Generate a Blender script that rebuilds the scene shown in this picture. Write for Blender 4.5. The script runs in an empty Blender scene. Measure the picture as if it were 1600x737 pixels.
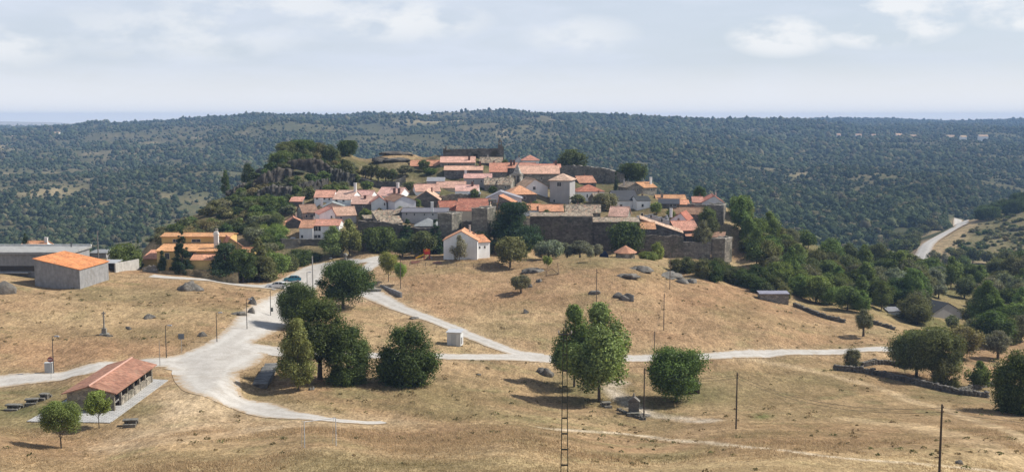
import bpy, math, random
import numpy as np
from mathutils import Vector, Matrix
R = math.radians
SC = bpy.context.scene
COL = SC.collection
rnd = random.Random(7)
# ------------------------------------------------------------------ camera, sky, sun, exposure
F = 1716.0; CX = 800.0; CY = 368.5; HZ = 187.0; CZ = 50.0
PITCH = math.atan((CY - HZ) / F); SP = math.sin(PITCH); CP = math.cos(PITCH)
cam = bpy.data.cameras.new('camera'); cam.sensor_width = 36; cam.lens = 36 * F / 1600.0
cam.clip_start = 0.5; cam.clip_end = 90000
camo = bpy.data.objects.new('camera', cam); COL.objects.link(camo)
camo.location = (0, 0, CZ); camo.rotation_euler = (math.pi / 2 - PITCH, 0, 0)
SC.camera = camo
SUN_EL, SUN_AZ = R(46), R(76)          # azimuth measured from +Y towards +X
sdir = Vector((math.sin(SUN_AZ) * math.cos(SUN_EL), math.cos(SUN_AZ) * math.cos(SUN_EL), math.sin(SUN_EL)))
sl = bpy.data.lights.new('sun', 'SUN'); sl.energy = 5.0; sl.angle = R(0.5); sl.color = (1.0, 0.95, 0.86)
so = bpy.data.objects.new('sun', sl); COL.objects.link(so); so.location = (300, 80, 400)
so.rotation_euler = sdir.to_track_quat('Z', 'Y').to_euler()
SC.view_settings.view_transform = 'Standard'; SC.view_settings.look = 'None'
SC.view_settings.gamma = 1; SC.view_settings.exposure = 0.18; SC.view_settings.use_curve_mapping = False
W = bpy.data.worlds.new('World'); SC.world = W; W.use_nodes = True
nt = W.node_tree; nt.nodes.clear()
def N(t, tp, **kw):
    n = t.nodes.new(tp)
    for k, v in kw.items():
        if k == 'inp':
            for a, b in v.items(): n.inputs[a].default_value = b
        else: setattr(n, k, v)
    return n
def math_(t, op, a, b=None, c=None, clamp=False):
    n = t.nodes.new('ShaderNodeMath'); n.operation = op; n.use_clamp = clamp
    for i, v in enumerate((a, b, c)):
        if v is None: continue
        if isinstance(v, (int, float)): n.inputs[i].default_value = v
        else: t.links.new(v, n.inputs[i])
    return n.outputs[0]
def mixc(t, fac, a, b, blend='MIX'):
    n = t.nodes.new('ShaderNodeMix'); n.data_type = 'RGBA'; n.blend_type = blend
    for i, v in ((0, fac), (6, a), (7, b)):
        if isinstance(v, (int, float)): n.inputs[i].default_value = v
        elif isinstance(v, tuple): n.inputs[i].default_value = v if len(v) == 4 else v + (1,)
        else: t.links.new(v, n.inputs[i])
    return n.outputs[2]
def gray(t, v):
    c = N(t, 'ShaderNodeCombineColor'); [t.links.new(v, c.inputs[i]) for i in range(3)]; return c.outputs[0]
sky = N(nt, 'ShaderNodeTexSky', sky_type='NISHITA', sun_disc=False, sun_elevation=SUN_EL, sun_rotation=SUN_AZ,
        altitude=700, air_density=1.0, dust_density=1.2, ozone_density=1.0)
geo = N(nt, 'ShaderNodeNewGeometry'); sep = N(nt, 'ShaderNodeSeparateXYZ')
tc = N(nt, 'ShaderNodeTexCoord'); nt.links.new(tc.outputs['Generated'], sep.inputs[0])
# thin summer cloud: stretched noise layers over a band above the horizon
def sky_noise(scale, sx, sz, detail, off):
    mp = N(nt, 'ShaderNodeMapping'); mp.inputs['Scale'].default_value = (sx, sx, sz); mp.inputs['Location'].default_value = off
    nt.links.new(tc.outputs['Generated'], mp.inputs[0])
    no = N(nt, 'ShaderNodeTexNoise', inp={'Scale': scale, 'Detail': detail, 'Roughness': 0.55}); nt.links.new(mp.outputs[0], no.inputs['Vector'])
    return no.outputs['Fac']
veil = sky_noise(2.2, 1, 5.0, 6, (3.1, 0, 0.4)); puff = sky_noise(16.0, 1, 2.0, 9, (0.2, 0, 0))
puff2 = sky_noise(9.0, 1, 4.5, 8, (1.7, 2, 0.6))
def lobe(x, z, rx, rz):
    a = math_(nt, 'DIVIDE', math_(nt, 'SUBTRACT', sep.outputs[0], x), rx); b = math_(nt, 'DIVIDE', math_(nt, 'SUBTRACT', sep.outputs[2], z), rz)
    d = math_(nt, 'ADD', math_(nt, 'MULTIPLY', a, a), math_(nt, 'MULTIPLY', b, b))
    return math_(nt, 'SUBTRACT', 1.0, d, clamp=True)
lob = None
for x, z, rx, rz, k in ((.315, .082, .065, .024, 1), (.42, .086, .05, .016, .8), (.235, .072, .05, .02, .7), (.37, .10, .05, .012, .6), (-.10, .088, .09, .022, .45),
                        (-.28, .075, .12, .03, .3), (-.42, .06, .06, .02, .4), (.06, .075, .06, .02, .3), (-.2, .1, .12, .02, .35)):
    l = math_(nt, 'MULTIPLY', lobe(x, z, rx, rz), k); lob = l if lob is None else math_(nt, 'MAXIMUM', lob, l)
mr = N(nt, 'ShaderNodeMapRange', inp={1: .44, 2: .57, 3: 0, 4: 1}); nt.links.new(puff, mr.inputs[0])
cl = math_(nt, 'MULTIPLY', math_(nt, 'SMOOTH_MIN', math_(nt, 'MULTIPLY', lob, 2.2), 1.0, 0.4), mr.outputs[0], clamp=True)
mv = N(nt, 'ShaderNodeMapRange', inp={1: .35, 2: .75, 3: 0.62, 4: .95}); nt.links.new(veil, mv.inputs[0])
mv2 = N(nt, 'ShaderNodeMapRange', inp={1: .45, 2: .7, 3: 0.0, 4: .15}); nt.links.new(puff2, mv2.inputs[0])
vf = math_(nt, 'ADD', mv.outputs[0], mv2.outputs[0], clamp=True)
hz = N(nt, 'ShaderNodeMapRange', inp={1: 0.0, 2: .16, 3: 0.85, 4: 0.0}); nt.links.new(sep.outputs[2], hz.inputs[0])
vf = math_(nt, 'MAXIMUM', vf, hz.outputs[0])
up = N(nt, 'ShaderNodeMapRange', inp={1: .16, 2: .6, 3: 1.0, 4: .28}); nt.links.new(sep.outputs[2], up.inputs[0]); vf = math_(nt, 'MULTIPLY', vf, up.outputs[0])
SKYK = 1.0
c1 = mixc(nt, vf, sky.outputs[0], (7.85 * SKYK, 8.45 * SKYK, 9.6 * SKYK))
hb_ = N(nt, 'ShaderNodeMapRange', inp={1: 0.0, 2: .05, 3: 1.0, 4: 0.0}); nt.links.new(sep.outputs[2], hb_.inputs[0]); c1 = mixc(nt, hb_.outputs[0], c1, (10.8, 10.6, 10.4))
c2 = mixc(nt, math_(nt, 'MULTIPLY', cl, .8), c1, (9.9 * SKYK, 10.0 * SKYK, 10.1 * SKYK))
bg = N(nt, 'ShaderNodeBackground', inp={'Strength': 0.085}); nt.links.new(c2, bg.inputs[0])
wo = N(nt, 'ShaderNodeOutputWorld'); nt.links.new(bg.outputs[0], wo.inputs[0])
SC.cycles.use_denoising = True; SC.cycles.denoising_prefilter = 'ACCURATE'; SC.cycles.use_adaptive_sampling = False; SC.cycles.max_bounces = 5; SC.cycles.diffuse_bounces = 2; SC.cycles.glossy_bounces = 1; SC.cycles.transmission_bounces = 2
SC.cycles.volume_bounces = 0; SC.cycles.transparent_max_bounces = 6; SC.cycles.caustics_reflective = False; SC.cycles.caustics_refractive = False

# ------------------------------------------------------------------ picture <-> place
def slope(py):
    y = (CY - np.asarray(py, float)) / F
    return (-SP + y * CP) / (CP + y * SP)
def azim(px, py=400):
    y = (CY - np.asarray(py, float)) / F
    return (np.asarray(px, float) - CX) / F / (CP + y * SP)
def zat(py, D): return CZ + float(slope(py)) * D
def P(px, py, D): return Vector((float(azim(px, py)) * D, D, CZ + float(slope(py)) * D))
# ------------------------------------------------------------------ noise
_rs = np.random.RandomState(5); _T = _rs.rand(256, 256)
def vnoise(x, y):
    xi = np.floor(x).astype(int); yi = np.floor(y).astype(int); fx = x - xi; fy = y - yi
    fx = fx * fx * (3 - 2 * fx); fy = fy * fy * (3 - 2 * fy)
    a = _T[xi & 255, yi & 255]; b = _T[(xi + 1) & 255, yi & 255]; c = _T[xi & 255, (yi + 1) & 255]; d = _T[(xi + 1) & 255, (yi + 1) & 255]
    return a + (b - a) * fx + (c - a) * fy + (a - b - c + d) * fx * fy
def fbm(x, y, o=4, g=.5):
    s = 0; a = 1; t = 0
    for i in range(o):
        s = s + a * vnoise(x + 17.3 * i, y - 9.1 * i); t += a; a *= g; x = x * 2.03; y = y * 2.03
    return s / t - .5
# ------------------------------------------------------------------ materials
MATS = {}
def nodes(name):
    m = bpy.data.materials.new(name); m.use_nodes = True; t = m.node_tree; t.nodes.clear()
    b = N(t, 'ShaderNodeBsdfPrincipled'); o = N(t, 'ShaderNodeOutputMaterial'); t.links.new(b.outputs[0], o.inputs[0])
    b.inputs['Specular IOR Level'].default_value = .2; b.inputs['Roughness'].default_value = .85
    MATS[name] = m
    return m, t, b, o
def noise(t, scale, detail=4, rough=.6, vec=None, coord='Object'):
    n = N(t, 'ShaderNodeTexNoise', inp={'Scale': scale, 'Detail': detail, 'Roughness': rough})
    if vec is None:
        c = N(t, 'ShaderNodeTexCoord'); vec = c.outputs[coord]
    t.links.new(vec, n.inputs['Vector']); return n.outputs['Fac']
def rng(t, v, a, b, c, d):
    m = N(t, 'ShaderNodeMapRange', inp={1: a, 2: b, 3: c, 4: d}); t.links.new(v, m.inputs[0]); return m.outputs[0]
def gray(t, v):
    c = N(t, 'ShaderNodeCombineColor'); [t.links.new(v, c.inputs[i]) for i in range(3)]; return c.outputs[0]
def bump(t, b, h, strength, dist):
    n = N(t, 'ShaderNodeBump', inp={'Strength': strength, 'Distance': dist}); t.links.new(h, n.inputs['Height']); t.links.new(n.outputs[0], b.inputs['Normal'])
def objcol(t): return N(t, 'ShaderNodeObjectInfo').outputs['Color']
def build_mats():
    # plaster, per-object colour, streaked by rain and dust
    m, t, b, o = nodes('plaster')
    n1 = noise(t, .35, 5, .65); tcx = N(t, 'ShaderNodeTexCoord'); mp = N(t, 'ShaderNodeMapping'); mp.inputs['Scale'].default_value = (2.2, 2.2, .18)
    t.links.new(tcx.outputs['Object'], mp.inputs[0]); n2 = noise(t, 1.0, 4, .6, mp.outputs[0])
    c = mixc(t, 1.0, objcol(t), gray(t, rng(t, n1, .3, .7, .86, 1.08)), 'MULTIPLY'); c = mixc(t, 1.0, c, gray(t, rng(t, n2, .35, .7, .94, 1.03)), 'MULTIPLY')
    t.links.new(c, b.inputs['Base Color']); bump(t, b, noise(t, 6, 3), .15, .03)
    # granite masonry
    m, t, b, o = nodes('masonry')
    tcx = N(t, 'ShaderNodeTexCoord'); mp = N(t, 'ShaderNodeMapping'); mp.inputs['Scale'].default_value = (1.3, 1.3, 2.2); t.links.new(tcx.outputs['Object'], mp.inputs[0])
    vo = N(t, 'ShaderNodeTexVoronoi', inp={'Scale': 1.0}); vo.feature = 'F1'; t.links.new(mp.outputs[0], vo.inputs['Vector'])
    ve = N(t, 'ShaderNodeTexVoronoi', inp={'Scale': 1.0}); ve.feature = 'DISTANCE_TO_EDGE'; t.links.new(mp.outputs[0], ve.inputs['Vector'])
    sp_ = N(t, 'ShaderNodeSeparateColor'); t.links.new(vo.outputs['Color'], sp_.inputs[0])
    c = mixc(t, 1.0, objcol(t), gray(t, rng(t, sp_.outputs[0], 0, 1, .62, 1.3)), 'MULTIPLY')
    c = mixc(t, 1.0, c, gray(t, rng(t, noise(t, .3, 5), .3, .7, .7, 1.2)), 'MULTIPLY')
    c = mixc(t, rng(t, noise(t, .6, 5, .7), .52, .7, 0, .55), c, (.10, .105, .06)); c = mixc(t, rng(t, noise(t, .17, 6, .75), .53, .62, 0, .7), c, (.045, .05, .032)); c = mixc(t, rng(t, noise(t, .23, 5, .7), .42, .32, 0, .5), c, (.30, .265, .21))
    c = mixc(t, rng(t, ve.outputs['Distance'], 0, .07, .6, 0), c, (.07, .062, .05))
    t.links.new(c, b.inputs['Base Color']); bump(t, b, ve.outputs['Distance'], .6, .12)
    # fired clay roof tiles: columns across the slope, courses down it, lichen
    m, t, b, o = nodes('roof_tile')
    uv = N(t, 'ShaderNodeUVMap'); su = N(t, 'ShaderNodeSeparateXYZ'); t.links.new(uv.outputs[0], su.inputs[0])
    wu = math_(t, 'SINE', math_(t, 'MULTIPLY', su.outputs[0], 2 * math.pi / .30)); wv = math_(t, 'FRACT', math_(t, 'MULTIPLY', su.outputs[1], 1 / .42))
    fu = math_(t, 'FLOOR', math_(t, 'MULTIPLY', su.outputs[0], 1 / .30)); fv = math_(t, 'FLOOR', math_(t, 'MULTIPLY', su.outputs[1], 1 / .42))
    cb = N(t, 'ShaderNodeCombineXYZ'); t.links.new(fu, cb.inputs[0]); t.links.new(fv, cb.inputs[1]); wn = N(t, 'ShaderNodeTexWhiteNoise'); t.links.new(cb.outputs[0], wn.inputs['Vector'])
    c = mixc(t, 1.0, objcol(t), gray(t, rng(t, wn.outputs['Value'], 0, 1, .72, 1.22)), 'MULTIPLY')
    nn = noise(t, .45, 6, .7)
    c = mixc(t, 1.0, c, gray(t, rng(t, nn, .3, .7, .62, 1.3)), 'MULTIPLY')
    c = mixc(t, rng(t, noise(t, .9, 6, .75), .52, .66, 0, .6), c, (.22, .165, .115))
    t.links.new(c, b.inputs['Base Color'])
    h = math_(t, 'ADD', math_(t, 'MULTIPLY', wu, .5), math_(t, 'MULTIPLY', wv, -.35)); bump(t, b, h, .7, .05)
    m, t, b, o = nodes('old_tile'); uv = N(t, 'ShaderNodeUVMap'); mp = N(t, 'ShaderNodeMapping'); mp.inputs['Scale'].default_value = (2.6, 1.9, 1); t.links.new(uv.outputs[0], mp.inputs[0]); vo = N(t, 'ShaderNodeTexVoronoi', inp={'Scale': 1.0}); t.links.new(mp.outputs[0], vo.inputs['Vector']); sc_ = N(t, 'ShaderNodeSeparateColor'); t.links.new(vo.outputs['Color'], sc_.inputs[0])
    c = mixc(t, rng(t, sc_.outputs[0], .1, .9, 0, 1), (.11, .09, .07), (.44, .36, .265)); c = mixc(t, rng(t, noise(t, .35, 5, .7), .45, .65, 0, .6), c, (.20, .175, .12)); c = mixc(t, rng(t, sc_.outputs[1], .75, .95, 0, .7), c, (.42, .24, .16)); t.links.new(c, b.inputs['Base Color']); bump(t, b, sc_.outputs[2], .7, .12)
    # plain painted / metal / wood etc with object colour
    for nm, ro, me, k in (('paint', .55, 0, .10), ('metal', .5, .35, .2), ('wood', .85, 0, .35), ('slate', .6, 0, .3), ('concrete', .9, 0, .28)):
        m, t, b, o = nodes(nm); b.inputs['Roughness'].default_value = ro; b.inputs['Metallic'].default_value = me
        n1 = noise(t, 1.1 if nm != 'wood' else 4, 6, .65)
        c = mixc(t, 1.0, objcol(t), gray(t, rng(t, n1, .28, .72, 1 - k, 1 + k * .6)), 'MULTIPLY')
        if nm == 'concrete':
            tcx = N(t, 'ShaderNodeTexCoord'); mp = N(t, 'ShaderNodeMapping'); mp.inputs['Scale'].default_value = (2.0, 2.0, .15); t.links.new(tcx.outputs['Object'], mp.inputs[0])
            c = mixc(t, 1.0, c, gray(t, rng(t, noise(t, 1, 5, .6, mp.outputs[0]), .35, .7, .85, 1.06)), 'MULTIPLY')
            c = mixc(t, rng(t, noise(t, .25, 5, .7), .56, .7, 0, .5), c, (.16, .14, .11))
        t.links.new(c, b.inputs['Base Color']); bump(t, b, noise(t, 5, 3), .2, .02)
    m, t, b, o = nodes('glass'); b.inputs['Base Color'].default_value = (.02, .024, .03, 1); b.inputs['Roughness'].default_value = .12; b.inputs['Specular IOR Level'].default_value = .5
    m, t, b, o = nodes('car_paint'); t.links.new(objcol(t), b.inputs['Base Color']); b.inputs['Roughness'].default_value = .3; b.inputs['Coat Weight'].default_value = .6; b.inputs['Specular IOR Level'].default_value = .5
    m, t, b, o = nodes('rubber'); b.inputs['Base Color'].default_value = (.018, .018, .02, 1)
    # granite boulder with lichen
    m, t, b, o = nodes('rock')
    n1 = noise(t, .6, 7, .7); c = mixc(t, rng(t, n1, .3, .7, 0, 1), (.09, .085, .075), (.33, .31, .28))
    c = mixc(t, rng(t, noise(t, 1.7, 6, .7), .55, .7, 0, .6), c, (.16, .13, .07)); c = mixc(t, 1.0, c, objcol(t), 'MULTIPLY')
    t.links.new(c, b.inputs['Base Color']); bump(t, b, noise(t, 1.5, 8, .7), .8, .5)
    # bark
    m, t, b, o = nodes('bark'); c = mixc(t, noise(t, 3, 5), (.05, .04, .03), (.16, .13, .10)); t.links.new(c, b.inputs['Base Color']); bump(t, b, noise(t, 6, 4), .6, .05)
    # leaves: object colour x leaf tint
    for nm, own in (('leaf', False), ('far_leaf', True)):
        m, t, b, o = nodes(nm); t.nodes.remove(b)
        at = N(t, 'ShaderNodeAttribute', attribute_name='tint')
        if own: c = at.outputs['Color']
        else: c = mixc(t, 1.0, objcol(t), at.outputs['Color'], 'MULTIPLY')
        d = N(t, 'ShaderNodeBsdfDiffuse'); t.links.new(c, d.inputs[0]); tr = N(t, 'ShaderNodeBsdfTranslucent')
        c2 = mixc(t, 1.0, c, (1.25, 1.3, .6), 'MULTIPLY'); t.links.new(c2, tr.inputs[0])
        mx = N(t, 'ShaderNodeMixShader', inp={0: .28 if not own else .12}); t.links.new(d.outputs[0], mx.inputs[1]); t.links.new(tr.outputs[0], mx.inputs[2])
        gl = N(t, 'ShaderNodeBsdfGlossy', inp={'Roughness': .45}); gl.inputs[0].default_value = (.8, .85, .9, 1); mx2 = N(t, 'ShaderNodeMixShader', inp={0: .008 if not own else 0.0})
        t.links.new(mx.outputs[0], mx2.inputs[1]); t.links.new(gl.outputs[0], mx2.inputs[2]); t.links.new(mx2.outputs[0], o.inputs[0])
    # ground
    m, t, b, o = nodes('ground'); b.inputs['Roughness'].default_value = 1; b.inputs['Specular IOR Level'].default_value = 0
    at = N(t, 'ShaderNodeAttribute', attribute_name='gcol'); tcx = N(t, 'ShaderNodeTexCoord')
    mp = N(t, 'ShaderNodeMapping'); mp.inputs['Scale'].default_value = (1, .45, 1); mp.inputs['Rotation'].default_value = (0, 0, .2); t.links.new(tcx.outputs['Object'], mp.inputs[0])
    n1 = noise(t, .9, 6, .72, mp.outputs[0]); n2 = noise(t, .13, 5, .6); n3 = noise(t, 3.2, 3, .6, mp.outputs[0])
    n4 = noise(t, .33, 5, .7, mp.outputs[0]); c = mixc(t, 1.0, at.outputs['Color'], gray(t, rng(t, n1, .25, .75, .5, 1.42)), 'MULTIPLY'); c = mixc(t, rng(t, n4, .52, .70, 0, .55), c, (.17, .125, .07)); c = mixc(t, rng(t, n4, .44, .28, 0, .25), c, (.44, .31, .18))
    c = mixc(t, 1.0, c, gray(t, rng(t, n2, .3, .7, .80, 1.18)), 'MULTIPLY'); c = mixc(t, 1.0, c, gray(t, rng(t, n3, .25, .75, .55, 1.4)), 'MULTIPLY')
    t.links.new(c, b.inputs['Base Color']); bump(t, b, math_(t, 'ADD', n1, math_(t, 'MULTIPLY', n3, .4)), .9, .28)
    # gravel / worn tarmac road
    m, t, b, o = nodes('road'); at = N(t, 'ShaderNodeAttribute', attribute_name='edge')
    n1 = noise(t, .5, 6, .7); n2 = noise(t, 4, 4, .7)
    c = mixc(t, rng(t, n1, .3, .7, 0, 1), (.37, .34, .30), (.49, .46, .42)); c = mixc(t, 1.0, c, gray(t, rng(t, n2, .3, .7, .86, 1.12)), 'MULTIPLY')
    e = math_(t, 'ADD', at.outputs['Fac'], math_(t, 'MULTIPLY', math_(t, 'SUBTRACT', noise(t, .75, 7, .78), .5), 1.35))
    wt = math_(t, 'ABSOLUTE', math_(t, 'SUBTRACT', e, .42)); c = mixc(t, rng(t, wt, .05, .22, .45, 0), c, (.55, .525, .48)); c = mixc(t, rng(t, noise(t, .22, 6, .75), .54, .66, 0, .55), c, (.33, .285, .235)); c = mixc(t, rng(t, e, .58, .90, 0, .55), c, (.43, .345, .245)); c = mixc(t, rng(t, e, .78, 1.0, 0, 1), c, (.335, .235, .135)); t.links.new(c, b.inputs['Base Color']); bump(t, b, n2, .3, .03)
    m, t, b, o = nodes('tuft'); t.nodes.remove(b); at = N(t, 'ShaderNodeAttribute', attribute_name='tint'); d = N(t, 'ShaderNodeBsdfDiffuse'); tr = N(t, 'ShaderNodeBsdfTranslucent'); mx = N(t, 'ShaderNodeMixShader', inp={0: .45})
    [t.links.new(at.outputs['Color'], q.inputs[0]) for q in (d, tr)]; t.links.new(d.outputs[0], mx.inputs[1]); t.links.new(tr.outputs[0], mx.inputs[2]); t.links.new(mx.outputs[0], o.inputs[0])
    # paving slabs
    m, t, b, o = nodes('paving'); tcx = N(t, 'ShaderNodeTexCoord')
    br = N(t, 'ShaderNodeTexBrick', inp={'Scale': .55, 'Mortar Size': .018, 'Color1': (.50, .49, .47, 1), 'Color2': (.40, .395, .38, 1), 'Mortar': (.17, .16, .14, 1)})
    t.links.new(tcx.outputs['Object'], br.inputs[0]); c = mixc(t, 1.0, br.outputs[0], gray(t, rng(t, noise(t, .8, 5), .3, .7, .84, 1.1)), 'MULTIPLY'); t.links.new(c, b.inputs['Base Color'])
build_mats()
# ------------------------------------------------------------------ object helpers
def tag(o, label=None, cat=None, group=None, kind=None):
    if label: o['label'] = label
    if cat: o['category'] = cat
    if group: o['group'] = group
    if kind: o['kind'] = kind
    return o
def empty(name, loc, rz, label, cat, group=None):
    o = bpy.data.objects.new(name, None); COL.objects.link(o); o.location = loc; o.rotation_euler = (0, 0, rz); o.empty_display_size = .5
    return tag(o, label, cat, group)
class MB:
    def __init__(s): s.v = []; s.f = []; s.uv = []
    def quad(s, pts, uv=None):
        i = len(s.v); s.v += [tuple(p) for p in pts]; s.f.append(tuple(range(i, i + len(pts)))); s.uv.append(uv or [(0, 0)] * len(pts))
    def hexa(s, b, t):                     # bottom 4 and top 4 corners, counter-clockwise from above
        s.quad([b[3], b[2], b[1], b[0]]); s.quad(t)
        for i in range(4):
            j = (i + 1) % 4; s.quad([b[i], b[j], t[j], t[i]])
    def box(s, x0, x1, y0, y1, z0, z1):
        s.hexa([(x0, y0, z0), (x1, y0, z0), (x1, y1, z0), (x0, y1, z0)], [(x0, y0, z1), (x1, y0, z1), (x1, y1, z1), (x0, y1, z1)])
    def tube(s, pts, rad, n=6, cap=True):
        pts = [Vector(p) for p in pts]
        if not hasattr(rad, '__len__'): rad = [rad] * len(pts)
        rings = []
        for i, p in enumerate(pts):
            d = (pts[min(i + 1, len(pts) - 1)] - pts[max(i - 1, 0)]).normalized()
            a = d.cross(Vector((0.31, .95, .05)) if abs(d.x) > .5 else Vector((.95, .3, .02))).normalized(); b = d.cross(a)
            rings.append([p + (a * math.cos(k * 2 * math.pi / n) + b * math.sin(k * 2 * math.pi / n)) * rad[i] for k in range(n)])
        i0 = len(s.v)
        for r in rings: s.v += [tuple(q) for q in r]
        for i in range(len(pts) - 1):
            for k in range(n):
                l = (k + 1) % n; s.f.append((i0 + i * n + k, i0 + i * n + l, i0 + (i + 1) * n + l, i0 + (i + 1) * n + k)); s.uv.append([(0, 0)] * 4)
        if cap:
            s.f.append(tuple(i0 + k for k in reversed(range(n)))); s.uv.append([(0, 0)] * n)
            s.f.append(tuple(i0 + (len(pts) - 1) * n + k for k in range(n))); s.uv.append([(0, 0)] * n)
    def build(s, name, mat, parent=None, color=None, uv=False, smooth=False):
        me = bpy.data.meshes.new(name); me.from_pydata(s.v, [], s.f); me.materials.append(MATS[mat])
        if uv:
            l = me.uv_layers.new(name='UVMap'); l.data.foreach_set('uv', [c for f in s.uv for q in f for c in q])
        if smooth: me.polygons.foreach_set('use_smooth', [True] * len(me.polygons))
        me.update()
        o = bpy.data.objects.new(name, me); COL.objects.link(o)
        if parent: o.parent = parent
        if color: o.color = (*color, 1)
        return o
def mesh_np(name, v, f, mat, tint=None, attr='tint', smooth=False):
    """v Nx3, f MxK arrays"""
    me = bpy.data.meshes.new(name); k = f.shape[1]
    me.vertices.add(len(v)); me.vertices.foreach_set('co', np.ascontiguousarray(v, dtype=np.float32).ravel())
    me.loops.add(f.size); me.loops.foreach_set('vertex_index', np.ascontiguousarray(f, dtype=np.int32).ravel())
    me.polygons.add(len(f)); me.polygons.foreach_set('loop_start', np.arange(0, f.size, k, dtype=np.int32)); me.polygons.foreach_set('loop_total', np.full(len(f), k, dtype=np.int32))
    if tint is not None:
        if tint.ndim == 1:
            a = me.attributes.new(attr, 'FLOAT', 'POINT'); a.data.foreach_set('value', tint.astype(np.float32))
        else:
            a = me.attributes.new(attr, 'FLOAT_COLOR', 'POINT'); c = np.ones((len(v), 4), np.float32); c[:, :3] = tint; a.data.foreach_set('color', c.ravel())
    if smooth: me.polygons.foreach_set('use_smooth', np.ones(len(f), bool))
    me.update(calc_edges=True); me.materials.append(MATS[mat])
    return me
def link(name, me, parent=None, color=None):
    o = bpy.data.objects.new(name, me); COL.objects.link(o)
    if parent: o.parent = parent
    if color: o.color = (*color, 1)
    return o
# ------------------------------------------------------------------ houses: measured outlines (image px), distance D in m, depth L in m
WALL = {'white': ('plaster', (.87, .865, .85)), 'cream': ('plaster', (.62, .53, .40)), 'grey': ('plaster', (.43, .41, .40)), 'lav': ('plaster', (.70, .68, .70)), 'ochre': ('plaster', (.40, .34, .22)),
        'yellow': ('plaster', (.66, .47, .19)), 'stone': ('masonry', (.29, .26, .215)), 'dark': ('masonry', (.17, .155, .14)), 'pale': ('masonry', (.40, .36, .30)), 'conc': ('concrete', (.38, .37, .36)), 'rubble': ('masonry', (.33, .29, .23))}
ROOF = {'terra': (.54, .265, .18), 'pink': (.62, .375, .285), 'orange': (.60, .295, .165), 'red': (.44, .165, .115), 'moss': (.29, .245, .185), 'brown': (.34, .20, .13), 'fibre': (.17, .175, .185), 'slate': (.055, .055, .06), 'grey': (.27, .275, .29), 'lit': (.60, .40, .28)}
HS = []
def H(name, label, x0, x1, yr, ye, yb, D, L, typ='x', yaw=0, wall='stone', roof='terra', win=(), chim=(), apex=.5, wings=(), door=(), cat='house', lap=.35):
    HS.append(dict(name=name, label=label, x0=x0, x1=x1, yr=yr, ye=ye, yb=yb, D=D, L=L, typ=typ, yaw=yaw, wall=wall, roof=roof, win=win, chim=chim, apex=apex, wings=wings, door=door, cat=cat, lap=lap))
# left quarter
H('white_house', 'white two-storey house with an L-shaped terracotta roof above the dark retaining wall', 487.6, 530, 343, 352, 374, 321, 9, wall='white',
  win=[(493.3, 357, 6.6, 7), (499.5, 357, 3.5, 7), (493.5, 369.3, 4, 4.6), (498.5, 369.3, 4, 4.6)], wings=[dict(x0=468, x1=489, yr=344, ye=355.5, yb=374, D=319.5, L=9, typ='x', wall='white', roof='terra', win=[(472, 369.5, 3, 4)])])
H('stone_house', 'grey stone house with a brown hipped-looking roof and dark balcony above the orange sheds', 473, 497, 319.5, 331.5, 345, 340, 8, yaw=24, wall='pale', roof='brown', win=[(479, 337.5, 3, 4), (487, 337.5, 4, 5)])
H('white_house', 'white gabled house with an orange roof between the two-storey house and the grey gable', 499, 524, 325, 334, 346, 331, 9, 'y', yaw=18, wall='white', roof='terra', apex=.8, win=[(518, 339, 2, 3)], wings=[dict(x0=524, x1=557, yr=323, ye=336, yb=347, D=333, L=8, typ='x', wall='grey', roof='pink', win=[(533, 340, 2.4, 3)])])
H('gabled_house', 'low grey stone gable with a tall white chimney pipe behind the small orange roofs', 505, 541, 316.5, 323.5, 336, 340, 8, 'y', yaw=8, wall='pale', roof='grey', apex=.4, chim=[(-.06, .1, 1.8, 'white')])
H('garden_shed', 'tiny open shed with a pale orange roof, lowest on the left edge of the village', 427, 444, 345.5, 352, 358, 331, 4, 'shed', wall='dark', roof='orange', cat='shed')
H('barn', 'dark gabled barn with one bright orange roof slope beside the tiny open shed', 447, 475, 340, 347.5, 357, 333, 7, 'y', yaw=12, wall='dark', roof='orange', apex=.42, cat='barn')
H('lean_to_shed', 'dark stone lean-to with a thin tilted orange roof under the cliff', 453, 472, 308, 314.5, 321, 352, 4, 'shed', wall='dark', roof='terra', cat='shed')
H('white_house', 'long white house with three small windows and orange roof, highest on the left', 491, 521, 297.5, 308, 316, 355, 9, wall='white', roof='terra', win=[(495.5, 309.7, 2.6, 3.2), (507, 310, 2.6, 3.2), (514.5, 311, 2, 3)])
H('white_house', 'white house with a wide pink roof and a tall white chimney', 520.5, 548.5, 297.5, 311, 330, 348, 10, yaw=-14, wall='white', roof='pink', win=[(526, 313, 3.4, 4), (537, 313, 3.4, 4)], chim=[(.95, .45, 2.6, 'white')], wings=[dict(x0=546, x1=578, yr=297.5, ye=309, yb=318, D=356, L=8, typ='x', wall='white', roof='pink')])
H('terraced_house', 'low house with a broad terracotta roof in front of the pink-roofed white house', 549, 588, 307, 318, 331, 340, 9, wall='dark', roof='pink', chim=[(.5, .35, .9, 'brick')])
H('terraced_house', 'house with a pink roof, white right gable and two dark chimneys', 588, 624, 293, 305.5, 316, 366, 10, yaw=-16, wall='white', roof='pink', chim=[(.72, .15, 1.6, 'brick'), (.92, .15, 1.6, 'brick'), (.70, .5, 1.6, 'white')])
H('white_house', 'small white gabled house with a blue-shaded front beside the beige gable', 581, 604, 307, 315, 324, 337, 9, 'y', yaw=10, wall='white', roof='terra', apex=.55, win=[(601, 319, 1.6, 4)])
H('gabled_house', 'big pinkish-grey gabled house with a blank gable and brown roof', 617, 650, 305.5, 313.5, 327, 333, 11, 'y', yaw=24, wall='lav', roof='brown', apex=.42)
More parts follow.
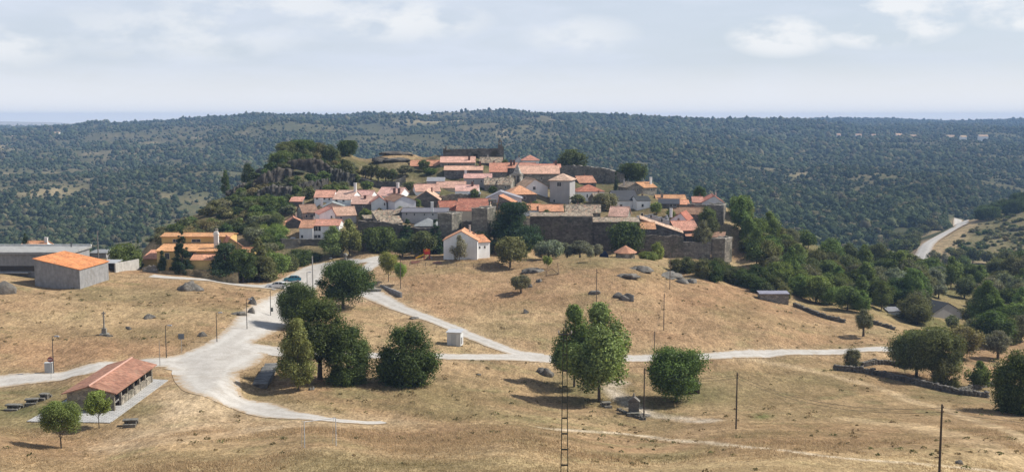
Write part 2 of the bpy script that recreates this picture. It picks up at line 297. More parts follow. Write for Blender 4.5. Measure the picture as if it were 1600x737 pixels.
H('stone_barn', 'large windowless dark stone barn with a broad gable left of the long grey block', 645, 687, 298, 312, 325, 350, 12, 'y', yaw=0, wall='dark', roof='pink', apex=.5, cat='barn')
H('long_building', 'long low grey rendered block with a grey roof behind the dark conifers', 628, 700, 325, 331, 356, 322, 9, wall='grey', roof='fibre', chim=[(.66, -.05, 2.4, 'white')], cat='building')
H('hip_roof_house', 'house with a pale grey hipped roof behind the dark conifer', 648, 686, 340.5, 353, 366, 313, 8, 'hip', wall='grey', roof='grey')
H('ruined_shed', 'roofless-looking stone shed with a sagging mossy roof, left of the lit tile strip', 572, 600, 336, 342, 350, 326, 6, 'shed', yaw=18, wall='dark', roof='moss', cat='shed')
H('lean_to_shed', 'stone lean-to with a short terracotta roof between mossy sheds', 593, 616, 328.5, 337, 346, 329, 5, 'shed', yaw=18, wall='dark', roof='brown', cat='shed')
H('ruined_shed', 'stone shed with a long sunlit brown tile strip for a roof', 590, 632, 329, 343, 352, 321, 7, 'shed', yaw=20, wall='dark', roof='moss', cat='shed')
H('ruined_shed', 'stone shed with a mossy green-brown roof just above the dark town wall', 597, 629, 338, 348, 358, 315, 5, 'shed', yaw=18, wall='dark', roof='moss', cat='shed')
# upper village
H('terraced_house', 'topmost long house with a pink roof just below the castle ruin', 688, 742, 245, 253.5, 262, 412, 9, wall='stone', roof='pink', win=[(701, 257, 2, 3), (722, 257, 2, 3)], chim=[(.83, .2, 1.3, 'brick')])
H('terraced_house', 'very long row house with a narrow pink roof, second row below the castle', 694, 754, 259.5, 265.5, 279, 398, 8, wall='dark', roof='pink', win=[(714, 271, 2, 3), (731, 271, 2, 3)], chim=[(.93, .5, 1.5, 'brick')])
H('terraced_house', 'house with a pale pink roof and small white chimney, third row below the castle', 725, 768, 271.5, 278, 292, 386, 8, wall='grey', roof='pink', win=[(740, 283, 2, 3), (752, 283, 2, 3)], chim=[(.04, .5, 1.1, 'white')])
H('stone_house', 'house with a sunny orange roof half behind a tree on the grassy knoll', 641, 687, 250.5, 259, 266, 415, 9, wall='stone', roof='orange')
H('white_house', 'pale house with a white left end wall and pink roof beside the terrace garden', 650, 688, 288, 298.5, 306, 372, 9, yaw=12, wall='white', roof='pink')
H('terraced_house', 'house with a wide faded pink roof behind the white gable ends', 682, 727, 283.5, 293, 300, 381, 8, wall='cream', roof='pink')
H('terraced_house', 'house with white parapet gables at both ends of its faded pink roof', 711, 748, 289, 298.5, 306, 366, 8, wall='white', roof='pink', chim=[(.72, .4, 1.4, 'brick')], lap=.05)
H('open_porch', 'flat grey roofed open porch on posts behind the red-roofed hall', 732, 750, 301, 303, 309, 352, 4, 'shed', wall='dark', roof='grey', cat='porch')
H('shed', 'low shed with a flat pale grey sheet roof beside the terrace garden', 667, 694, 277.5, 283, 287, 385, 4, 'shed', wall='grey', roof='grey', cat='shed')
H('hall', 'ochre-gabled house with a red tiled roof, left of the larger red roof', 689, 716, 314, 328, 340, 328, 9, yaw=12, wall='ochre', roof='red')
H('hall', 'large hall with a big plain red tiled roof behind the two square towers', 713, 763, 310.5, 328.5, 346, 323, 11, yaw=-5, wall='cream', roof='red')
H('stone_house', 'small stone annex with a mossy roof at the right foot of the castle ruin', 750, 785, 246, 254, 262, 420, 6, wall='dark', roof='moss')
H('terraced_house', 'house with a deep orange roof and rough left edge left of the bell tower', 765, 792, 255, 268, 278, 399, 10, wall='stone', roof='terra', win=[(783, 272, 2, 3)])
H('terraced_house', 'narrow house with an orange roof between dark chimneys behind the bell tower', 790, 809, 254.5, 262, 274, 403, 8, wall='dark', roof='terra', chim=[(.45, .2, 2, 'brick'), (.7, .3, 1.6, 'brick')])
H('white_house', 'white house with a grey-topped hipped roof, highest on the right of the castle', 815, 842, 242, 250.5, 260, 432, 9, 'hip', wall='white', roof='terra', wings=[dict(x0=803, x1=817, yr=246, ye=252, yb=260, D=436, L=8, typ='y', wall='white', roof='grey')])
H('terraced_house', 'small house with an orange roof between the bell tower and the white hipped house', 810, 834, 254.5, 262, 270, 409, 8, 'x', yaw=-10, wall='brown' if 0 else 'stone', roof='terra')
H('church', 'long stone church nave with a pink tiled roof right of the bell tower', 812, 874, 259, 271, 292, 389, 12, wall='stone', roof='pink', chim=[(.93, .6, 2.2, 'brick')], win=[(826, 279, 1.5, 4), (846, 279, 1.5, 4)], cat='church', wings=[dict(x0=833, x1=876, yr=256.5, ye=261.5, yb=270, D=402, L=6, typ='x', wall='stone', roof='terra')])
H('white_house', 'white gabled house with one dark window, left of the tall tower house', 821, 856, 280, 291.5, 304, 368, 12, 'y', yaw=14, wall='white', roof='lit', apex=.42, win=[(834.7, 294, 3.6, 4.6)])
H('stone_house', 'house with a wide bright orange hipped roof over a dark porch', 795, 838, 289, 303.5, 314, 353, 11, 'hip', yaw=10, wall='dark', roof='orange', win=[(820, 309, 3, 5)])
H('stone_house', 'stone house with a lichen-grey roof below the bell tower, left one of the pair', 757, 778, 278.5, 288, 299, 379, 8, wall='stone', roof='moss')
H('stone_house', 'stone house with a pale lichen roof and lit right gable, right one of the pair', 777, 798, 277.5, 288, 300, 377, 8, yaw=-14, wall='pale', roof='moss')
H('gabled_house', 'wide low white and grey gable with one small dark opening behind the belfry wall', 760, 815, 299.5, 310, 318, 343, 9, 'y', wall='lav', roof='grey', apex=.4, win=[(780, 306, 2.4, 3)])
H('lean_to_shed', 'dark stone shed with a sloping orange roof left of the big cedar', 778, 801, 306, 316, 328, 335, 6, 'y', yaw=-12, wall='dark', roof='orange', apex=.08, cat='shed')
H('white_house', 'low white house with a flat-looking orange roof directly behind the cedar', 818, 844, 318.5, 327.5, 336, 332, 8, wall='white', roof='orange', wings=[dict(x0=801, x1=819, yr=321, ye=326, yb=336, D=331, L=6, typ='x', wall='white', roof='lit')])
H('terraced_house', 'low house with a plain orange roof below the tall tower house', 843, 880, 320, 329.5, 337, 330, 8, wall='pale', roof='orange')
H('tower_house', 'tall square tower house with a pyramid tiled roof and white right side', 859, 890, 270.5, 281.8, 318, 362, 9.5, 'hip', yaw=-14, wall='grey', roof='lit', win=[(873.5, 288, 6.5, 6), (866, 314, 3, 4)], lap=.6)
H('white_house', 'white house with a red hipped roof and three narrow windows right of the tower house', 902, 944, 288, 299, 316, 373, 9, 'hip', yaw=6, wall='white', roof='red', win=[(917.5, 306, 1.8, 5), (925.5, 305.5, 1.8, 5), (933, 305, 1.8, 5)])
H('stone_house', 'dark fronted house with an orange roof in front of the high castle wall', 905, 931, 275, 285, 292, 396, 8, yaw=16, wall='dark', roof='terra')
H('stone_house', 'stone gabled house with a mossy roof and two dark windows right of the cypress', 980, 1004, 285.5, 292.5, 306, 392, 9, 'y', yaw=16, wall='stone', roof='moss', apex=.55, win=[(989, 297, 2.4, 3.4), (996, 297, 2, 3)])
H('stone_house', 'stone house with an orange roof, sunlit wall and tall chimney at the skyline', 1003, 1026, 284.5, 292.5, 306, 397, 8, yaw=30, wall='pale', roof='orange', chim=[(.86, .3, 2.4, 'white')])
H('slate_house', 'white house with a large black slate roof and pale skylight', 962, 998, 297.5, 312.5, 328, 358, 12, 'x', yaw=10, wall='white', roof='slate', win=[(970, 321.5, 4, 4), (990, 322, 3, 4)], wings=[dict(x0=932, x1=964, yr=302, ye=314, yb=325, D=360, L=11, typ='x', wall='dark', roof='moss'), dict(x0=995, x1=1016, yr=306, ye=313, yb=330, D=354, L=7, typ='x', wall='white', roof='slate', win=[(1004, 321, 3, 4)])])
H('terraced_house', 'house with a light pink roof and pale right gable behind the town wall', 951, 980, 323, 337, 344, 334, 8, yaw=-14, wall='pale', roof='pink')
H('long_barn', 'long barn with a lichen-covered brown tile roof behind the town wall', 884, 938, 320, 332, 340, 331, 9, yaw=-4, wall='rubble', roof='moss', cat='barn')
# right quarter
H('terraced_house', 'long house with a bright orange roof at the upper right edge of the village', 1026, 1072, 304.5, 312, 319, 371, 8, wall='stone', roof='orange', chim=[(.2, .2, 1.4, 'stone')])
H('terraced_house', 'short orange roofed house stepping down from the long orange roof', 1058, 1077, 312.5, 319, 325, 362, 6, wall='stone', roof='orange')
H('slate_house', 'low house with a dark slate roof and a glazed veranda', 1029, 1061, 310.5, 318, 326, 350, 8, yaw=-8, wall='dark', roof='slate', win=[(1048, 321, 4, 4.2), (1054, 320.6, 4, 4.2)])
H('stone_house', 'stone house with a patchy brown roof above the red gable', 1049, 1096, 324, 334, 346, 345, 8, yaw=-16, wall='stone', roof='brown')
H('gabled_house', 'grey gabled house with a red left roof slope and a white chimney', 1047, 1073, 332.5, 343, 354, 335, 9, 'y', yaw=-20, wall='lav', roof='red', apex=.62, chim=[(.02, .05, 2.2, 'white')])
H('terraced_house', 'house with a broad terracotta roof tucked behind the long tiled strip', 1056, 1092, 345, 359, 370, 328, 8, yaw=14, wall='dark', roof='terra')
H('ruined_house', 'roofless grey stone house with stepped gables above the tiled strip', 997, 1046, 327, 340, 352, 328, 7, 'none', wall='grey', roof='grey', win=[(1003, 336, 3, 6), (1017, 338, 2.4, 5), (1034, 344, 2.4, 5)])
H('stone_house', 'small house with a bright orange roof between the round tree and the wall', 1000, 1024, 347.5, 357, 374, 321, 6, wall='dark', roof='orange')
H('lean_to_shed', 'tiny shed with a terracotta roof beside the grey-leaved tree on the wall', 1072, 1089, 361.5, 368.5, 377, 326, 4, 'shed', wall='dark', roof='terra', cat='shed')
H('stone_shed', 'stone shed with a pale tiled edge behind the corner bastion', 1110, 1131, 362.5, 370, 378, 331, 5, 'shed', yaw=-15, wall='stone', roof='brown', cat='shed')
H('end_house', 'lavender gabled house with a striped red roof on the big corner wall', 1097, 1131, 306, 316, 322, 362, 12, 'y', yaw=-6, wall='lav', roof='red', apex=.55, wings=[dict(x0=1082, x1=1099, yr=307.5, ye=316, yb=322, D=364, L=8, typ='x', wall='grey', roof='terra')])
# below the wall and on the valley side
H('gabled_cottage', 'white cottage with an orange roof standing alone by the playground', 693, 746, 361, 375, 404, 288, 9, 'y', yaw=-3, wall='white', roof='orange', apex=.53, cat='cottage', wings=[dict(x0=746, x1=765.5, yr=367, ye=377.5, yb=403.5, D=291, L=7, typ='x', yaw=32, wall='white', roof='orange', win=[(749.5, 386, 2.4, 3), (757.5, 386, 2.4, 3.4)])])
H('farm_house', 'plain grey gabled farmhouse with a tin roof among the valley trees', 1455, 1503, 473, 488, 505, 305, 9, 'y', yaw=22, wall='grey', roof='slate', apex=.52)
H('farm_shed', 'low grey shed with a flat roof at the edge of the dry slope', 1187, 1232, 456.5, 458.5, 477, 274, 2.6, 'shed', yaw=0, wall='stone', roof='grey', cat='shed')
H('farm_shed', 'tiny white roofed shed among the trees left of the farmhouse', 1388, 1407, 479.5, 486, 492, 292, 4, 'shed', wall='white', roof='grey', cat='shed')
H('farm_shed', 'low tin roof half hidden by trees in front of the farmhouse', 1461, 1484, 516, 524, 531, 268, 5, 'shed', wall='grey', roof='grey', cat='shed')
H('tiled_house', 'house beyond the flat roof showing only an orange roof and white chimney', 29, 66, 376.5, 388, 396, 292, 8, wall='white', roof='orange', chim=[(.98, .4, 1.3, 'white')])
H('flat_shed', 'low grey flat-roofed shed left of the utility post', 140, 166, 391.5, 395, 404, 275, 5, 'shed', wall='conc', roof='grey', cat='shed')
for i, (x, y, w, lab) in enumerate([(1311, 213, 6, 'white speck of a farmhouse, leftmost on the far right plateau'), (1342, 213.5, 9, 'second far farmhouse on the plateau with a pale roof'), (1368, 214, 11, 'far low white farm building with a long roof on the plateau'), (1405, 213, 9, 'far small house with an orange-tinted roof left of the gap'),
                                    (1428, 215, 9, 'far white house with a dark tree beside it'), (1486, 215.5, 12, 'biggest far house on the plateau with a bright roof and white gable'), (1506, 216, 9, 'far pale house just right of the biggest plateau house'), (1537, 215, 14, 'far long low building, rightmost on the plateau')]):
    H('far_house', lab, x - w / 2, x + w / 2, y - 4.5, y - 1.8, y + 2.6, 2350 + 40 * (i % 3), 9, wall='white', roof='lit')
for i, (x, y, w, lab) in enumerate([(22, 216, 9, 'far pale house at the left edge of the wooded valley'), (35, 218, 8, 'far house lowest of the four at the left valley edge'), (46, 215, 8, 'far white house right of the others at the left valley edge'), (88, 210, 9, 'far small white house alone on the left hilltop')]):
    H('far_house', lab, x - w / 2, x + w / 2, y - 4, y - 1.5, y + 2.4, 2300 + 40 * i, 9, wall='white', roof='lit')
# ------------------------------------------------------------------ terrain from surveyed points (px, py, distance) and hidden ones (px, height below eye, distance)
VIS = [(-150,737,110),(0,737,108),(400,737,104),(800,737,99),(1200,737,99),(1600,737,112),(1750,737,118),(0,690,122),(250,690,124),(500,692,117),(800,690,119),(1150,670,150),(1467,700,124),(1600,690,132),(1467,752,100),
 (-150,655,143),(42,667,138),(172,669,137.4),(262,600,160.4),(172,597,161.5),(107,650,143),(0,640,146),(0,597,167.4),(100,585,172),(200,573,178),(280,563,182.6),(330,580,174.6),(370,540,194),(420,490,226.5),(460,455,256),(490,430,282),(300,620,158.5),(420,640,151.5),(590,658,149),
 (700,640,160),(850,640,168),(935,625,180),(1000,640,175),(1000,655,169),(960,600,193),(860,590,195),(600,555,193.5),(700,557,197),(850,557,206),(1000,559,212),(1200,554,222),(1390,547,233),(1250,620,185),(1400,620,188),(1540,615,198),(1310,572,216),(1300,680,143),(1600,640,181),(640,595,175),(500,595,171),
 (-150,500,205),(60,500,205),(0,470,218),(118,452,233),(163,522,196),(0,540,184),(200,450,240),(280,450,240),(330,440,255),(0,430,240),(290,520,200),(400,472,232),(230,425,262),(380,450,252),(430,445,262),(350,437,268),(-150,440,235),(240,540,190),(340,530,198),
 (500,420,292),(560,408,312),(590,403,318),(600,440,262),(650,420,275),(720,407,287),(820,415,283),(930,400,295),(1000,405,297),(1060,430,285),(1150,455,278),(1250,485,268),(1330,510,255),(1390,525,245),(750,470,246),(900,480,240),(1000,480,242),(1100,500,238),(1200,520,233),(900,530,219),(1100,535,224),(570,460,251),(620,470,244),(700,505,225),(780,540,209),(540,480,236),(560,520,211),
 (860,394,316),(980,396,312),(1050,402,320),(1115,409,325),(1150,408,327),(460,395,312),(540,396,312),(480,374,321),(470,345,345),(500,325,352),(560,318,362),(620,340,345),(700,330,345),(650,300,375),(760,300,378),(700,275,400),(740,246,428),(830,262,420),(900,285,395),(870,330,352),(830,340,342),(950,320,365),(1000,300,385),(1080,320,370),(1050,350,345),(930,287,424),(985,285,412),
 (600,243,432),(640,237,440),(680,243,432),(560,250,425),(590,281,400),(590,284,396),(595,301,384),(510,260,405),(470,235,410),(440,250,400),(400,280,385),(430,310,368),(350,310,378),(300,340,372),(260,360,362),(235,377,350),(380,330,355),(330,370,330),(420,350,340),(420,385,315),(540,238,425),
 (1150,330,365),(1170,350,360),(1200,390,345),(1200,430,303),(1260,470,288),(1350,490,275),(1300,440,330),(1400,460,320),(1480,500,302),(1600,500,290),(1550,545,252),(1600,570,235),(1500,560,237),(1400,500,285),(1130,430,303),(1400,415,450),(1500,425,430),(1600,420,430),(1550,460,360),(1250,375,420),(1300,395,430),(1750,430,420),
 (1440,403,600),(1447,385,630),(1480,365,690),(1500,352,730),(1600,395,600),(1600,316,780),(1550,345,710),(1520,402,590),(1515,343,770),(1700,300,790),(1750,390,600),
 (-150,380,800),(0,380,800),(100,370,820),(200,360,850),(250,330,950),(100,330,1000),(0,330,1000),(100,290,1300),(250,280,1300),(0,260,1600),(150,240,1900),(300,230,1900),(0,215,2500),(150,207,2500),(300,192,2500),(0,203,3400),(150,198,3000),(240,192,2900),(400,183,2700),(450,210,2000),(500,200,2200),(600,182,2800),(700,181,2900),(800,181,2900),(900,186,2900),(600,205,2100),(700,215,1900),(800,220,1800),(900,240,1500),(1000,260,1300),(1000,190,2800),(1100,193,2800),(1000,220,1900),(1100,300,1100),(1150,320,980),(1200,280,1250),(1300,330,1000),(1300,260,1500),(1400,340,900),(1400,280,1300),(1480,300,1150),(1400,220,2200),(1500,240,1900),(1600,260,1700),(1600,215,2500),(1200,197,2900),(1300,203,2700),(1200,189,4500),(1400,189,4800),(1600,190,5200),(1400,198,3600),(1600,199,3700),(1750,190,5200),(-150,215,2500),(-150,200,3500),(350,215,2100),(300,300,1150),(450,260,1500)]
HID = [(0,-28,72),(400,-27,70),(800,-25,66),(1200,-26,68),(1600,-29,78),(0,-15,40),(800,-14,40),(1600,-15,40),(0,-6,17),(800,-6,17),(1600,-6,17),(800,-2,5),(0,-2,5),(1600,-2,5),(-400,-29,78),(2000,-30,78),(-400,-38,160),(2000,-48,190),
 (740,-32,490),(740,-70,570),(600,-38,495),(600,-80,575),(470,-28,470),(470,-75,560),(350,-60,445),(300,-62,430),(250,-66,425),(200,-72,420),(850,-35,490),(950,-40,490),(950,-80,560),(1100,-45,430),(1150,-50,410),(1100,-85,520),(1200,-62,460),(1250,-85,560),(1180,-80,520),
 (0,-39,275),(100,-39,280),(0,-52,350),(100,-56,350),(200,-45,310),(100,-80,500),(-150,-52,350),(0,-85,600),(200,-92,640),(300,-95,660),(450,-108,720),(700,-108,760),(950,-102,760),(1150,-92,700),(1250,-92,700),
 (1310,-78,560),(1400,-75,520),(1500,-74,510),(1600,-72,510),(1430,-80,545),(1500,-92,900),(1600,-90,960),(1400,-92,780),(1700,-90,1000),(1350,-92,720),
 (400,-35,4000),(700,-35,4200),(1000,-35,4000),(0,-45,5000),(200,-45,4500),(-400,-40,3000),(2000,-40,4000)]
for d in (6000, 6700): HID += [(x, -48, d) for x in (-300, 0, 400, 800, 1200, 1600, 1900)]
VIS += [(x, 394 + (x - 835) * .045 + max(0, x - 1045) * .1, 314) for x in range(835, 1125, 12)] + [(x, 407 + (x - 1040) * .06, 308) for x in range(1040, 1130, 15)] + [(x, 404 + (x - 1040) * .06, 319.5) for x in range(1040, 1112, 10)] + [(x, 403 + max(0, x - 960) * .03, 297) for x in range(840, 1012, 14)] + [(x, 389, 306.5) for x in range(560, 830, 18)] + [(x, 396, 300) for x in range(570, 830, 24)]
VIS += [(1210, 476, 271), (1186, 471, 271), (1236, 483, 269)]
VIS += [(80, 640, 146.2), (120, 625, 151.2), (200, 630, 149.5), (230, 612, 155.8)]
_A = []; _L = []; _S = []; _nb = 0
for px, py, D in VIS: _A.append(azim(px, py)); _L.append(math.log(D)); _S.append(slope(py))
for px, z, D in HID: _A.append(azim(px, HZ)); _L.append(math.log(D)); _S.append(z / D)
_nb = len(_A)
for h in HS:
    if h['yb'] < 230 or h['D'] > 1000 or (h['x0'] > 990 and h['yb'] > 340 and h['D'] < 335): continue
    xc = (h['x0'] + h['x1']) / 2; g = zat(h['yb'] - .8, h['D']) - CZ
    _A.append(azim(xc, h['yb'])); _L.append(math.log(h['D'])); _S.append(g / h['D'])
    _A.append(azim(xc, h['yb'])); _L.append(math.log(h['D'] + h['L'])); _S.append((g + .15) / (h['D'] + h['L']))
_U = np.stack([np.array(_A, float) * 6, np.array(_L, float) * 1.6], 1); _S = np.array(_S, float)
def _k(r2): return np.where(r2 > 1e-12, .5 * r2 * np.log(r2 + 1e-12), 0)
_n = len(_U)
_d2 = ((_U[:, None] - _U[None]) ** 2).sum(-1); _M = np.zeros((_n + 3, _n + 3)); _M[:_n, :_n] = _k(_d2) + np.diag(np.where(np.arange(_n) < _nb, 1.2e-3, 1.5e-4))
_M[:_n, _n] = 1; _M[:_n, _n + 1:] = _U; _M[_n, :_n] = 1; _M[_n + 1:, :_n] = _U.T
_w = np.linalg.solve(_M, np.concatenate([_S, np.zeros(3)]))
def hbase(X, Y):
    X = np.asarray(X, float); Y = np.asarray(Y, float); sh = X.shape; X = X.ravel(); Y = np.maximum(Y.ravel(), 4.0)
    u = np.stack([np.clip(X / Y, -.72, .72) * 6, np.log(Y) * 1.6], 1); out = np.empty(len(X)); C = _U; w = _w[:_n]
    for i in range(0, len(X), 20000):
        q = u[i:i + 20000]; d2 = (q ** 2).sum(1)[:, None] + (C ** 2).sum(1)[None] - 2 * q @ C.T
        np.maximum(d2, 1e-9, out=d2); out[i:i + 20000] = (.5 * d2 * np.log(d2)) @ w
    out += _w[_n] + u @ _w[_n + 1:]
    return (out * Y).reshape(sh)
PADS = [(-54, 150, 10, 13.5, -38.64, 6), (-13.5, 292, 8, 6, -36.75, 5), (-47, 169, 1, 1, -39.6, 3)][:2]   # level ground under the shelter and the cottage
def wild(X, Y):                               # 0 on the grazed fields, 1 on the scrub hills
    return np.clip((Y - 330) / 90, 0, 1)
def hgt(X, Y):
    X = np.asarray(X, float); Y = np.asarray(Y, float); wl = wild(X, Y)
    n = fbm(X / 23., Y / 23., 3) * .5 + fbm(X / 5.3, Y / 5.3, 2) * .16
    nw = fbm(X / 60., Y / 60., 4) * 6 + fbm(X / 230. + 3, Y / 260., 3) * 48 * np.clip((Y - 800) / 500, 0, 1)
    far = np.clip((Y - 700) / 400, 0, 1); n = n * np.clip((np.hypot(X + 54, Y - 150) - 13) / 8, .0, 1)
    z = hbase(X, Y) + n * (1 - far)
    for px_, py_, rx, ry, pz, fo in PADS:
        e = np.maximum(np.maximum(np.abs(X - px_) - rx, np.abs(Y - py_) - ry), 0) / fo; k = np.clip(1 - e, 0, 1); k = k * k * (3 - 2 * k); z = z * (1 - k) + pz * k
    return CZ + z + nw * far * np.clip(1.6 - Y / 4000, 0.25, 1) + (fbm(X / 1100., Y / 1100., 4) * 36 + 34) * np.clip((Y - 4900) / 1200, 0, 1) * np.clip((-X / Y - .30) * 9, 0, 1)
def h1(x, y): return float(hgt(np.array([x]), np.array([y]))[0])
_dg = np.exp(np.linspace(math.log(60), math.log(5500), 900))
def ground_hits(pxs, pys):
    pxs = np.atleast_1d(pxs); pys = np.atleast_1d(pys); out = []
    for i in range(0, len(pxs), 60):
        a = azim(pxs[i:i + 60], pys[i:i + 60])[:, None]; s = slope(pys[i:i + 60])[:, None]
        gap = CZ + s * _dg[None] - hgt(a * _dg[None], np.broadcast_to(_dg[None], (a.shape[0], len(_dg))))
        hit = gap < 0; j = np.argmax(hit, 1); ok = hit.any(1)
        for r in range(len(j)):
            if not ok[r] or j[r] == 0: out.append(None if not ok[r] else float(_dg[0])); continue
            g0, g1 = gap[r, j[r] - 1], gap[r, j[r]]; t = g0 / (g0 - g1); out.append(float(_dg[j[r] - 1] + t * (_dg[j[r]] - _dg[j[r] - 1])))
    return out
def G(px, py):                                # where the sight line through a picture point meets the ground
    D = ground_hits([px], [py])[0] or 3000.0; x = float(azim(px, py)) * D; return Vector((x, D, h1(x, D)))
def Gs(pts):
    ds = ground_hits([p[0] for p in pts], [p[1] for p in pts]); r = []
    for p, D in zip(pts, ds):
        D = D or 3000.0; r.append((float(azim(p[0], p[1])) * D, D))
    r = np.array(r); return np.column_stack([r, hgt(r[:, 0], r[:, 1])])
def spline(p, step):
    p = np.asarray(p, float); q = np.vstack([2 * p[0] - p[1], p, 2 * p[-1] - p[-2]]); out = []
    for i in range(1, len(q) - 2):
        n = max(2, int(np.linalg.norm(q[i + 1][:2] - q[i][:2]) / step)); t = np.linspace(0, 1, n, endpoint=False)[:, None]
        out.append(.5 * (2 * q[i] + (q[i + 1] - q[i - 1]) * t + (2 * q[i - 1] - 5 * q[i] + 4 * q[i + 1] - q[i + 2]) * t ** 2 + (3 * q[i] - q[i - 1] - 3 * q[i + 1] + q[i + 2]) * t ** 3))
    out.append(q[-2][None]); return np.vstack(out)
# ---- roads: picture points and widths in metres
ROADS = {
 'road': ([(-70, 602), (0, 597), (60, 590), (120, 582), (200, 573), (260, 566), (310, 556), (350, 540), (390, 515), (425, 492), (452, 464), (478, 447), (490, 430), (500, 419), (530, 412)], [6, 6, 6, 6, 6, 6.5, 8, 8.5, 8, 6.5, 6, 5.5, 5, 5, 4.5]),
 'gravel_road': ([(330, 556), (322, 576), (326, 596), (348, 616), (392, 635), (445, 648), (520, 656), (600, 659)], [8, 8.5, 8.5, 7.5, 6, 4.5, 3, 1.6]),
 'road_spur': ([(300, 585), (345, 566), (395, 545), (440, 550), (520, 556)], [9, 10, 7, 5, 3.6]),
 'path': ([(440, 553), (520, 556), (600, 555), (700, 557), (790, 558), (850, 560), (930, 561), (1000, 560), (1100, 557), (1200, 553), (1300, 550), (1395, 546)], [3.4] * 12),
 'hill_path': ([(545, 440), (570, 455), (600, 469), (640, 487), (700, 509), (750, 530), (800, 549), (850, 558)], [4, 6, 5, 3.6, 3.2, 3.2, 3.4, 3.6]),
 'village_road': ([(425, 447), (450, 440), (470, 428), (495, 416), (530, 411), (560, 409), (590, 404), (615, 401)], [4.5, 4.5, 4.2, 4.2, 4, 4, 4, 4]),
 'village_lane': ([(540, 440), (556, 430), (572, 420), (588, 409), (598, 403)], [4, 4.2, 4, 4, 4]),
 'parking_road': ([(236, 431), (290, 435), (350, 442), (400, 447), (440, 449), (478, 446)], [4.2, 4.2, 4.2, 4.5, 4.5, 4.5]),
 'valley_road': ([(1437, 408), (1443, 395), (1449, 383), (1462, 374), (1480, 364), (1494, 356), (1503, 349), (1497, 343)], [7.5, 7.5, 7.5, 7.5, 7.5, 7.5, 7.5, 6])}
TRACKS = [([(850, 668), (930, 674), (1000, 680), (1100, 690), (1180, 699), (1300, 713), (1400, 721), (1480, 728), (1600, 741)], 1.0, (.58, .48, .35), .95), ([(968, 597), (958, 606), (966, 618), (985, 632), (1010, 645), (1050, 652), (1110, 657)], 1.7, (.50, .43, .34), .9),
 ([(1150, 556), (1210, 568), (1300, 586), (1380, 608), (1430, 628), (1480, 640), (1560, 668), (1620, 700)], 1.5, (.48, .36, .22), .75), ([(1000, 655), (1120, 650), (1260, 632), (1400, 612), (1520, 625)], .9, (.42, .29, .16), .5),
 ([(1330, 655), (1420, 664), (1500, 682), (1600, 725)], 2.6, (.50, .37, .22), .65), ([(1110, 657), (1250, 660), (1400, 640)], .8, (.42, .3, .17), .4), ([(600, 659), (720, 662), (850, 668)], .9, (.46, .35, .2), .35),
 ([(200, 690), (290, 650), (330, 620)], 5.0, (.45, .35, .23), .55), ([(170, 700), (260, 688), (400, 672), (520, 664)], 2.5, (.44, .33, .21), .45), ([(300, 600), (290, 625), (330, 650), (420, 664)], 5.0, (.44, .34, .22), .6),
 ([(420, 470), (445, 452)], 4, (.40, .29, .18), .5), ([(1400, 375), (1425, 385), (1437, 400)], 9, (.48, .34, .22), .75), ([(1460, 403), (1470, 385), (1488, 368), (1508, 352), (1530, 342)], 9, (.44, .32, .19), .7), ([(1425, 372), (1455, 366), (1490, 348)], 6, (.46, .34, .21), .6),
 ([(1440, 408), (1480, 412), (1535, 410)], 4, (.40, .3, .2), .6), ([(540, 470), (600, 455), (560, 445)], 5, (.44, .35, .24), .5), ([(1140, 345), (1170, 360), (1195, 375)], 6, (.40, .32, .19), .7), ([(1120, 410), (1165, 412), (1200, 420)], 3, (.44, .34, .2), .7)]
def pline(pts, step=1.0): return spline(Gs(pts), step)
def near_line(V, L, w):                       # soft closeness of points to a polyline
    out = np.zeros(len(V)); lo = L[:, :2].min(0) - 3 * w; hi = L[:, :2].max(0) + 3 * w
    m = np.where((V[:, 0] > lo[0]) & (V[:, 0] < hi[0]) & (V[:, 1] > lo[1]) & (V[:, 1] < hi[1]))[0]
    if len(m) == 0: return out
    d = np.full(len(m), 1e9)
    for i in range(0, len(m), 20000):
        q = V[m[i:i + 20000]]; d[i:i + 20000] = np.sqrt(((q[:, None, :2] - L[None, :, :2]) ** 2).sum(-1)).min(1)
    out[m] = np.clip(1.5 - d / w, 0, 1); return out
RLINES = {k: pline(p, 1.0 if k != 'valley_road' else 2.5) for k, (p, w) in ROADS.items()}
def rwidth(k, n): 
    w = ROADS[k][1]; return np.interp(np.linspace(0, len(w) - 1, n), range(len(w)), w)
def on_road(V, pad=1.0):
    r = np.zeros(len(V), bool)
    for k, L in RLINES.items():
        w = rwidth(k, len(L)).max() / 2 + pad; r |= near_line(V, L, w) > .5
    return r
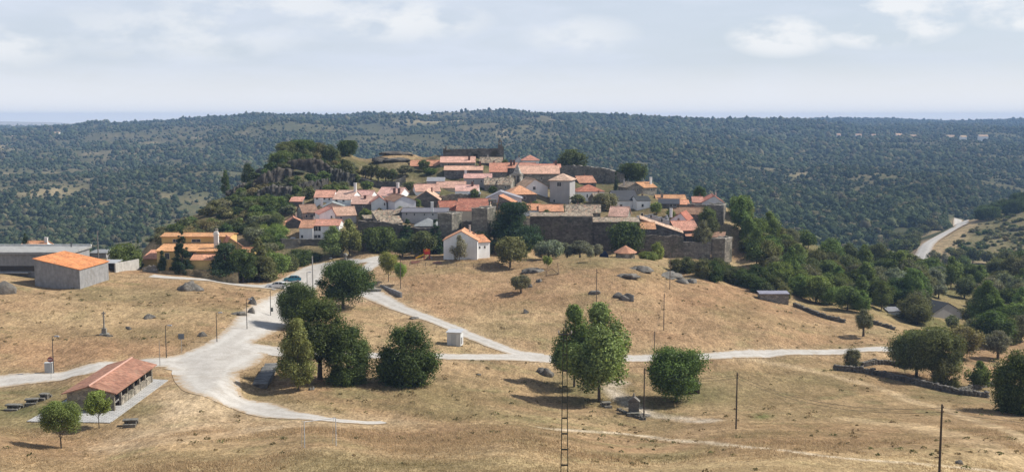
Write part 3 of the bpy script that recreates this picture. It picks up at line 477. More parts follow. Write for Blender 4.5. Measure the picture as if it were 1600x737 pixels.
# ---- ground colours (albedo) by vegetation zone, with haze paleness painted into the far left
BLOBS = [(480, 394, 70, 9, 'earth', .95), (700, 385, 150, 9, 'earth', .8), (930, 290, 40, 12, 'earth', .6), (800, 330, 150, 30, 'earth', .55), (600, 320, 80, 25, 'earth', .5), (440, 360, 50, 30, 'earth', .5), (1105, 418, 60, 7, 'green', .8), (700, 270, 60, 14, 'earth', .5), (50, 640, 110, 26, 'lawn', .8), (60, 612, 90, 12, 'lawn', .6), (225, 640, 30, 26, 'lawn', .5), (20, 662, 80, 10, 'lawn', .5), (300, 620, 25, 14, 'green', .3), (215, 460, 90, 14, 'lawn', .5), (400, 600, 30, 30, 'green', .5), (60, 525, 90, 14, 'green', .35), (340, 480, 60, 10, 'green', .3),
 (900, 600, 50, 22, 'lawn', .9), (1080, 620, 60, 18, 'lawn', .8), (1190, 650, 16, 5, 'lush', 1), (1130, 605, 60, 20, 'green', .4), (830, 690, 20, 18, 'green', .5), (640, 600, 80, 18, 'green', .35), (1290, 590, 70, 18, 'green', .5), (1500, 615, 80, 16, 'lawn', .7), (1150, 490, 30, 24, 'green', .5), (1220, 505, 40, 14, 'green', .3), (1010, 425, 60, 20, 'green', .3), (910, 410, 80, 8, 'green', .55), (720, 412, 80, 6, 'green', .6), (800, 480, 60, 14, 'green', .25),
 (1100, 545, 120, 12, 'pale', .2), (1300, 640, 200, 40, 'green', .45), (1150, 600, 110, 30, 'green', .5), (700, 610, 150, 30, 'green', .35), (760, 440, 160, 40, 'orange', .5), (1050, 500, 150, 40, 'orange', .5), (120, 520, 200, 40, 'orange', .45), (1350, 680, 160, 20, 'orange', .5), (950, 510, 80, 20, 'orange', .5), (700, 450, 100, 24, 'orange', .4), (900, 450, 120, 20, 'orange', .35), (1130, 460, 80, 16, 'orange', .45), (1200, 500, 90, 20, 'orange', .45), (150, 545, 150, 16, 'orange', .6), (100, 500, 100, 18, 'pale', .4), (1450, 725, 200, 22, 'pale', .8), (1100, 725, 200, 16, 'pale', .5), (330, 700, 120, 20, 'pale', .35), (60, 690, 100, 14, 'orange', .4), (500, 720, 100, 14, 'green', .4), (300, 735, 80, 10, 'green', .35), (720, 660, 70, 10, 'orange', .3),
 (1300, 530, 70, 12, 'orange', .4), (590, 500, 60, 16, 'pale', .3), (1350, 520, 60, 10, 'pale', .3), (600, 246, 40, 6, 'dry', .9), (655, 243, 34, 5, 'dry', .8), (585, 283, 32, 3, 'lush', .6), (1155, 345, 16, 24, 'dry', .9), (1420, 490, 40, 10, 'green', .3), (1130, 415, 60, 5, 'pale', .6), (450, 275, 70, 26, 'earth', .75), (340, 330, 90, 40, 'earth', .55)]
PAL = {'dry': (.345, .238, .135), 'green': (.18, .155, .075), 'lush': (.10, .15, .04), 'orange': (.315, .196, .11), 'pale': (.47, .36, .20), 'lawn': (.145, .135, .064), 'earth': (.105, .095, .052)}
def ground_color(V, a, D):
    X, Y = V[:, 0], V[:, 1]; n1 = fbm(X / 14, Y / 9, 4)[:, None]; n2 = fbm(X / 40 + 9, Y / 30, 3)[:, None]; n3 = fbm(X / 4 + 3, Y / 2.5, 3)[:, None]
    col = np.array(PAL['dry'])[None] * (1 + n3 * .5) + 0 * n1
    def mix(c, m): 
        nonlocal col; col = col * (1 - m) + np.array(c)[None] * m
    mix(PAL['orange'], np.clip(n1 * 2.6 + .25, 0, .8)); mix(PAL['pale'], np.clip(n2 * 2.4 - .2, 0, .4)); mix(PAL['green'], np.clip(fbm(X / 18 - 5, Y / 13 + 8, 4)[:, None] * 3.0 - .22, 0, .6))
    mix((.235, .20, .10), np.clip(fbm(X / 6 + 50, Y / 4, 3)[:, None] * 4 - .5, 0, .7)); mix((.21, .155, .09), np.clip(fbm(X / 3.2 + 70, Y / 1.9, 3)[:, None] * 4 - .8, 0, .6))
    # brow of the near slope: bleached tall grass
    mix(PAL['pale'], np.clip((118 - Y) / 25, 0, .4)[:, None])
    # picture position of each ground point, for the measured patches
    t = V[:, 2] - CZ; fw = Y * CP - t * SP; px = CX + F * X / np.maximum(fw, 1e-3); py = CY - F * (Y * SP + t * CP) / np.maximum(fw, 1e-3)
    near = np.clip((345 - Y) / 30, 0, 1); vill = np.clip((Y - 300) / 40, 0, 1)
    valley = np.clip((px - 1180) / 120, 0, 1) * np.clip((Y - 262) / 25, 0, 1)
    mix((.25, .205, .10), (valley * .8)[:, None]); mix((.14, .14, .055), (valley * np.clip(fbm(X / 16, Y / 16, 3) * 3 + .2, 0, .8))[:, None])
    w = np.clip((Y - 325) / 40, 0, 1) * (1 - valley * .5); mix((.165, .14, .078), (w * .9)[:, None]); mix((.10, .10, .045), (w * np.clip(fbm(X / 11, Y / 11, 4) * 4 + .35, 0, .85))[:, None]); mix((.36, .275, .15), (w * np.clip(fbm(X / 13 + 31, Y / 13, 4) * 4 - .35, 0, .8))[:, None])
    f = np.clip((Y - 560) / 120, 0, 1); mix((.155, .135, .075), f[:, None]); mix((.095, .10, .05), (f * np.clip(fbm(X / 70, Y / 70, 5) * 3 + .5, 0, .9))[:, None])
    mix((.36, .28, .17), (f * np.clip(fbm(X / 55 + 11, Y / 55, 4) * 5 - .75, 0, .8) * np.clip(fbm(X / 400 + 4, Y / 400, 2) * 5 + .6, 0, 1))[:, None])
    mix((.085, .088, .046), (f * np.clip(fbm(X / 7, Y / 16, 3) * 6 + .1, 0, .8))[:, None])
    wd = np.clip(fbm(X / 85, Y / 85, 4) * 2.6 + fbm(X / 420 + 5, Y / 420, 3) * 1.6 + .40 + np.where(px > 880, .34, 0) + np.where(px < 330, -.22, 0), 0, 1); mix((.068, .078, .040), (f * np.clip(wd * 1.3 - .15, 0, .85))[:, None])
    for fx, fy, rx, ry, k in ((100, 300, 90, 10, .5), (130, 320, 60, 8, .5), (230, 245, 50, 5, .5), (700, 189, 70, 3.2, .95), (790, 209, 14, 5, .9), (640, 193, 26, 2, .6), (1290, 339, 24, 4, .9), (1320, 266, 60, 6, .45), (1270, 274, 40, 5, .5), (1400, 325, 24, 8, .8), (1410, 302, 18, 7, .7), (880, 192, 22, 3, .7), (1110, 203, 40, 3, .4), (1480, 219, 90, 2.2, .7), (60, 215, 40, 3, .5), (12, 230, 14, 4, .7), (1300, 320, 30, 5, .5), (420, 250, 40, 5, .3), (1240, 240, 60, 4, .3)):
        e = np.exp(-((px - fx) / rx) ** 2 - ((py - fy) / ry) ** 2) * f; mix((.44, .35, .20), np.clip(e * k * (1.0 + fbm(X / 30, Y / 30, 3) * 1.6), 0, 1)[:, None])
    rh = np.clip((px - 1470) / 40, 0, 1) * np.clip((Y - 540) / 40, 0, 1) * np.clip((850 - Y) / 40, 0, 1); mix((.20, .17, .092), (rh * .9)[:, None]); mix((.115, .112, .056), (rh * np.clip(fbm(X / 9, Y / 16, 4) * 4 + .35, 0, .8))[:, None])
    for fx, fy, rx, ry, c, k in BLOBS:
        lim = 1 if fy > 400 else 0
        e = np.exp(-((px - fx) / rx) ** 2 - ((py - fy) / ry) ** 2) * np.where(Y < (520 if fy > 230 else 9e9), 1, 0); mix(PAL[c], np.clip(e * k * (1 + n1[:, 0] * 1.6), 0, 1)[:, None])
    for pts, wd, c, k in TRACKS:
        L = pline(pts, 1.5); m = near_line(V, L, wd) * k * np.clip(.85 + n3[:, 0] * 1.6, 0, 1); mix(c, m[:, None])
    for k_, L in RLINES.items():
        m = near_line(V, L, rwidth(k_, len(L)).mean() / 2 + 1.6) * .7 * np.clip(.7 + n3[:, 0] * 2, 0, 1); mix((.40, .30, .185), m[:, None])
    mix((.44, .42, .38), np.clip((Y - 4900) / 500, 0, 1)[:, None] * np.clip((-X / Y - .25) * 20, 0, 1)[:, None])  # far left mountains paled in the colour itself, imitating distant haze
    return np.clip(col, .01, .8)
_a = np.concatenate([np.linspace(-1.5, -.62, 30, endpoint=False), np.linspace(-.62, .62, 1000), np.linspace(.62, 1.5, 31)[1:]])
_l = np.concatenate([np.linspace(math.log(3), math.log(60), 40, endpoint=False), np.linspace(math.log(60), math.log(780), 520, endpoint=False), np.linspace(math.log(780), math.log(6600), 220)])
_AA, _LL = np.meshgrid(_a, _l); _Y = np.exp(_LL).ravel(); _X = (_AA.ravel() * _Y); _Z = hgt(_X, _Y); GV = np.column_stack([_X, _Y, _Z])
_na, _nl = len(_a), len(_l); _i = np.arange(_nl - 1)[:, None] * _na + np.arange(_na - 1)[None]; _i = _i.ravel()
_f = np.column_stack([_i, _i + 1, _i + 1 + _na, _i + _na])
print('ground top', _Z.max() - CZ, 'near', _Z[_Y < 7000].max() - CZ)
ground = link('ground', mesh_np('ground', GV, _f, 'ground', ground_color(GV, _AA.ravel(), _Y), 'gcol', smooth=True)); ground['kind'] = 'structure'
# ---- road sheets draped a few centimetres above the ground
ORDER = list(ROADS)
for k in ORDER:
    L = spline(RLINES[k], .7 if k != 'valley_road' else 2.0)[:, :2]; n = len(L); w = rwidth(k, n) / 2
    t = np.gradient(L, axis=0); t /= np.linalg.norm(t, axis=1)[:, None] + 1e-9; nr = np.column_stack([-t[:, 1], t[:, 0]]); M = 13; u = np.linspace(-1, 1, M)
    jit = 1 + .12 * fbm(np.arange(n) * .11, np.full(n, 3.7 * ORDER.index(k)), 3)[:, None]
    V = L[:, None] + nr[:, None] * (u[None, :, None] * (w[:, None] * jit)[:, :, None] * 1.22); V = V.reshape(-1, 2)
    z = hgt(V[:, 0], V[:, 1]) + .05 + .004 * ORDER.index(k) + np.where(V[:, 1] > 330, .12, 0) + np.where(V[:, 1] > 520, .5, 0)
    e = np.tile(np.abs(u), n)
    for k2 in ORDER:
        if k2 != k: e = e * (1 - np.clip(near_line(np.column_stack([V, z]), RLINES[k2], rwidth(k2, len(RLINES[k2])).mean() * .42) * 1.6, 0, 1))
    i = (np.arange(n - 1)[:, None] * M + np.arange(M - 1)[None]).ravel()
    o = link(k, mesh_np(k, np.column_stack([V, z]), np.column_stack([i, i + M, i + M + 1, i + 1]), 'road', e, 'edge', smooth=True)); o['kind'] = 'structure'
# ---- air: pale haze round the whole place, sky outside
hm = bpy.data.materials.new('haze'); hm.use_nodes = True; ht = hm.node_tree; ht.nodes.clear()
pv = N(ht, 'ShaderNodeVolumePrincipled', inp={'Density': 1.35e-4, 'Anisotropy': 0.0}); pv.inputs['Color'].default_value = (.40, .62, 1.0, 1)
ho = N(ht, 'ShaderNodeOutputMaterial'); ht.links.new(pv.outputs[0], ho.inputs['Volume']); MATS['haze'] = hm
hb = MB(); hb.box(-10500, 10500, -60, 6900, float(GV[:, 2].min()) - 1, max(CZ + 16, float(GV[:, 2].max()) + 13)); hz_o = hb.build('haze', 'haze'); hz_o['kind'] = 'stuff'
# ------------------------------------------------------------------ houses
def roof_quad(mb, pts, th=.14):
    """a sloping slab: pts = eave-left, eave-right, ridge-right, ridge-left (top face), tiles run along the first edge"""
    p = [Vector(q) for q in pts]; n = (p[1] - p[0]).cross(p[-1] - p[0]).normalized(); u = (p[1] - p[0]).normalized(); v = n.cross(u)
    uv = [((q - p[0]).dot(u) + 3, (q - p[0]).dot(v)) for q in p]
    lo = [q - n * th for q in p]; mb.quad(p, uv); mb.quad(list(reversed(lo)))
    k = len(p)
    for i in range(k): j = (i + 1) % k; mb.quad([lo[i], lo[j], p[j], p[i]])
def wall_col(code, r): 
    m, c = WALL[code]; k = r.uniform(.9, 1.08); return m, tuple(x * k for x in c)
def roof_col(code, r):
    c = ROOF[code]; k = r.uniform(.86, 1.12); return (c[0] * k, c[1] * k * r.uniform(.94, 1.08), c[2] * k * r.uniform(.9, 1.12))
def window(root, x, z, w, h, side=False, y=0.0, frame=(.55, .53, .5), name='window'):
    f = MB(); t = min(.09, w * .16); d = -.05
    f.box(x - w / 2 - t, x + w / 2 + t, y + d, y - .004, z - t, z); f.box(x - w / 2 - t, x + w / 2 + t, y + d, y - .004, z + h, z + h + t)
    f.box(x - w / 2 - t, x - w / 2, y + d, y - .004, z, z + h); f.box(x + w / 2, x + w / 2 + t, y + d, y - .004, z, z + h)
    if w > .7: f.box(x - .025, x + .025, y + d + .012, y - .006, z, z + h)
    o = f.build(name, 'paint', root, frame); p = MB(); p.box(x - w / 2, x + w / 2, y - .022, y - .003, z, z + h); p.build('pane', 'glass', o); return o
def build_body(root, base, s, r, first):
    """one block of a house, in the frame of its root"""
    D, L = s['D'], s['L']; yaw = R(s.get('yaw', 0)); xc = (s['x0'] + s['x1']) / 2; a = float(azim(xc, s['ye']))
    Wd = (float(azim(s['x1'], s['ye'])) - float(azim(s['x0'], s['ye']))) * D / max(.4, math.cos(yaw) - a * math.sin(yaw))
    org = P(xc, s['yb'], D); q = MB(); zb = org.z
    cy, sy = math.cos(yaw - root['_yaw']), math.sin(yaw - root['_yaw']); off = Matrix.Rotation(-root['_yaw'], 3, 'Z') @ (org - base)
    T = Matrix.Translation(off) @ Matrix.Rotation(yaw - root['_yaw'], 4, 'Z')
    he = zat(s['ye'], D) - zb; typ = s['typ']; lap = s.get('lap', .35)
    Dr = D + (L / 2 if typ in ('x', 'hip') else L if typ == 'shed' else 0); hr = zat(s['yr'], Dr) - zb
    hr = max(hr, he + .25) if typ != 'none' else he
    gl = min(h1((org.x + cx * math.cos(yaw) - cd * math.sin(yaw)), (org.y + cx * math.sin(yaw) + cd * math.cos(yaw))) for cx in (-Wd / 2, Wd / 2) for cd in (0, L)) - zb
    b = min(-.4, gl - .5); x0, x1 = -Wd / 2, Wd / 2; ap = x0 + Wd * s.get('apex', .5); wm, wc = wall_col(s['wall'], r); rc = roof_col(s['roof'], r)
    w = MB()
    if typ in ('x', 'shed'):
        prof = [(0, he), (L / 2, hr), (L, he)] if typ == 'x' else [(0, he), (L, hr)]
        w.quad([(x0, 0, b), (x1, 0, b), (x1, 0, he), (x0, 0, he)]); zt = prof[-1][1]; w.quad([(x1, L, b), (x0, L, b), (x0, L, zt), (x1, L, zt)])
        w.quad([(x0, L, b), (x0, 0, b)] + [(x0, y, z) for y, z in prof]); w.quad([(x1, 0, b), (x1, L, b)] + [(x1, y, z) for y, z in reversed(prof)])
        w.quad([(x0, 0, b), (x0, L, b), (x1, L, b), (x1, 0, b)])
    elif typ == 'y':
        g = [(x0, he), (ap, hr), (x1, he)]
        w.quad([(x0, 0, b), (x1, 0, b), (x1, 0, he), (ap, 0, hr), (x0, 0, he)]); w.quad([(x1, L, b), (x0, L, b), (x0, L, he), (ap, L, hr), (x1, L, he)])
        w.quad([(x0, L, b), (x0, 0, b), (x0, 0, he), (x0, L, he)]); w.quad([(x1, 0, b), (x1, L, b), (x1, L, he), (x1, 0, he)]); w.quad([(x0, 0, b), (x0, L, b), (x1, L, b), (x1, 0, b)])
    elif typ == 'none':      # ruin: four open walls with a broken top
        t = .6
        for (xa, xb, ya, yb_) in ((x0, x1, 0, t), (x0, x1, L - t, L), (x0, x0 + t, t, L - t), (x1 - t, x1, t, L - t)):
            k = 7
            for i in range(k):
                if xb - xa > yb_ - ya: seg = (xa + (xb - xa) * i / k, xa + (xb - xa) * (i + 1) / k, ya, yb_)
                else: seg = (xa, xb, ya + (yb_ - ya) * i / k, ya + (yb_ - ya) * (i + 1) / k)
                e = abs(i - 3) / 3.0; w.box(*seg, b, he * (1.25 - .5 * e) * r.uniform(.85, 1.05))
    else: w.box(x0, x1, 0, L, b, he - .02)
    def put(o): o.matrix_parent_inverse = Matrix.Identity(4); o.matrix_basis = T; return o
    wo_ = put(w.build('wall', wm, root, wc))
    m = MB(); o_ = lap
    if typ == 'x':
        sl_ = (hr - he) / (L / 2); e0 = he - sl_ * o_; d = .06
        roof_quad(m, [(x0 - o_ * .6, -o_, e0 + d), (x1 + o_ * .6, -o_, e0 + d), (x1 + o_ * .6, L / 2, hr + d), (x0 - o_ * .6, L / 2, hr + d)])
        roof_quad(m, [(x1 + o_ * .6, L + o_, e0 + d), (x0 - o_ * .6, L + o_, e0 + d), (x0 - o_ * .6, L / 2, hr + d + .003), (x1 + o_ * .6, L / 2, hr + d + .003)])
        if s['roof'] not in ('slate', 'grey'): m.tube([(x0 - o_ * .6, L / 2, hr + d), (x1 + o_ * .6, L / 2, hr + d)], .12, 6)
    elif typ == 'shed':
        sl_ = (hr - he) / L; d = .06
        roof_quad(m, [(x0 - o_ * .6, -o_, he - sl_ * o_ + d), (x1 + o_ * .6, -o_, he - sl_ * o_ + d), (x1 + o_ * .6, L + o_, hr + sl_ * o_ + d), (x0 - o_ * .6, L + o_, hr + sl_ * o_ + d)])
    elif typ == 'y':
        d = .06; sa = (hr - he) / max(ap - x0, .3); sb = (hr - he) / max(x1 - ap, .3)
        roof_quad(m, [(x0 - o_, L + o_ * .6, he - sa * o_ + d), (x0 - o_, -o_ * .6, he - sa * o_ + d), (ap, -o_ * .6, hr + d), (ap, L + o_ * .6, hr + d)])
        roof_quad(m, [(x1 + o_, -o_ * .6, he - sb * o_ + d), (x1 + o_, L + o_ * .6, he - sb * o_ + d), (ap, L + o_ * .6, hr + d + .003), (ap, -o_ * .6, hr + d + .003)])
        if s['roof'] not in ('slate', 'grey'): m.tube([(ap, -o_ * .6, hr + d), (ap, L + o_ * .6, hr + d)], .12, 6)
    elif typ == 'hip':
        k = max(.0, (Wd - L) / 2) if Wd > L else 0.0; c = [(x0 - o_, -o_), (x1 + o_, -o_), (x1 + o_, L + o_), (x0 - o_, L + o_)]; ra, rb = (-k, L / 2), (k, L / 2)
        A = [(*p, he) for p in c]; ra = (*ra, hr); rb = (*rb, hr)
        roof_quad(m, [A[0], A[1], rb, ra] if k else [A[0], A[1], ra]); roof_quad(m, [A[2], A[3], ra, rb] if k else [A[2], A[3], ra]); roof_quad(m, [A[1], A[2], rb]); roof_quad(m, [A[3], A[0], ra])
    if typ != 'none':
        ro = put(m.build('roof', 'slate' if s['roof'] in ('slate', 'grey', 'fibre') else 'old_tile' if s['roof'] == 'moss' else 'roof_tile', root, rc, uv=True))
        for fx, fy, hh, mat in s.get('chim', ()):
            c = MB(); cx = x0 + Wd * fx; cyy = L * fy; zr = he + (hr - he) * (1 - abs(fy - .5) * 2) if typ == 'x' else he + (hr - he) * .5
            zr = max(min(he, hr), zr - .5); c.box(cx - .38, cx + .38, cyy - .3, cyy + .3, zr, zr + hh + .5); c.box(cx - .46, cx + .46, cyy - .38, cyy + .38, zr + hh + .5, zr + hh + .62)
            col = {'white': (.74, .73, .71), 'brick': (.16, .09, .07), 'stone': (.26, .23, .2)}[mat]; o = c.build('chimney', 'plaster', ro, col)
    wins = list(s.get('win', ()))
    if not wins and D < 440 and typ == 'x' and he > 2.0 and s['wall'] not in ('yellow',) and s['x1'] - s['x0'] > 14:
        for k in range(max(1, int((s['x1'] - s['x0']) / 13))): wins.append((s['x0'] + (s['x1'] - s['x0']) * (k + .35 + r.uniform(0, .3)) / max(1, int((s['x1'] - s['x0']) / 13)), s['ye'] + r.uniform(3.2, 4.6), r.uniform(1.6, 2.4), r.uniform(2.4, 3.2)))
    if typ in ('x', 'y') and not s.get('chim', ()) and D < 440 and r.random() < .45:
        c = MB(); cx = x0 + Wd * r.uniform(.15, .85); cyy = L * r.uniform(.55, .7); c.box(cx - .25, cx + .25, cyy - .22, cyy + .22, he * .8, hr + r.uniform(.5, .9)); c.box(cx - .31, cx + .31, cyy - .28, cyy + .28, hr + .95, hr + 1.03); o = put(c.build('chimney', 'plaster', ro, (.55, .5, .45) if r.random() < .6 else (.2, .12, .09))); o.parent = ro; o.matrix_basis = Matrix.Identity(4)
    for wx, wy, ww, wh in wins:
        fx = (wx - s['x0']) / (s['x1'] - s['x0']); lx = x0 + Wd * fx; hh = wh / F * D; o = window(root, lx, zat(wy, D) - zb - hh / 2, ww / F * D, hh); put(o)
HR = random.Random(3)
def build_house(s):
    base = P((s['x0'] + s['x1']) / 2, s['yb'], s['D']); yaw = R(s['yaw'])
    root = empty(s['name'], base, yaw, s['label'], s['cat']); root['_yaw'] = yaw
    build_body(root, base, s, HR, True)
    for w in s['wings']: w.setdefault('yaw', s['yaw']); w.setdefault('chim', ()); w.setdefault('lap', .3); build_body(root, base, w, HR, False)
    del root['_yaw']; return root
for s in HS: build_house(s)
# ------------------------------------------------------------------ town walls, towers, castle
def masonry_wall(name, label, line, D, cat='wall', col=(.155, .13, .104), th=1.2, base_drop=1.0, rough=.25, seed=1):
    """line: list of (px, top py, base py, D) along the face; a wall of rough top with real thickness"""
    r = random.Random(seed); pts = []
    for (ax, at, ab, ad), (bx, bt, bb, bd) in zip(line[:-1], line[1:]):
        n = max(2, int(abs(bx - ax) / 3.2))
        for i in range(n): t = i / n; pts.append((ax + (bx - ax) * t, at + (bt - at) * t, ab + (bb - ab) * t, ad + (bd - ad) * t))
    pts.append(line[-1]); m = MB(); w = []
    for px, t, b, d in pts:
        p = P(px, t, d); z0 = min(zat(b, d), h1(p.x, d)) - base_drop; w.append((p.x, d, z0, p.z + r.uniform(-rough, rough)))
    o0 = Vector((w[0][0], w[0][1], w[0][2]))
    for a, b in zip(w[:-1], w[1:]):
        dx, dy = b[0] - a[0], b[1] - a[1]; l = math.hypot(dx, dy) + 1e-6; nx, ny = -dy / l * th, dx / l * th
        if ny < 0: nx, ny = -nx, -ny
        q = lambda v, z, k: (v[0] + nx * k - o0.x, v[1] + ny * k - o0.y, z - o0.z)
        zt = (a[3] + b[3]) / 2; m.hexa([q(a, a[2], 0), q(b, b[2], 0), q(b, b[2], 1), q(a, a[2], 1)] if dx > 0 else [q(b, b[2], 0), q(a, a[2], 0), q(a, a[2], 1), q(b, b[2], 1)],
                                        [q(a, a[3], 0), q(b, b[3], 0), q(b, b[3], 1), q(a, a[3], 1)] if dx > 0 else [q(b, b[3], 0), q(a, a[3], 0), q(a, a[3], 1), q(b, b[3], 1)])
    o = m.build(name, 'masonry', None, col); o.location = o0; tag(o, label, cat); return o
def tower(name, label, x0, x1, yt, yb, D, L, yaw, col=(.24, .22, .18), cap=(.42, .38, .32), cat='tower'):
    xc = (x0 + x1) / 2; y = R(yaw); a = float(azim(xc, yt)); Wd = (x1 - x0) / F * D / (math.cos(y) - a * math.sin(y)); base = P(xc, yb, D); root = empty(name, base, y, label, cat)
    hh = zat(yt, D) - base.z; m = MB(); r = random.Random(int(x0)); m.box(-Wd / 2, Wd / 2, 0, L, -2.5, hh)
    m.build('wall', 'masonry', root, col)
    c = MB()
    for i in range(5):
        for (xa, xb, ya, yb_) in ((-Wd / 2 - .1 + i * (Wd + .2) / 5, -Wd / 2 - .1 + (i + 1) * (Wd + .2) / 5, -.1, .5), (-Wd / 2 - .1 + i * (Wd + .2) / 5, -Wd / 2 - .1 + (i + 1) * (Wd + .2) / 5, L - .5, L + .1)): c.box(xa, xb, ya, yb_, hh - .05, hh + r.uniform(.15, .45))
        c.box(Wd / 2 - .5, Wd / 2 + .1, .5 + i * (L - 1) / 5, .5 + (i + 1) * (L - 1) / 5, hh - .05, hh + r.uniform(.15, .4))
    c.build('coping', 'masonry', root, cap); return root
tower('gate_tower', 'square stone gate tower, left and lower of the two flanking the town gate', 684, 706, 334.5, 366, 305, 6, -26)
tower('gate_tower', 'square stone gate tower, right and taller of the two, under the little belfry', 737, 761.5, 326, 358, 304, 6, -22)
tower('corner_bastion', 'low square stone bastion at the right end of the lower town wall', 1111, 1132, 373.5, 410, 322, 6, -32, col=(.25, .22, .18))
tower('wall_tower', 'tall stone corner tower carrying the lavender house on the right', 1104, 1130, 321, 364, 349, 6, -18, col=(.22, .2, .17))
def belfry(name, label, x0, x1, yt, yb, D, n, spire=None, th=1.6, yaw=0, cat='belfry', col=(.27, .245, .205)):
    xc = (x0 + x1) / 2; base = P(xc, yb, D); W_ = (x1 - x0) / F * D; hh = zat(yt, D) - base.z; root = empty(name, base, R(yaw), label, cat); m = MB()
    t = th; m.box(-W_ / 2, W_ / 2, 0, t, -3, hh * .35); k = 2 * n + 1
    for i in range(k):
        if i % 2 == 0: m.box(-W_ / 2 + W_ * i / k, -W_ / 2 + W_ * (i + 1) / k, .0, t, hh * .35, hh * .82)
    m.box(-W_ / 2 - .15, W_ / 2 + .15, -.15, t + .15, hh * .82, hh); m.build('wall', 'masonry', root, col)
    for i in range(n):
        b = MB(); x = -W_ / 2 + W_ * (2 * i + 1.5) / k; zb = hh * .50; rr = W_ / k * .36
        b.tube([(x, t / 2, zb), (x, t / 2, zb + rr * .6), (x, t / 2, zb + rr * 1.6), (x, t / 2, zb + rr * 2)], [rr, rr * .8, rr * .55, rr * .2], 10); b.tube([(x, t / 2, zb + rr * 2), (x, t / 2, hh * .83)], .05, 5); b.build('bell', 'metal', root, (.12, .11, .08))
    if spire:
        s = MB(); zt = zat(spire, D) - base.z; e = W_ / 2 * .82; c = [(-e, t / 2 - e * .8), (e, t / 2 - e * .8), (e, t / 2 + e * .8), (-e, t / 2 + e * .8)]
        for i in range(4): s.quad([(*c[i], hh + .003), (*c[(i + 1) % 4], hh + .003), (0, t / 2, zt)])
        s.quad([(*p, hh + .003) for p in reversed(c)]); s.tube([(0, t / 2, zt - .3), (0, t / 2, zt + 1.0)], .06, 5); s.build('spire', 'masonry', root, (.52, .48, .42))
    return root
belfry('bell_tower', 'stone bell tower with two arched openings and a pointed pyramid spire', 799.5, 813.5, 271, 292, 383, 2, 255, th=3, yaw=-16, cat='bell tower', col=(.44, .40, .34))
belfry('belfry_wall', 'small free-standing bell gable with two openings on the taller gate tower', 763.5, 775, 311.5, 328, 311, 2, th=1.0)
# castle ruin
cr = empty('castle_ruin', P(740, 247, 430), 0, 'roofless dark granite church ruin with a bell turret crowning the village hill', 'ruin')
def ruin_piece(nm, line, th=1.0, col=(.15, .138, .122), s=4): 
    o = masonry_wall(nm, None, line, 0, None, col, th, 1.5, .12, s); 
    for k in ('label', 'category'):
        if k in o: del o[k]
    o.parent = cr; o.location = o.location - cr.location; return o
ruin_piece('front_wall', [(696, 233.5, 247, 430), (740, 232.5, 247, 430), (784, 232, 248, 430)])
ruin_piece('rear_wall', [(699, 234, 247, 442), (784, 232.5, 247, 442)])
ruin_piece('end_wall', [(696.2, 232, 247, 430.6), (699, 233, 247, 441.6)])
ruin_piece('end_wall', [(783.2, 229, 247, 431.4), (783, 231, 247, 441.6)])
t_ = MB(); p_ = P(781.5, 232, 429.2) - cr.location; t_.box(p_.x - .9, p_.x + .9, p_.y - .5, p_.y + 1.6, p_.z - 4, p_.z + 1.4); t_.box(p_.x - .7, p_.x - .35, p_.y - .3, p_.y + 1.2, p_.z + 1.4, p_.z + 2.6); t_.box(p_.x + .35, p_.x + .7, p_.y - .3, p_.y + 1.2, p_.z + 1.4, p_.z + 2.6); t_.box(p_.x - .8, p_.x + .8, p_.y - .4, p_.y + 1.3, p_.z + 2.6, p_.z + 2.95)
t_.tube([(p_.x, p_.y + .4, p_.z + 2.9), (p_.x, p_.y + .4, p_.z + 4.2)], [.5, .08], 4); t_.build('bell_turret', 'masonry', cr, (.15, .138, .122))
t_ = MB(); p_ = P(697, 234, 429.2) - cr.location; t_.tube([(p_.x, p_.y, p_.z - .2), (p_.x, p_.y, p_.z + .9), (p_.x, p_.y, p_.z + 1.8)], [.45, .35, .05], 6); t_.build('pinnacle', 'masonry', cr, (.15, .138, .122))
d_ = MB(); p_ = P(743, 244, 429.95) - cr.location; d_.box(p_.x - .8, p_.x + .8, p_.y - .03, p_.y + .02, p_.z - 2.2, p_.z + .8); d_.build('doorway', 'wood', cr, (.02, .018, .015))
masonry_wall('town_wall', 'high dark town wall with a rough lichen-topped edge behind the grey olive trees', [(828, 337, 396, 318), (860, 338, 395, 317), (900, 339, 395, 316), (926, 339, 396, 316)], 0, seed=2, th=2.0)
masonry_wall('town_wall', 'dark town wall under a mossy tiled coping right of the tall section', [(926, 346, 398, 317), (960, 346.5, 398, 317), (1000, 347, 398, 317)], 0, seed=3, th=1.6)
masonry_wall('town_wall', 'lower stretch of town wall below the orange sheds, left of the bastion', [(1000, 366, 402, 316.5), (1024, 368, 403, 317.5), (1068, 369, 405, 320)], 0, seed=4)
masonry_wall('town_wall', 'low pale-topped town wall with hanging plants joining the bastion', [(1068, 378, 407, 320.2), (1090, 378.3, 407, 321), (1111, 378.5, 407, 322)], 0, seed=5, rough=.1, col=(.2, .18, .155))
masonry_wall('town_wall', 'dark town wall between the poplars and the left gate tower', [(559, 345, 372, 311), (600, 347, 370, 310), (628, 352, 368, 309), (648, 356, 369, 308), (683, 358, 368, 307)], 0, seed=6, rough=.15)
masonry_wall('gate_wall', 'stretch of dark wall with shrubs between the two gate towers', [(722, 345, 368, 308), (738, 346, 367, 308)], 0, seed=7)
masonry_wall('town_wall', 'dark wall behind the cedar linking the gate tower to the high wall', [(774, 338, 372, 309), (800, 336, 380, 312), (828, 340, 390, 315)], 0, seed=8)
masonry_wall('castle_wall', 'grey curved castle wall along the skyline right of the church', [(876, 258, 288, 436), (905, 258.5, 288, 434), (932, 261.5, 288, 430), (955, 265.5, 289, 424), (969, 272, 290, 416)], 0, col=(.24, .215, .18), seed=9, th=1.8)
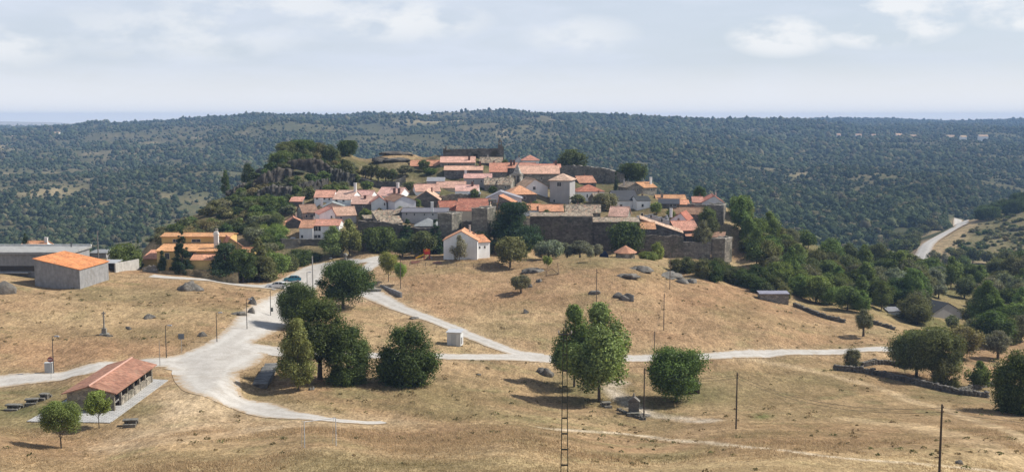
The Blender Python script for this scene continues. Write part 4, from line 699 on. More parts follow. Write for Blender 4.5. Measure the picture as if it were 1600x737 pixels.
masonry_wall('terrace_wall', 'dark retaining wall under the terrace of small olive trees', [(553, 276, 298, 392), (580, 283, 303, 390), (600, 284.5, 304, 389), (618, 283.5, 303, 389), (634, 275, 296, 391)], 0, seed=10, rough=.12, col=(.12, .112, .10))
masonry_wall('retaining_wall', 'dark retaining wall below the white two-storey house on the left', [(440, 373, 394, 313), (470, 373.5, 396, 316), (505, 374, 396, 317), (535, 374.5, 392, 317)], 0, seed=11, rough=.1, col=(.13, .12, .10))
masonry_wall('ruined_wall', 'sunlit rubble wall in front of the faded pink roofs', [(683, 307, 314, 357), (700, 303.5, 313, 356), (720, 303, 312, 356), (738, 304, 312, 356)], 0, seed=12, col=(.34, .3, .23))
masonry_wall('tower_terrace_wall', 'pale-topped wall in front of the lavender house joining the corner tower', [(1074, 318.5, 330, 350), (1104, 320, 332, 349)], 0, seed=13, col=(.25, .22, .18), rough=.1)
masonry_wall('terrace_wall', 'long low garden wall across the slope below the terrace trees', [(632, 289, 293, 384), (660, 286, 290, 386), (668, 286, 290, 386)], 0, seed=14, col=(.24, .22, .17))
# mossy tiled coping that roofs the town wall
def coping(name, label, x0, x1, yr, ye, D, L, roof, seed=1):
    p0 = P(x0, ye, D); p1 = P(x1, ye, D); zr = zat(yr, D + L); root = Vector((p0.x, D, p0.z)); m = MB()
    roof_quad(m, [(-.2, -.35, -.05), (p1.x - p0.x + .2, -.35, -.05), (p1.x - p0.x + .2, L, zr - p0.z), (-.2, L, zr - p0.z)], .25)
    o = m.build(name, 'old_tile', None, roof_col(roof, random.Random(seed)), uv=True); o.location = root; tag(o, label, 'roof')
coping('wall_coping', 'lichen-brown tiled slope over the high town wall', 829, 926, 331.5, 337, 317, 5.5, 'moss')
coping('wall_coping', 'speckled brown tiled slope over the lower right part of the town wall', 926, 999, 339, 346, 316.6, 5.5, 'moss', 2)
def strip_roof(name, label, a, b, wdt, roof, D0, D1, drop=2.6):
    """a long lean roof whose eave runs down the hillside, carried by its stone wall"""
    p = P(*a, D0); q = P(*b, D1); root = empty(name, p, 0, label, 'shed'); d = q - p; n = Vector((-d.y, d.x, 0)).normalized()
    if n.y < 0: n = -n
    m = MB(); roof_quad(m, [(0, 0, 0), tuple(d), tuple(d + n * wdt + Vector((0, 0, wdt * .42))), tuple(n * wdt + Vector((0, 0, wdt * .42)))], .2); m.build('roof', 'old_tile' if roof == 'moss' else 'roof_tile', root, roof_col(roof, random.Random(5)), uv=True)
    w = MB(); i = n * .25; j = n * (wdt - .2); u = lambda v, z: (v.x, v.y, v.z + z); zz = Vector((0, 0, 0))
    w.hexa([u(i, -drop - 1), u(d + i, -drop - 1), u(d + j, -drop - 1), u(j, -drop - 1)], [u(i, -.14), u(d + i, -.14), u(d + j, wdt * .36), u(j, wdt * .36)]); w.build('wall', 'masonry', root, WALL['dark'][1]); return root
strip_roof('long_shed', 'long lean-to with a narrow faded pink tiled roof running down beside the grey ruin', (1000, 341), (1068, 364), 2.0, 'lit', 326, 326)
strip_roof('long_shed', 'dark shed with a long narrow sunlit brown roof strip climbing to the beige gable', (588, 345), (632, 329), 2.2, 'moss', 322, 325)
# ------------------------------------------------------------------ trees
def icos(sub):
    import bmesh
    b = bmesh.new(); bmesh.ops.create_icosphere(b, subdivisions=sub, radius=1); b.verts.ensure_lookup_table()
    v = np.array([x.co[:] for x in b.verts]); f = np.array([[q.index for q in x.verts] for x in b.faces]); b.free(); return v, f
ICO1, ICO2, ICO3 = icos(1), icos(2), icos(3)
def cards(c, nrm, size, rs, spread=.8, asp=1.0):
    n = len(c); nr = nrm + rs.normal(0, spread, (n, 3)); nr /= np.linalg.norm(nr, axis=1)[:, None] + 1e-9
    t = np.cross(nr, rs.normal(0, 1, (n, 3))); t /= np.linalg.norm(t, axis=1)[:, None] + 1e-9; b = np.cross(nr, t); s = size * rs.uniform(.6, 1.35, n)[:, None]
    t = t * s * asp; b = b * s; bow = nr * s * .25
    v = np.stack([c - t, c - b * .62 - bow, c + t, c + b * .62 - bow], 1).reshape(-1, 3); return v, np.arange(n * 4).reshape(n, 4)
KIND = {  # lobes, lobe radius, shell, core scale, leaf size, clear trunk
 'round': dict(K=44, lr=(.09, .25), core=.55, trunk=.13), 'bush': dict(K=46, lr=(.09, .25), core=.58, trunk=.0), 'poplar': dict(K=46, lr=(.09, .17), core=.38, trunk=.12), 'birch': dict(K=44, lr=(.09, .17), core=.4, trunk=.1),
 'olive': dict(K=22, lr=(.12, .22), core=.6, trunk=.2), 'conifer': dict(K=80, lr=(.10, .19), core=.55, trunk=.04), 'cypress': dict(K=26, lr=(.14, .22), core=.8, trunk=.03), 'cedar': dict(K=40, lr=(.12, .22), core=.6, trunk=.06), 'sapling': dict(K=20, lr=(.14, .24), core=.5, trunk=.36), 'scrub': dict(K=14, lr=(.2, .34), core=.7, trunk=.0)}
def crown_np(kind, n, leaf, seed, asp):
    """crown in a box of width 1 (x, y) and height 1; asp = height / width in metres, so that leaves keep their shape"""
    k = KIND[kind]; rs = np.random.RandomState(seed); w1, w2 = rs.uniform(0, 6.28, 2); K = k['K']; z0 = k['trunk']; P_, Rr = [], []
    for i in range(K):
        th = rs.uniform(0, 2 * math.pi); q = rs.uniform(0, 1); lr = rs.uniform(*k['lr'])
        if kind == 'conifer': z = z0 + (1 - z0) * q ** 1.25 * .97; rad = (.5 - .04) * (1 - z) ** .8 * rs.uniform(.45, .95); lr *= (1.15 - z * .85)
        elif kind == 'cypress': z = z0 + .1 + (.86 - z0) * q; rad = .25 * math.sin(math.pi * min(1, .15 + q * .85)) * rs.uniform(.2, 1); lr *= 1.5 * (1.15 - .75 * q)
        elif kind in ('poplar', 'birch'): z = z0 + .06 + (.88 - z0) * q; e = math.sin(math.pi * (.12 + .86 * q) ** .82); rad = .40 * e * rs.uniform(.25, 1); lr *= .75 + .5 * e
        elif kind == 'cedar': z = z0 + .05 + (.9 - z0) * q; rad = .42 * (1.05 - q) ** .6 * rs.uniform(.4, 1) * (1 if q > .15 else .8)
        else:
            cz = rs.uniform(-.75, 1); e = math.sqrt(max(0, 1 - cz * cz * .96)); mid = z0 + (1 - z0) * .5; hh = (1 - z0) * .5; z = mid + cz * hh * .78; rad = .38 * e * rs.uniform(.6, 1.02)
            if kind == 'bush': z = .04 + (cz + .75) / 1.75 * .8
            if kind == 'scrub': z = .05 + (cz + .75) / 1.75 * .68
            if kind == 'sapling': rad *= .95
        if kind in ('round', 'bush', 'poplar', 'birch', 'olive', 'scrub'): rad *= 1 + .16 * math.sin(2 * th + w1 + z * 3) + .10 * math.sin(3 * th + w2 - z * 5)
        P_.append((rad * math.cos(th), rad * math.sin(th), z)); Rr.append(lr)
    P_ = np.array(P_); Rr = np.array(Rr); V, Fq, T = [], [], []; nv = 0; ltint = rs.uniform(.72, 1.28, K)
    vz = 1.0 / max(asp, .5) ** .65                                   # lobes keep roundish when the crown is stretched
    cnt = rs.multinomial(n, Rr ** 2 / (Rr ** 2).sum())
    for i in range(K):
        m = cnt[i]; d = rs.normal(0, 1, (m, 3)); d /= np.linalg.norm(d, axis=1)[:, None]; rr = Rr[i] * rs.uniform(.62, 1.12, m)[:, None] * (1 + .25 * np.sin(d[:, :1] * 7 + i) * np.sin(d[:, 1:2] * 6 + 2 * i))
        sc = np.array([1, 1, vz * (.55 if kind in ('conifer', 'cedar') else 1.0)]); c = P_[i] + d * rr * sc; c[:, 2] = np.clip(c[:, 2], .004, 1.0); dd = d.copy(); dd[:, 2] += .35
        v, f = cards(c * [1, 1, asp], dd, leaf, rs); v = v / [1, 1, asp]; V.append(v); Fq.append(f + nv); nv += len(v); T.append(np.repeat(ltint[i] * rs.uniform(.6, 1.9, m), 4))
    for i in range(K):                                             # inner mass of each clump, as triangles stored as quads with a repeated corner avoided: use paired faces
        b, f = ICO1; sc = np.array([1, 1, vz * (.55 if kind in ('conifer', 'cedar') else 1.0)])
        v = P_[i] + b * (Rr[i] * k['core'] * rs.uniform(.55, 1.2, len(b)))[:, None] * sc; v[:, 2] = np.maximum(v[:, 2], .002)
        V.append(v); q = np.column_stack([f, f[:, 2]]) + nv; T.append(np.full(len(b), ltint[i] * .9)); nv += len(b); Fq.append(('t', f + (nv - len(b))))
    quads = np.vstack([f for f in Fq if not isinstance(f, tuple)]); tris = np.vstack([f[1] for f in Fq if isinstance(f, tuple)])
    v = np.vstack(V); t = np.concatenate(T); h = v[:, 2:3]; tint = np.column_stack([t * 1.02, t, t * .95]); return v, quads, tris, tint
def crown_mesh(kind, n, leaf, seed, asp):
    v, q, t, tint = crown_np(kind, n, leaf, seed, asp); f = np.vstack([t, q[:, [0, 1, 2]], q[:, [0, 2, 3]]]); return mesh_np('crown', v, f, 'leaf', tint)
def trunk_mesh(kind, seed):
    r = random.Random(seed); m = MB(); top = {'poplar': .8, 'birch': .8, 'conifer': .9, 'cypress': .7, 'cedar': .8}.get(kind, .55); rb = {'poplar': .022, 'birch': .018, 'sapling': .018, 'conifer': .03, 'olive': .06, 'scrub': .03}.get(kind, .038)
    j = lambda s: r.uniform(-s, s); pts = [(0, 0, -.06), (j(.01), j(.01), top * .25), (j(.03), j(.03), top * .55), (j(.04), j(.04), top)]; m.tube(pts, [rb * 1.25, rb, rb * .75, rb * .25], 7)
    for i in range(5):
        a = i * 1.3 + j(.4); z = top * r.uniform(.3, .7); m.tube([(pts[1][0], pts[1][1], z), (.14 * math.cos(a), .14 * math.sin(a), z + .12), (.3 * math.cos(a), .3 * math.sin(a), z + r.uniform(.16, .3))], [rb * .5, rb * .32, rb * .12], 5)
    me = m.build('trunk', 'bark').data; return me
_TM = {}
def template(kind, lod, var, asp):
    key = (kind, lod, var, round(asp * 2) / 2 if lod < 2 else 1)
    if key not in _TM:
        n, leaf = {0: (24000, .0155), 1: (6500, .025), 2: (1500, .046), 3: (380, .085)}[lod]
        if kind in ('poplar', 'birch', 'cypress', 'conifer'): leaf *= 1.25
        tm = trunk_mesh(kind, var + 3); [bpy.data.objects.remove(o) for o in list(bpy.data.objects) if o.data is tm]
        _TM[key] = (crown_mesh(kind, n, leaf, var * 13 + 5, max(.5, key[3])), tm)
    return _TM[key]
GREEN = {'dark': (0.068, 0.095, 0.030), 'oak': (0.108, 0.118, 0.051), 'mid': (0.12, 0.16, 0.05), 'bright': (0.16, 0.205, 0.055), 'olive': (0.145, 0.152, 0.092), 'grey': (0.168, 0.175, 0.128), 'conifer': (0.042, 0.064, 0.031), 'poplar': (0.165, 0.192, 0.072), 'yellow': (0.18, 0.19, 0.055), 'brown': (0.17, 0.148, 0.072), 'fig': (0.088, 0.142, 0.04)}
TR = random.Random(11)
def tree(name, label, px, yb, yt, wpx, kind, tone, D=None, group=None, cat='tree', lod=None, pos=None, hm=None, wm=None):
    if pos is None:
        if D is None: g = G(px, yb); D = g.y
        else: x = float(azim(px, yb if yb else 400)) * D; g = Vector((x, D, h1(x, D)))
    else: g = Vector(pos); D = g.y
    hh = hm or max(.8, zat(yt, D) - g.z); ww = wm or wpx / F * D
    pxs = max(hh, ww) / D * F
    if lod is None: lod = 0 if pxs > 62 else 1 if pxs > 26 else 2 if pxs > 12 else 3
    cm, tm = template(kind, lod, TR.randrange(2 if lod else 3), hh / ww); root = empty(name, g, TR.uniform(0, 6.28), label, cat, group)
    s = 1.06; c = GREEN[tone]; k = TR.uniform(.84, 1.18); hue = TR.uniform(.9, 1.12)
    o = link('crown', cm, root, (c[0] * k * hue, c[1] * k, c[2] * k)); o.scale = (ww * s * TR.uniform(.95, 1.05), ww * s * TR.uniform(.95, 1.05), hh)
    if KIND[kind]['trunk'] > 0 or lod < 2: t = link('trunk', tm, root); tw = min(ww, hh * .8) if kind != 'cypress' else hh * .4; t.scale = (tw, tw, hh)
    return root
# ---- the near fields and the crossroads
tree('sapling', 'thin young tree with a round crown in the dry grass before the shelter', 96, 700, 625, 62, 'sapling', 'mid')
tree('sapling', 'smaller young tree against the stone gable of the shelter', 155, 669, 611, 42, 'sapling', 'bright')
tree('broadleaf_tree', 'lighter upright tree with a visible trunk before the dark cluster', 466, 609, 497, 64, 'birch', 'poplar')
tree('broadleaf_tree', 'dark spreading tree at the roadside below the parked white car', 466, 512, 443, 66, 'round', 'dark')
tree('broadleaf_tree', 'tallest dark tree in the middle of the roadside cluster', 500, 592, 466, 100, 'round', 'dark')
tree('broadleaf_tree', 'dark bushy tree on the right end of the roadside cluster', 543, 597, 499, 78, 'bush', 'dark')
tree('broadleaf_tree', 'dark green round bush-like tree standing alone, its foliage down to the grass', 638, 597, 504, 94, 'bush', 'dark')
tree('broadleaf_tree', 'dark broad tree with a thick trunk behind the roadside cluster, near the small square', 536, 482, 409, 82, 'round', 'dark')
tree('poplar_tree', 'darker poplar, left of the pair beside the spring path', 897, 604, 474, 74, 'poplar', 'mid')
tree('poplar_tree', 'taller and lighter poplar, right of the pair beside the spring path', 936, 627, 473, 100, 'poplar', 'poplar')
tree('fig_tree', 'wide dark fig tree beside the wooden hut', 1057, 627, 545, 96, 'round', 'fig')
tree('olive_tree', 'single small olive tree on the dry knoll, leaning on its rock', 814, 458, 428, 33, 'olive', 'olive')
tree('broadleaf_tree', 'left tree of the large group behind the long dry-stone wall', 1432, 588, 517, 72, 'round', 'oak')
tree('broadleaf_tree', 'right and taller tree of the large group behind the long dry-stone wall', 1463, 597, 513, 78, 'round', 'oak')
tree('broadleaf_tree', 'low bushy growth at the foot of the group behind the dry-stone wall', 1478, 603, 560, 40, 'bush', 'oak')
tree('broadleaf_tree', 'big dark tree at the right edge, before the end of the long wall', 1590, 645, 547, 84, 'bush', 'dark')
tree('olive_tree', 'grey-green olive tree with a visible trunk right of the farmhouse', 1559, 561, 517, 44, 'olive', 'grey')
tree('broadleaf_tree', 'small upright green tree just right of the dry-stone wall group', 1530, 607, 564, 38, 'birch', 'mid')
tree('bush', 'grey-green bush at the left end of the dry-stone wall', 1333, 573, 542, 27, 'bush', 'olive', cat='bush')
tree('olive_tree', 'lone small grey tree on the slope above the path end', 1349, 525, 483, 30, 'olive', 'olive')
tree('broadleaf_tree', 'yellowish-brown leafy tree in front of the farmhouse', 1503, 560, 511, 58, 'round', 'brown')
tree('broadleaf_tree', 'bright round tree right of the brownish one, beyond the farmhouse wall', 1540, 527, 494, 50, 'round', 'mid', D=290)
tree('broadleaf_tree', 'round green tree directly left of the farmhouse', 1433, 519, 476, 40, 'round', 'oak', D=285)
tree('broadleaf_tree', 'narrow grey tree in front of the farmhouse gable', 1487, 517, 492, 24, 'olive', 'olive', D=282)
# ---- round the yellow house and the sheds
tree('cypress_tree', 'tall dark conifer in front of the yellow house', 285, 432, 356, 34, 'conifer', 'conifer', D=264)
tree('cypress_tree', 'small dark cypress left of the tall conifer by the yellow house', 254, 427, 391, 18, 'cypress', 'conifer', D=264)
tree('conifer_tree', 'dark spreading conifer hiding the right part of the yellow house', 353, 436, 380, 58, 'cedar', 'conifer', D=265)
tree('conifer_tree', 'dark green conifer just right of the spreading one by the yellow house', 380, 440, 390, 42, 'round', 'dark', D=264)
tree('conifer_tree', 'tall blue-green conifer behind the white car', 405, 442, 370, 56, 'conifer', 'oak', D=268)
tree('broadleaf_tree', 'leafy green tree tucked between the conifer and the blue car', 432, 441, 396, 40, 'round', 'mid', D=275)
tree('cypress_tree', 'dark pointed tree rising behind the flat concrete roof', 40, 390, 364, 17, 'cypress', 'conifer', D=285)
tree('bush', 'dark bush behind the flat roof at the left edge', 8, 390, 379, 30, 'bush', 'dark', D=285, cat='bush')
tree('broadleaf_tree', 'bright leafy tree behind the stained white wall', 192, 412, 382, 48, 'bush', 'mid', D=272)
tree('conifer_tree', 'slim dark conifer right of the leafy tree behind the stained wall', 216, 410, 372, 17, 'conifer', 'conifer', D=274)
tree('broadleaf_tree', 'thin feathery tree right of the flat concrete roof', 135, 402, 382, 14, 'birch', 'oak', D=275)
tree('broadleaf_tree', 'dark rounded tree in the hedge row left of the stone monument', 470, 420, 390, 40, 'bush', 'dark', D=298)
tree('broadleaf_tree', 'dark tree filling the middle of the hedge row below the retaining wall', 450, 425, 397, 36, 'bush', 'oak', D=290)
tree('broadleaf_tree', 'short leafy tree at the right end of the hedge row near the monument', 492, 418, 394, 26, 'bush', 'dark', D=302)
# ---- along the foot of the village
tree('poplar_tree', 'light green poplar, left of the pair by the stone monument', 521, 409, 353, 38, 'birch', 'poplar', D=303)
tree('poplar_tree', 'light green poplar, right and taller of the pair by the stone monument', 546, 408, 342, 42, 'birch', 'poplar', D=306)
tree('broadleaf_tree', 'wide dark tree in front of the dark town wall, right of the poplar pair', 591, 409, 356, 54, 'round', 'dark', D=302)
tree('broadleaf_tree', 'clipped round dark tree, left of the two by the playground', 629, 408, 373, 35, 'round', 'dark', D=297)
tree('broadleaf_tree', 'round olive-green tree, right of the two by the playground slide', 659, 408, 362, 38, 'round', 'oak', D=296)
tree('conifer_tree', 'dark conifer behind the two round playground trees', 637, 383, 341, 36, 'conifer', 'conifer', D=307)
tree('conifer_tree', 'dark pointed conifer left of the white cottage roof', 681, 392, 341, 34, 'conifer', 'conifer', D=302)
tree('cedar_tree', 'huge dark cedar, the biggest tree at the foot of the village', 803, 410, 317, 84, 'cedar', 'conifer', D=303)
tree('broadleaf_tree', 'round light olive-green tree right of the white cottage', 797, 418, 370, 50, 'round', 'oak')
tree('broadleaf_tree', 'leafy green tree between the cedar and the grey olives', 822, 405, 366, 28, 'round', 'mid', D=299)
tree('bush', 'round green bush behind the roof of the white cottage', 752, 396, 360, 40, 'bush', 'oak', D=301, cat='bush')
tree('young_tree', 'small silvery tree growing right in front of the white cottage', 718, 408, 367, 25, 'birch', 'grey', D=285)
tree('olive_tree', 'widest of the grey olive trees along the foot of the high town wall', 857, 409, 376, 46, 'olive', 'grey', D=294)
tree('olive_tree', 'grey olive tree second from the left along the town wall', 886, 405, 379, 30, 'olive', 'grey', D=302)
tree('olive_tree', 'tall grey olive tree in the middle of the row along the town wall', 906, 404, 376, 34, 'olive', 'grey', D=300)
tree('olive_tree', 'last grey olive tree of the row, beside the blue tarpaulin', 930, 405, 381, 26, 'olive', 'grey', D=300)
tree('young_tree', 'bright little tree beside the fence on the knoll', 855, 420, 400, 16, 'sapling', 'bright')
tree('young_tree', 'thin grey sapling on the brow left of the hexagonal kiosk', 922, 409, 388, 12, 'sapling', 'grey')
tree('broadleaf_tree', 'big dark round tree against the town wall behind the hexagonal kiosk', 979, 400, 347, 60, 'round', 'dark', D=308)
tree('young_tree', 'pale green sapling, left and taller of the pair on the bank above the path', 607, 440, 394, 34, 'sapling', 'yellow')
tree('young_tree', 'pale green sapling, right and smaller of the pair on the bank above the path', 626, 445, 410, 22, 'sapling', 'bright')
tree('bush', 'bright climbing bush on the bank right of the kiosk', 1027, 407, 375, 22, 'bush', 'bright', D=312, cat='bush')
tree('bush', 'green bush at the foot of the bank right of the kiosk', 1012, 411, 393, 30, 'bush', 'mid', D=305, cat='bush')
# ---- inside the village
tree('cypress_tree', 'slim black cypress among the upper houses', 962, 297, 267, 10, 'cypress', 'conifer', D=388)
tree('broadleaf_tree', 'broad green tree on the skyline above the church roof', 895, 270, 234, 45, 'round', 'oak', D=440)
tree('broadleaf_tree', 'broad dark tree on the skyline right of the castle wall', 985, 290, 256, 42, 'round', 'dark', D=420)
tree('broadleaf_tree', 'grey-green tree in front of the black slate roof', 944, 335, 303, 38, 'round', 'olive', D=350)
tree('broadleaf_tree', 'dark leafy tree at the right foot of the tall tower house', 902, 325, 304, 24, 'round', 'oak', D=357)
tree('broadleaf_tree', 'round green tree between the slate houses', 1026, 330, 316, 20, 'round', 'mid', D=346)
tree('broadleaf_tree', 'dense green tree beside the tall corner tower', 1105, 355, 323, 30, 'round', 'mid', D=341)
tree('broadleaf_tree', 'low green crown below the dense tree by the corner tower', 1112, 362, 335, 28, 'bush', 'oak', D=335)
tree('broadleaf_tree', 'grey-leaved tree on top of the lower town wall', 1099, 374, 344, 30, 'olive', 'olive', D=324)
tree('broadleaf_tree', 'dark rounded tree alone on the skyline left of the lavender house', 1093, 312, 290, 20, 'round', 'dark', D=378)
tree('broadleaf_tree', 'dark green tree half covering the orange roof on the knoll', 662, 269, 250, 20, 'round', 'oak', D=411)
tree('broadleaf_tree', 'green tree in the terrace garden below the knoll house', 674, 277, 262, 22, 'bush', 'mid', D=404)
tree('broadleaf_tree', 'grey tree at the right end of the olive terrace', 633, 283, 258, 26, 'olive', 'olive', D=402)
tree('broadleaf_tree', 'leafy tree above the tall white chimney', 641, 300, 283, 24, 'bush', 'oak', D=383)
tree('broadleaf_tree', 'round green bush-like tree behind the pink roofs on the left', 573, 302, 283, 22, 'round', 'mid', D=382)
tree('bush', 'round green bush behind the highest left white house', 522, 302, 288, 18, 'bush', 'mid', D=372, cat='bush')
tree('broadleaf_tree', 'tall green tree climbing the slope left of the terrace wall', 542, 294, 251, 30, 'birch', 'oak', D=392)
tree('bush', 'green bush in the ruined yard left of the mossy sheds', 571, 340, 325, 20, 'bush', 'mid', D=334, cat='bush')
tree('bush', 'ivy-green bush growing on the wall of the grey block', 626, 330, 322, 16, 'bush', 'mid', D=331, cat='bush')
tree('broadleaf_tree', 'dark tree growing from the yard between the lichen-roofed houses', 770, 303, 290, 14, 'bush', 'dark', D=371)
tree('broadleaf_tree', 'tree behind the bell tower at the right end of the castle', 790, 262, 249, 12, 'round', 'dark', D=417)
for i, (x, yb, yt, w) in enumerate([(571, 281, 259, 16), (580, 283, 257, 19), (591, 284, 258, 18), (603, 284, 262, 17), (613, 283, 264, 14)]):
    tree('olive_tree', 'small olive tree on the grass terrace, ' + ('leftmost', 'second from left', 'in the middle', 'second from right', 'rightmost')[i] + ' of the row of five', x, yb, yt, w, 'olive', 'oak', D=397, group='olive trees on the village terrace')
# ---- the wooded rocky hill on the left
for x, yb, yt, w, kd, tn, lab, D in [(449, 250, 222, 34, 'bush', 'oak', 'dark rounded oak at the left end of the hilltop thicket', 404), (472, 246, 219, 40, 'round', 'dark', 'biggest dark oak of the hilltop thicket', 408), (497, 245, 223, 32, 'round', 'oak', 'oak in the middle of the hilltop thicket, right of the biggest', 411), (517, 249, 226, 28, 'bush', 'oak', 'greener oak at the right end of the hilltop thicket', 409), (543, 243, 220, 31, 'round', 'dark', 'isolated dark dome-shaped oak right of the hilltop thicket', 421),
    (353, 302, 265, 17, 'birch', 'dark', 'slender dark tree standing up from the left ridge line', 382), (388, 275, 252, 19, 'bush', 'dark', 'dark clump on the left ridge, right of the slender tree', 394), (440, 262, 236, 34, 'bush', 'mid', 'pale green bushy oak on the brow left of the cliffs', 396), (402, 338, 306, 46, 'bush', 'mid', 'wide light green bush below the cliffs', 362), (437, 335, 307, 30, 'round', 'mid', 'light green tree right of the wide bush below the cliffs', 357), (452, 338, 320, 26, 'bush', 'olive', 'grey shrub beside the stone house with the brown roof', 348), (493, 268, 246, 24, 'bush', 'oak', 'oak clinging to the rock above the cliff face', 402), (467, 290, 275, 20, 'round', 'grey', 'pale round bush on the cliff terraces', 384), (508, 282, 262, 26, 'bush', 'oak', 'dark oak on the rocky step below the hilltop thicket', 397)]:
    tree('oak_tree', lab, x, yb, yt, w, kd, tn, D=D)
def in_poly(x, y, poly):
    c = False; j = len(poly) - 1
    for i in range(len(poly)):
        if (poly[i][1] > y) != (poly[j][1] > y) and x < (poly[j][0] - poly[i][0]) * (y - poly[i][1]) / (poly[j][1] - poly[i][1]) + poly[i][0]: c = not c
        j = i
    return c
def scatter(poly, n, mind, seed, avoid=()):
    r = random.Random(seed); xs = [p[0] for p in poly]; ys = [p[1] for p in poly]; out = []; tr = 0
    while len(out) < n and tr < n * 40:
        tr += 1; x = r.uniform(min(xs), max(xs)); y = r.uniform(min(ys), max(ys))
        if not in_poly(x, y, poly) or any((x - a) ** 2 / 1.0 + ((y - b) * 2.2) ** 2 < mind * mind for a, b in out) or any(a < x < b and c < y < d for a, b, c, d in avoid): continue
        out.append((x, y))
    ds = ground_hits([p[0] for p in out], [p[1] for p in out]); return [(x, y, d) for (x, y), d in zip(out, ds) if d]
def wood(poly, n, mind, seed, wr, ar, kinds, name, label, group, cat='tree', avoid=(), dmax=1200):
    r = random.Random(seed + 50)
    for x, y, d in scatter(poly, n, mind, seed, avoid):
        if d > dmax: continue
        X = float(azim(x, y)) * d; kd, tn = r.choice(kinds); w = r.uniform(*wr); a = r.uniform(*ar) * (1.5 if kd == 'birch' else 1)
        q = np.array([[X, d, 0.]])
        if on_road(q, w * .35)[0]: continue
        tree(name, label(kd, tn) if callable(label) else label, x, y, 0, 0, kd, tn, group=group(kd, tn) if callable(group) else group, cat=cat, pos=(X, d, h1(X, d)), hm=w * a, wm=w)
OAKS = [('round', 'oak'), ('round', 'dark'), ('bush', 'oak'), ('round', 'mid'), ('bush', 'olive'), ('birch', 'mid'), ('bush', 'mid')]
def vl(where): 
    T = {'oak': 'dusky green', 'dark': 'very dark green', 'mid': 'fresh green', 'olive': 'grey-green', 'grey': 'silver grey', 'bright': 'light green', 'brown': 'brownish'}; S = {'round': 'round-crowned tree', 'bush': 'low bushy tree', 'birch': 'upright tree', 'scrub': 'shrub', 'olive': 'olive tree', 'cypress': 'narrow tree'}
    return (lambda k, t: f'{T[t]} {S[k]} {where}'), (lambda k, t: f'{T[t]} {S[k]}s {where}')
l_, g_ = vl('in the wooded slope below the right corner of the village')
wood([(1150, 345), (1185, 330), (1250, 360), (1330, 385), (1400, 405), (1425, 450), (1385, 488), (1330, 490), (1262, 470), (1205, 445), (1165, 400)], 98, 15, 21, (4.2, 8.2), (.72, 1.05), OAKS, 'broadleaf_tree', l_, g_)
l_, g_ = vl('among the small fields round the farmhouse')
wood([(1390, 412), (1605, 405), (1605, 540), (1520, 545), (1500, 510), (1420, 505), (1400, 470)], 78, 17, 22, (4.5, 9), (.75, 1.1), OAKS + [('olive', 'grey'), ('olive', 'olive')], 'broadleaf_tree', l_, g_, avoid=((1440, 1520, 470, 560), (1380, 1412, 480, 520)))
l_, g_ = vl('at the foot of the town wall bastion')
wood([(1052, 420), (1110, 428), (1175, 440), (1240, 462), (1225, 468), (1150, 446), (1060, 428)], 18, 11, 23, (3.5, 6.0), (.7, 1.0), [('bush', 'dark'), ('bush', 'oak'), ('bush', 'mid')], 'bush', l_, g_, 'bush')
l_, g_ = vl('on the bare hillside across the valley road')
wood([(1470, 400), (1520, 352), (1600, 325), (1605, 398), (1540, 408)], 125, 5, 24, (1.2, 4.6), (.5, .8), [('scrub', 'olive'), ('scrub', 'oak'), ('scrub', 'brown'), ('scrub', 'dark')], 'shrub', l_, g_, 'shrub')
wood([(1515, 335), (1560, 324), (1605, 318), (1605, 332), (1540, 345)], 14, 11, 25, (9, 13), (.6, .9), [('bush', 'dark'), ('round', 'dark')], 'broadleaf_tree', *vl('along the crest above the valley road'))
wood([(1385, 372), (1425, 366), (1500, 342), (1490, 350), (1440, 372), (1420, 400), (1390, 400)], 22, 10, 26, (7, 11), (.75, 1.0), [('round', 'dark'), ('bush', 'oak'), ('round', 'oak')], 'broadleaf_tree', *vl('beside the bend of the valley road'))
l_, g_ = vl('on the rocky hillside left of the village')
wood([(232, 378), (262, 352), (300, 325), (345, 296), (395, 266), (432, 246), (520, 246), (560, 262), (560, 285), (500, 296), (462, 310), (444, 345), (425, 392), (385, 372), (330, 374), (250, 386)], 165, 8.5, 27, (2.2, 5.2), (.55, .85), [('scrub', 'oak'), ('bush', 'oak'), ('scrub', 'olive'), ('scrub', 'brown'), ('bush', 'dark'), ('scrub', 'dark'), ('bush', 'mid')], 'shrub', l_, g_, 'shrub', dmax=520, avoid=((412, 448, 278, 297), (455, 505, 262, 280)))
wood([(400, 276), (440, 252), (470, 243), (520, 244), (530, 256), (480, 250), (440, 264)], 20, 8, 41, (2.4, 4.6), (.55, .9), [('bush', 'oak'), ('scrub', 'dark'), ('scrub', 'olive')], 'shrub', *vl('along the rim of the left cliffs'), 'shrub', dmax=520)
wood([(405, 318), (455, 312), (520, 298), (540, 290), (545, 302), (470, 312), (440, 322)], 16, 9, 42, (2.4, 4.6), (.55, .9), [('bush', 'oak'), ('scrub', 'dark'), ('bush', 'mid')], 'shrub', *vl('at the foot of the left cliffs'), 'shrub', dmax=520)
wood([(390, 292), (412, 278), (440, 272), (456, 270), (456, 300), (400, 306)], 15, 7, 43, (2.0, 3.8), (.55, .9), [('bush', 'oak'), ('scrub', 'dark'), ('scrub', 'olive')], 'shrub', *vl('on the ledges of the left rock face'), 'shrub', dmax=520)
l_, g_ = vl('in the gardens between the rocky hill and the hedge row')
wood([(392, 345), (430, 350), (462, 360), (440, 395), (430, 420), (385, 395)], 22, 11, 28, (3.0, 6.0), (.7, 1.0), [('bush', 'mid'), ('round', 'olive'), ('bush', 'oak'), ('scrub', 'bright')], 'shrub', l_, g_, 'shrub', dmax=520, avoid=((440, 476, 352, 395),))
l_, g_ = vl('on the bank right of the tall corner tower')
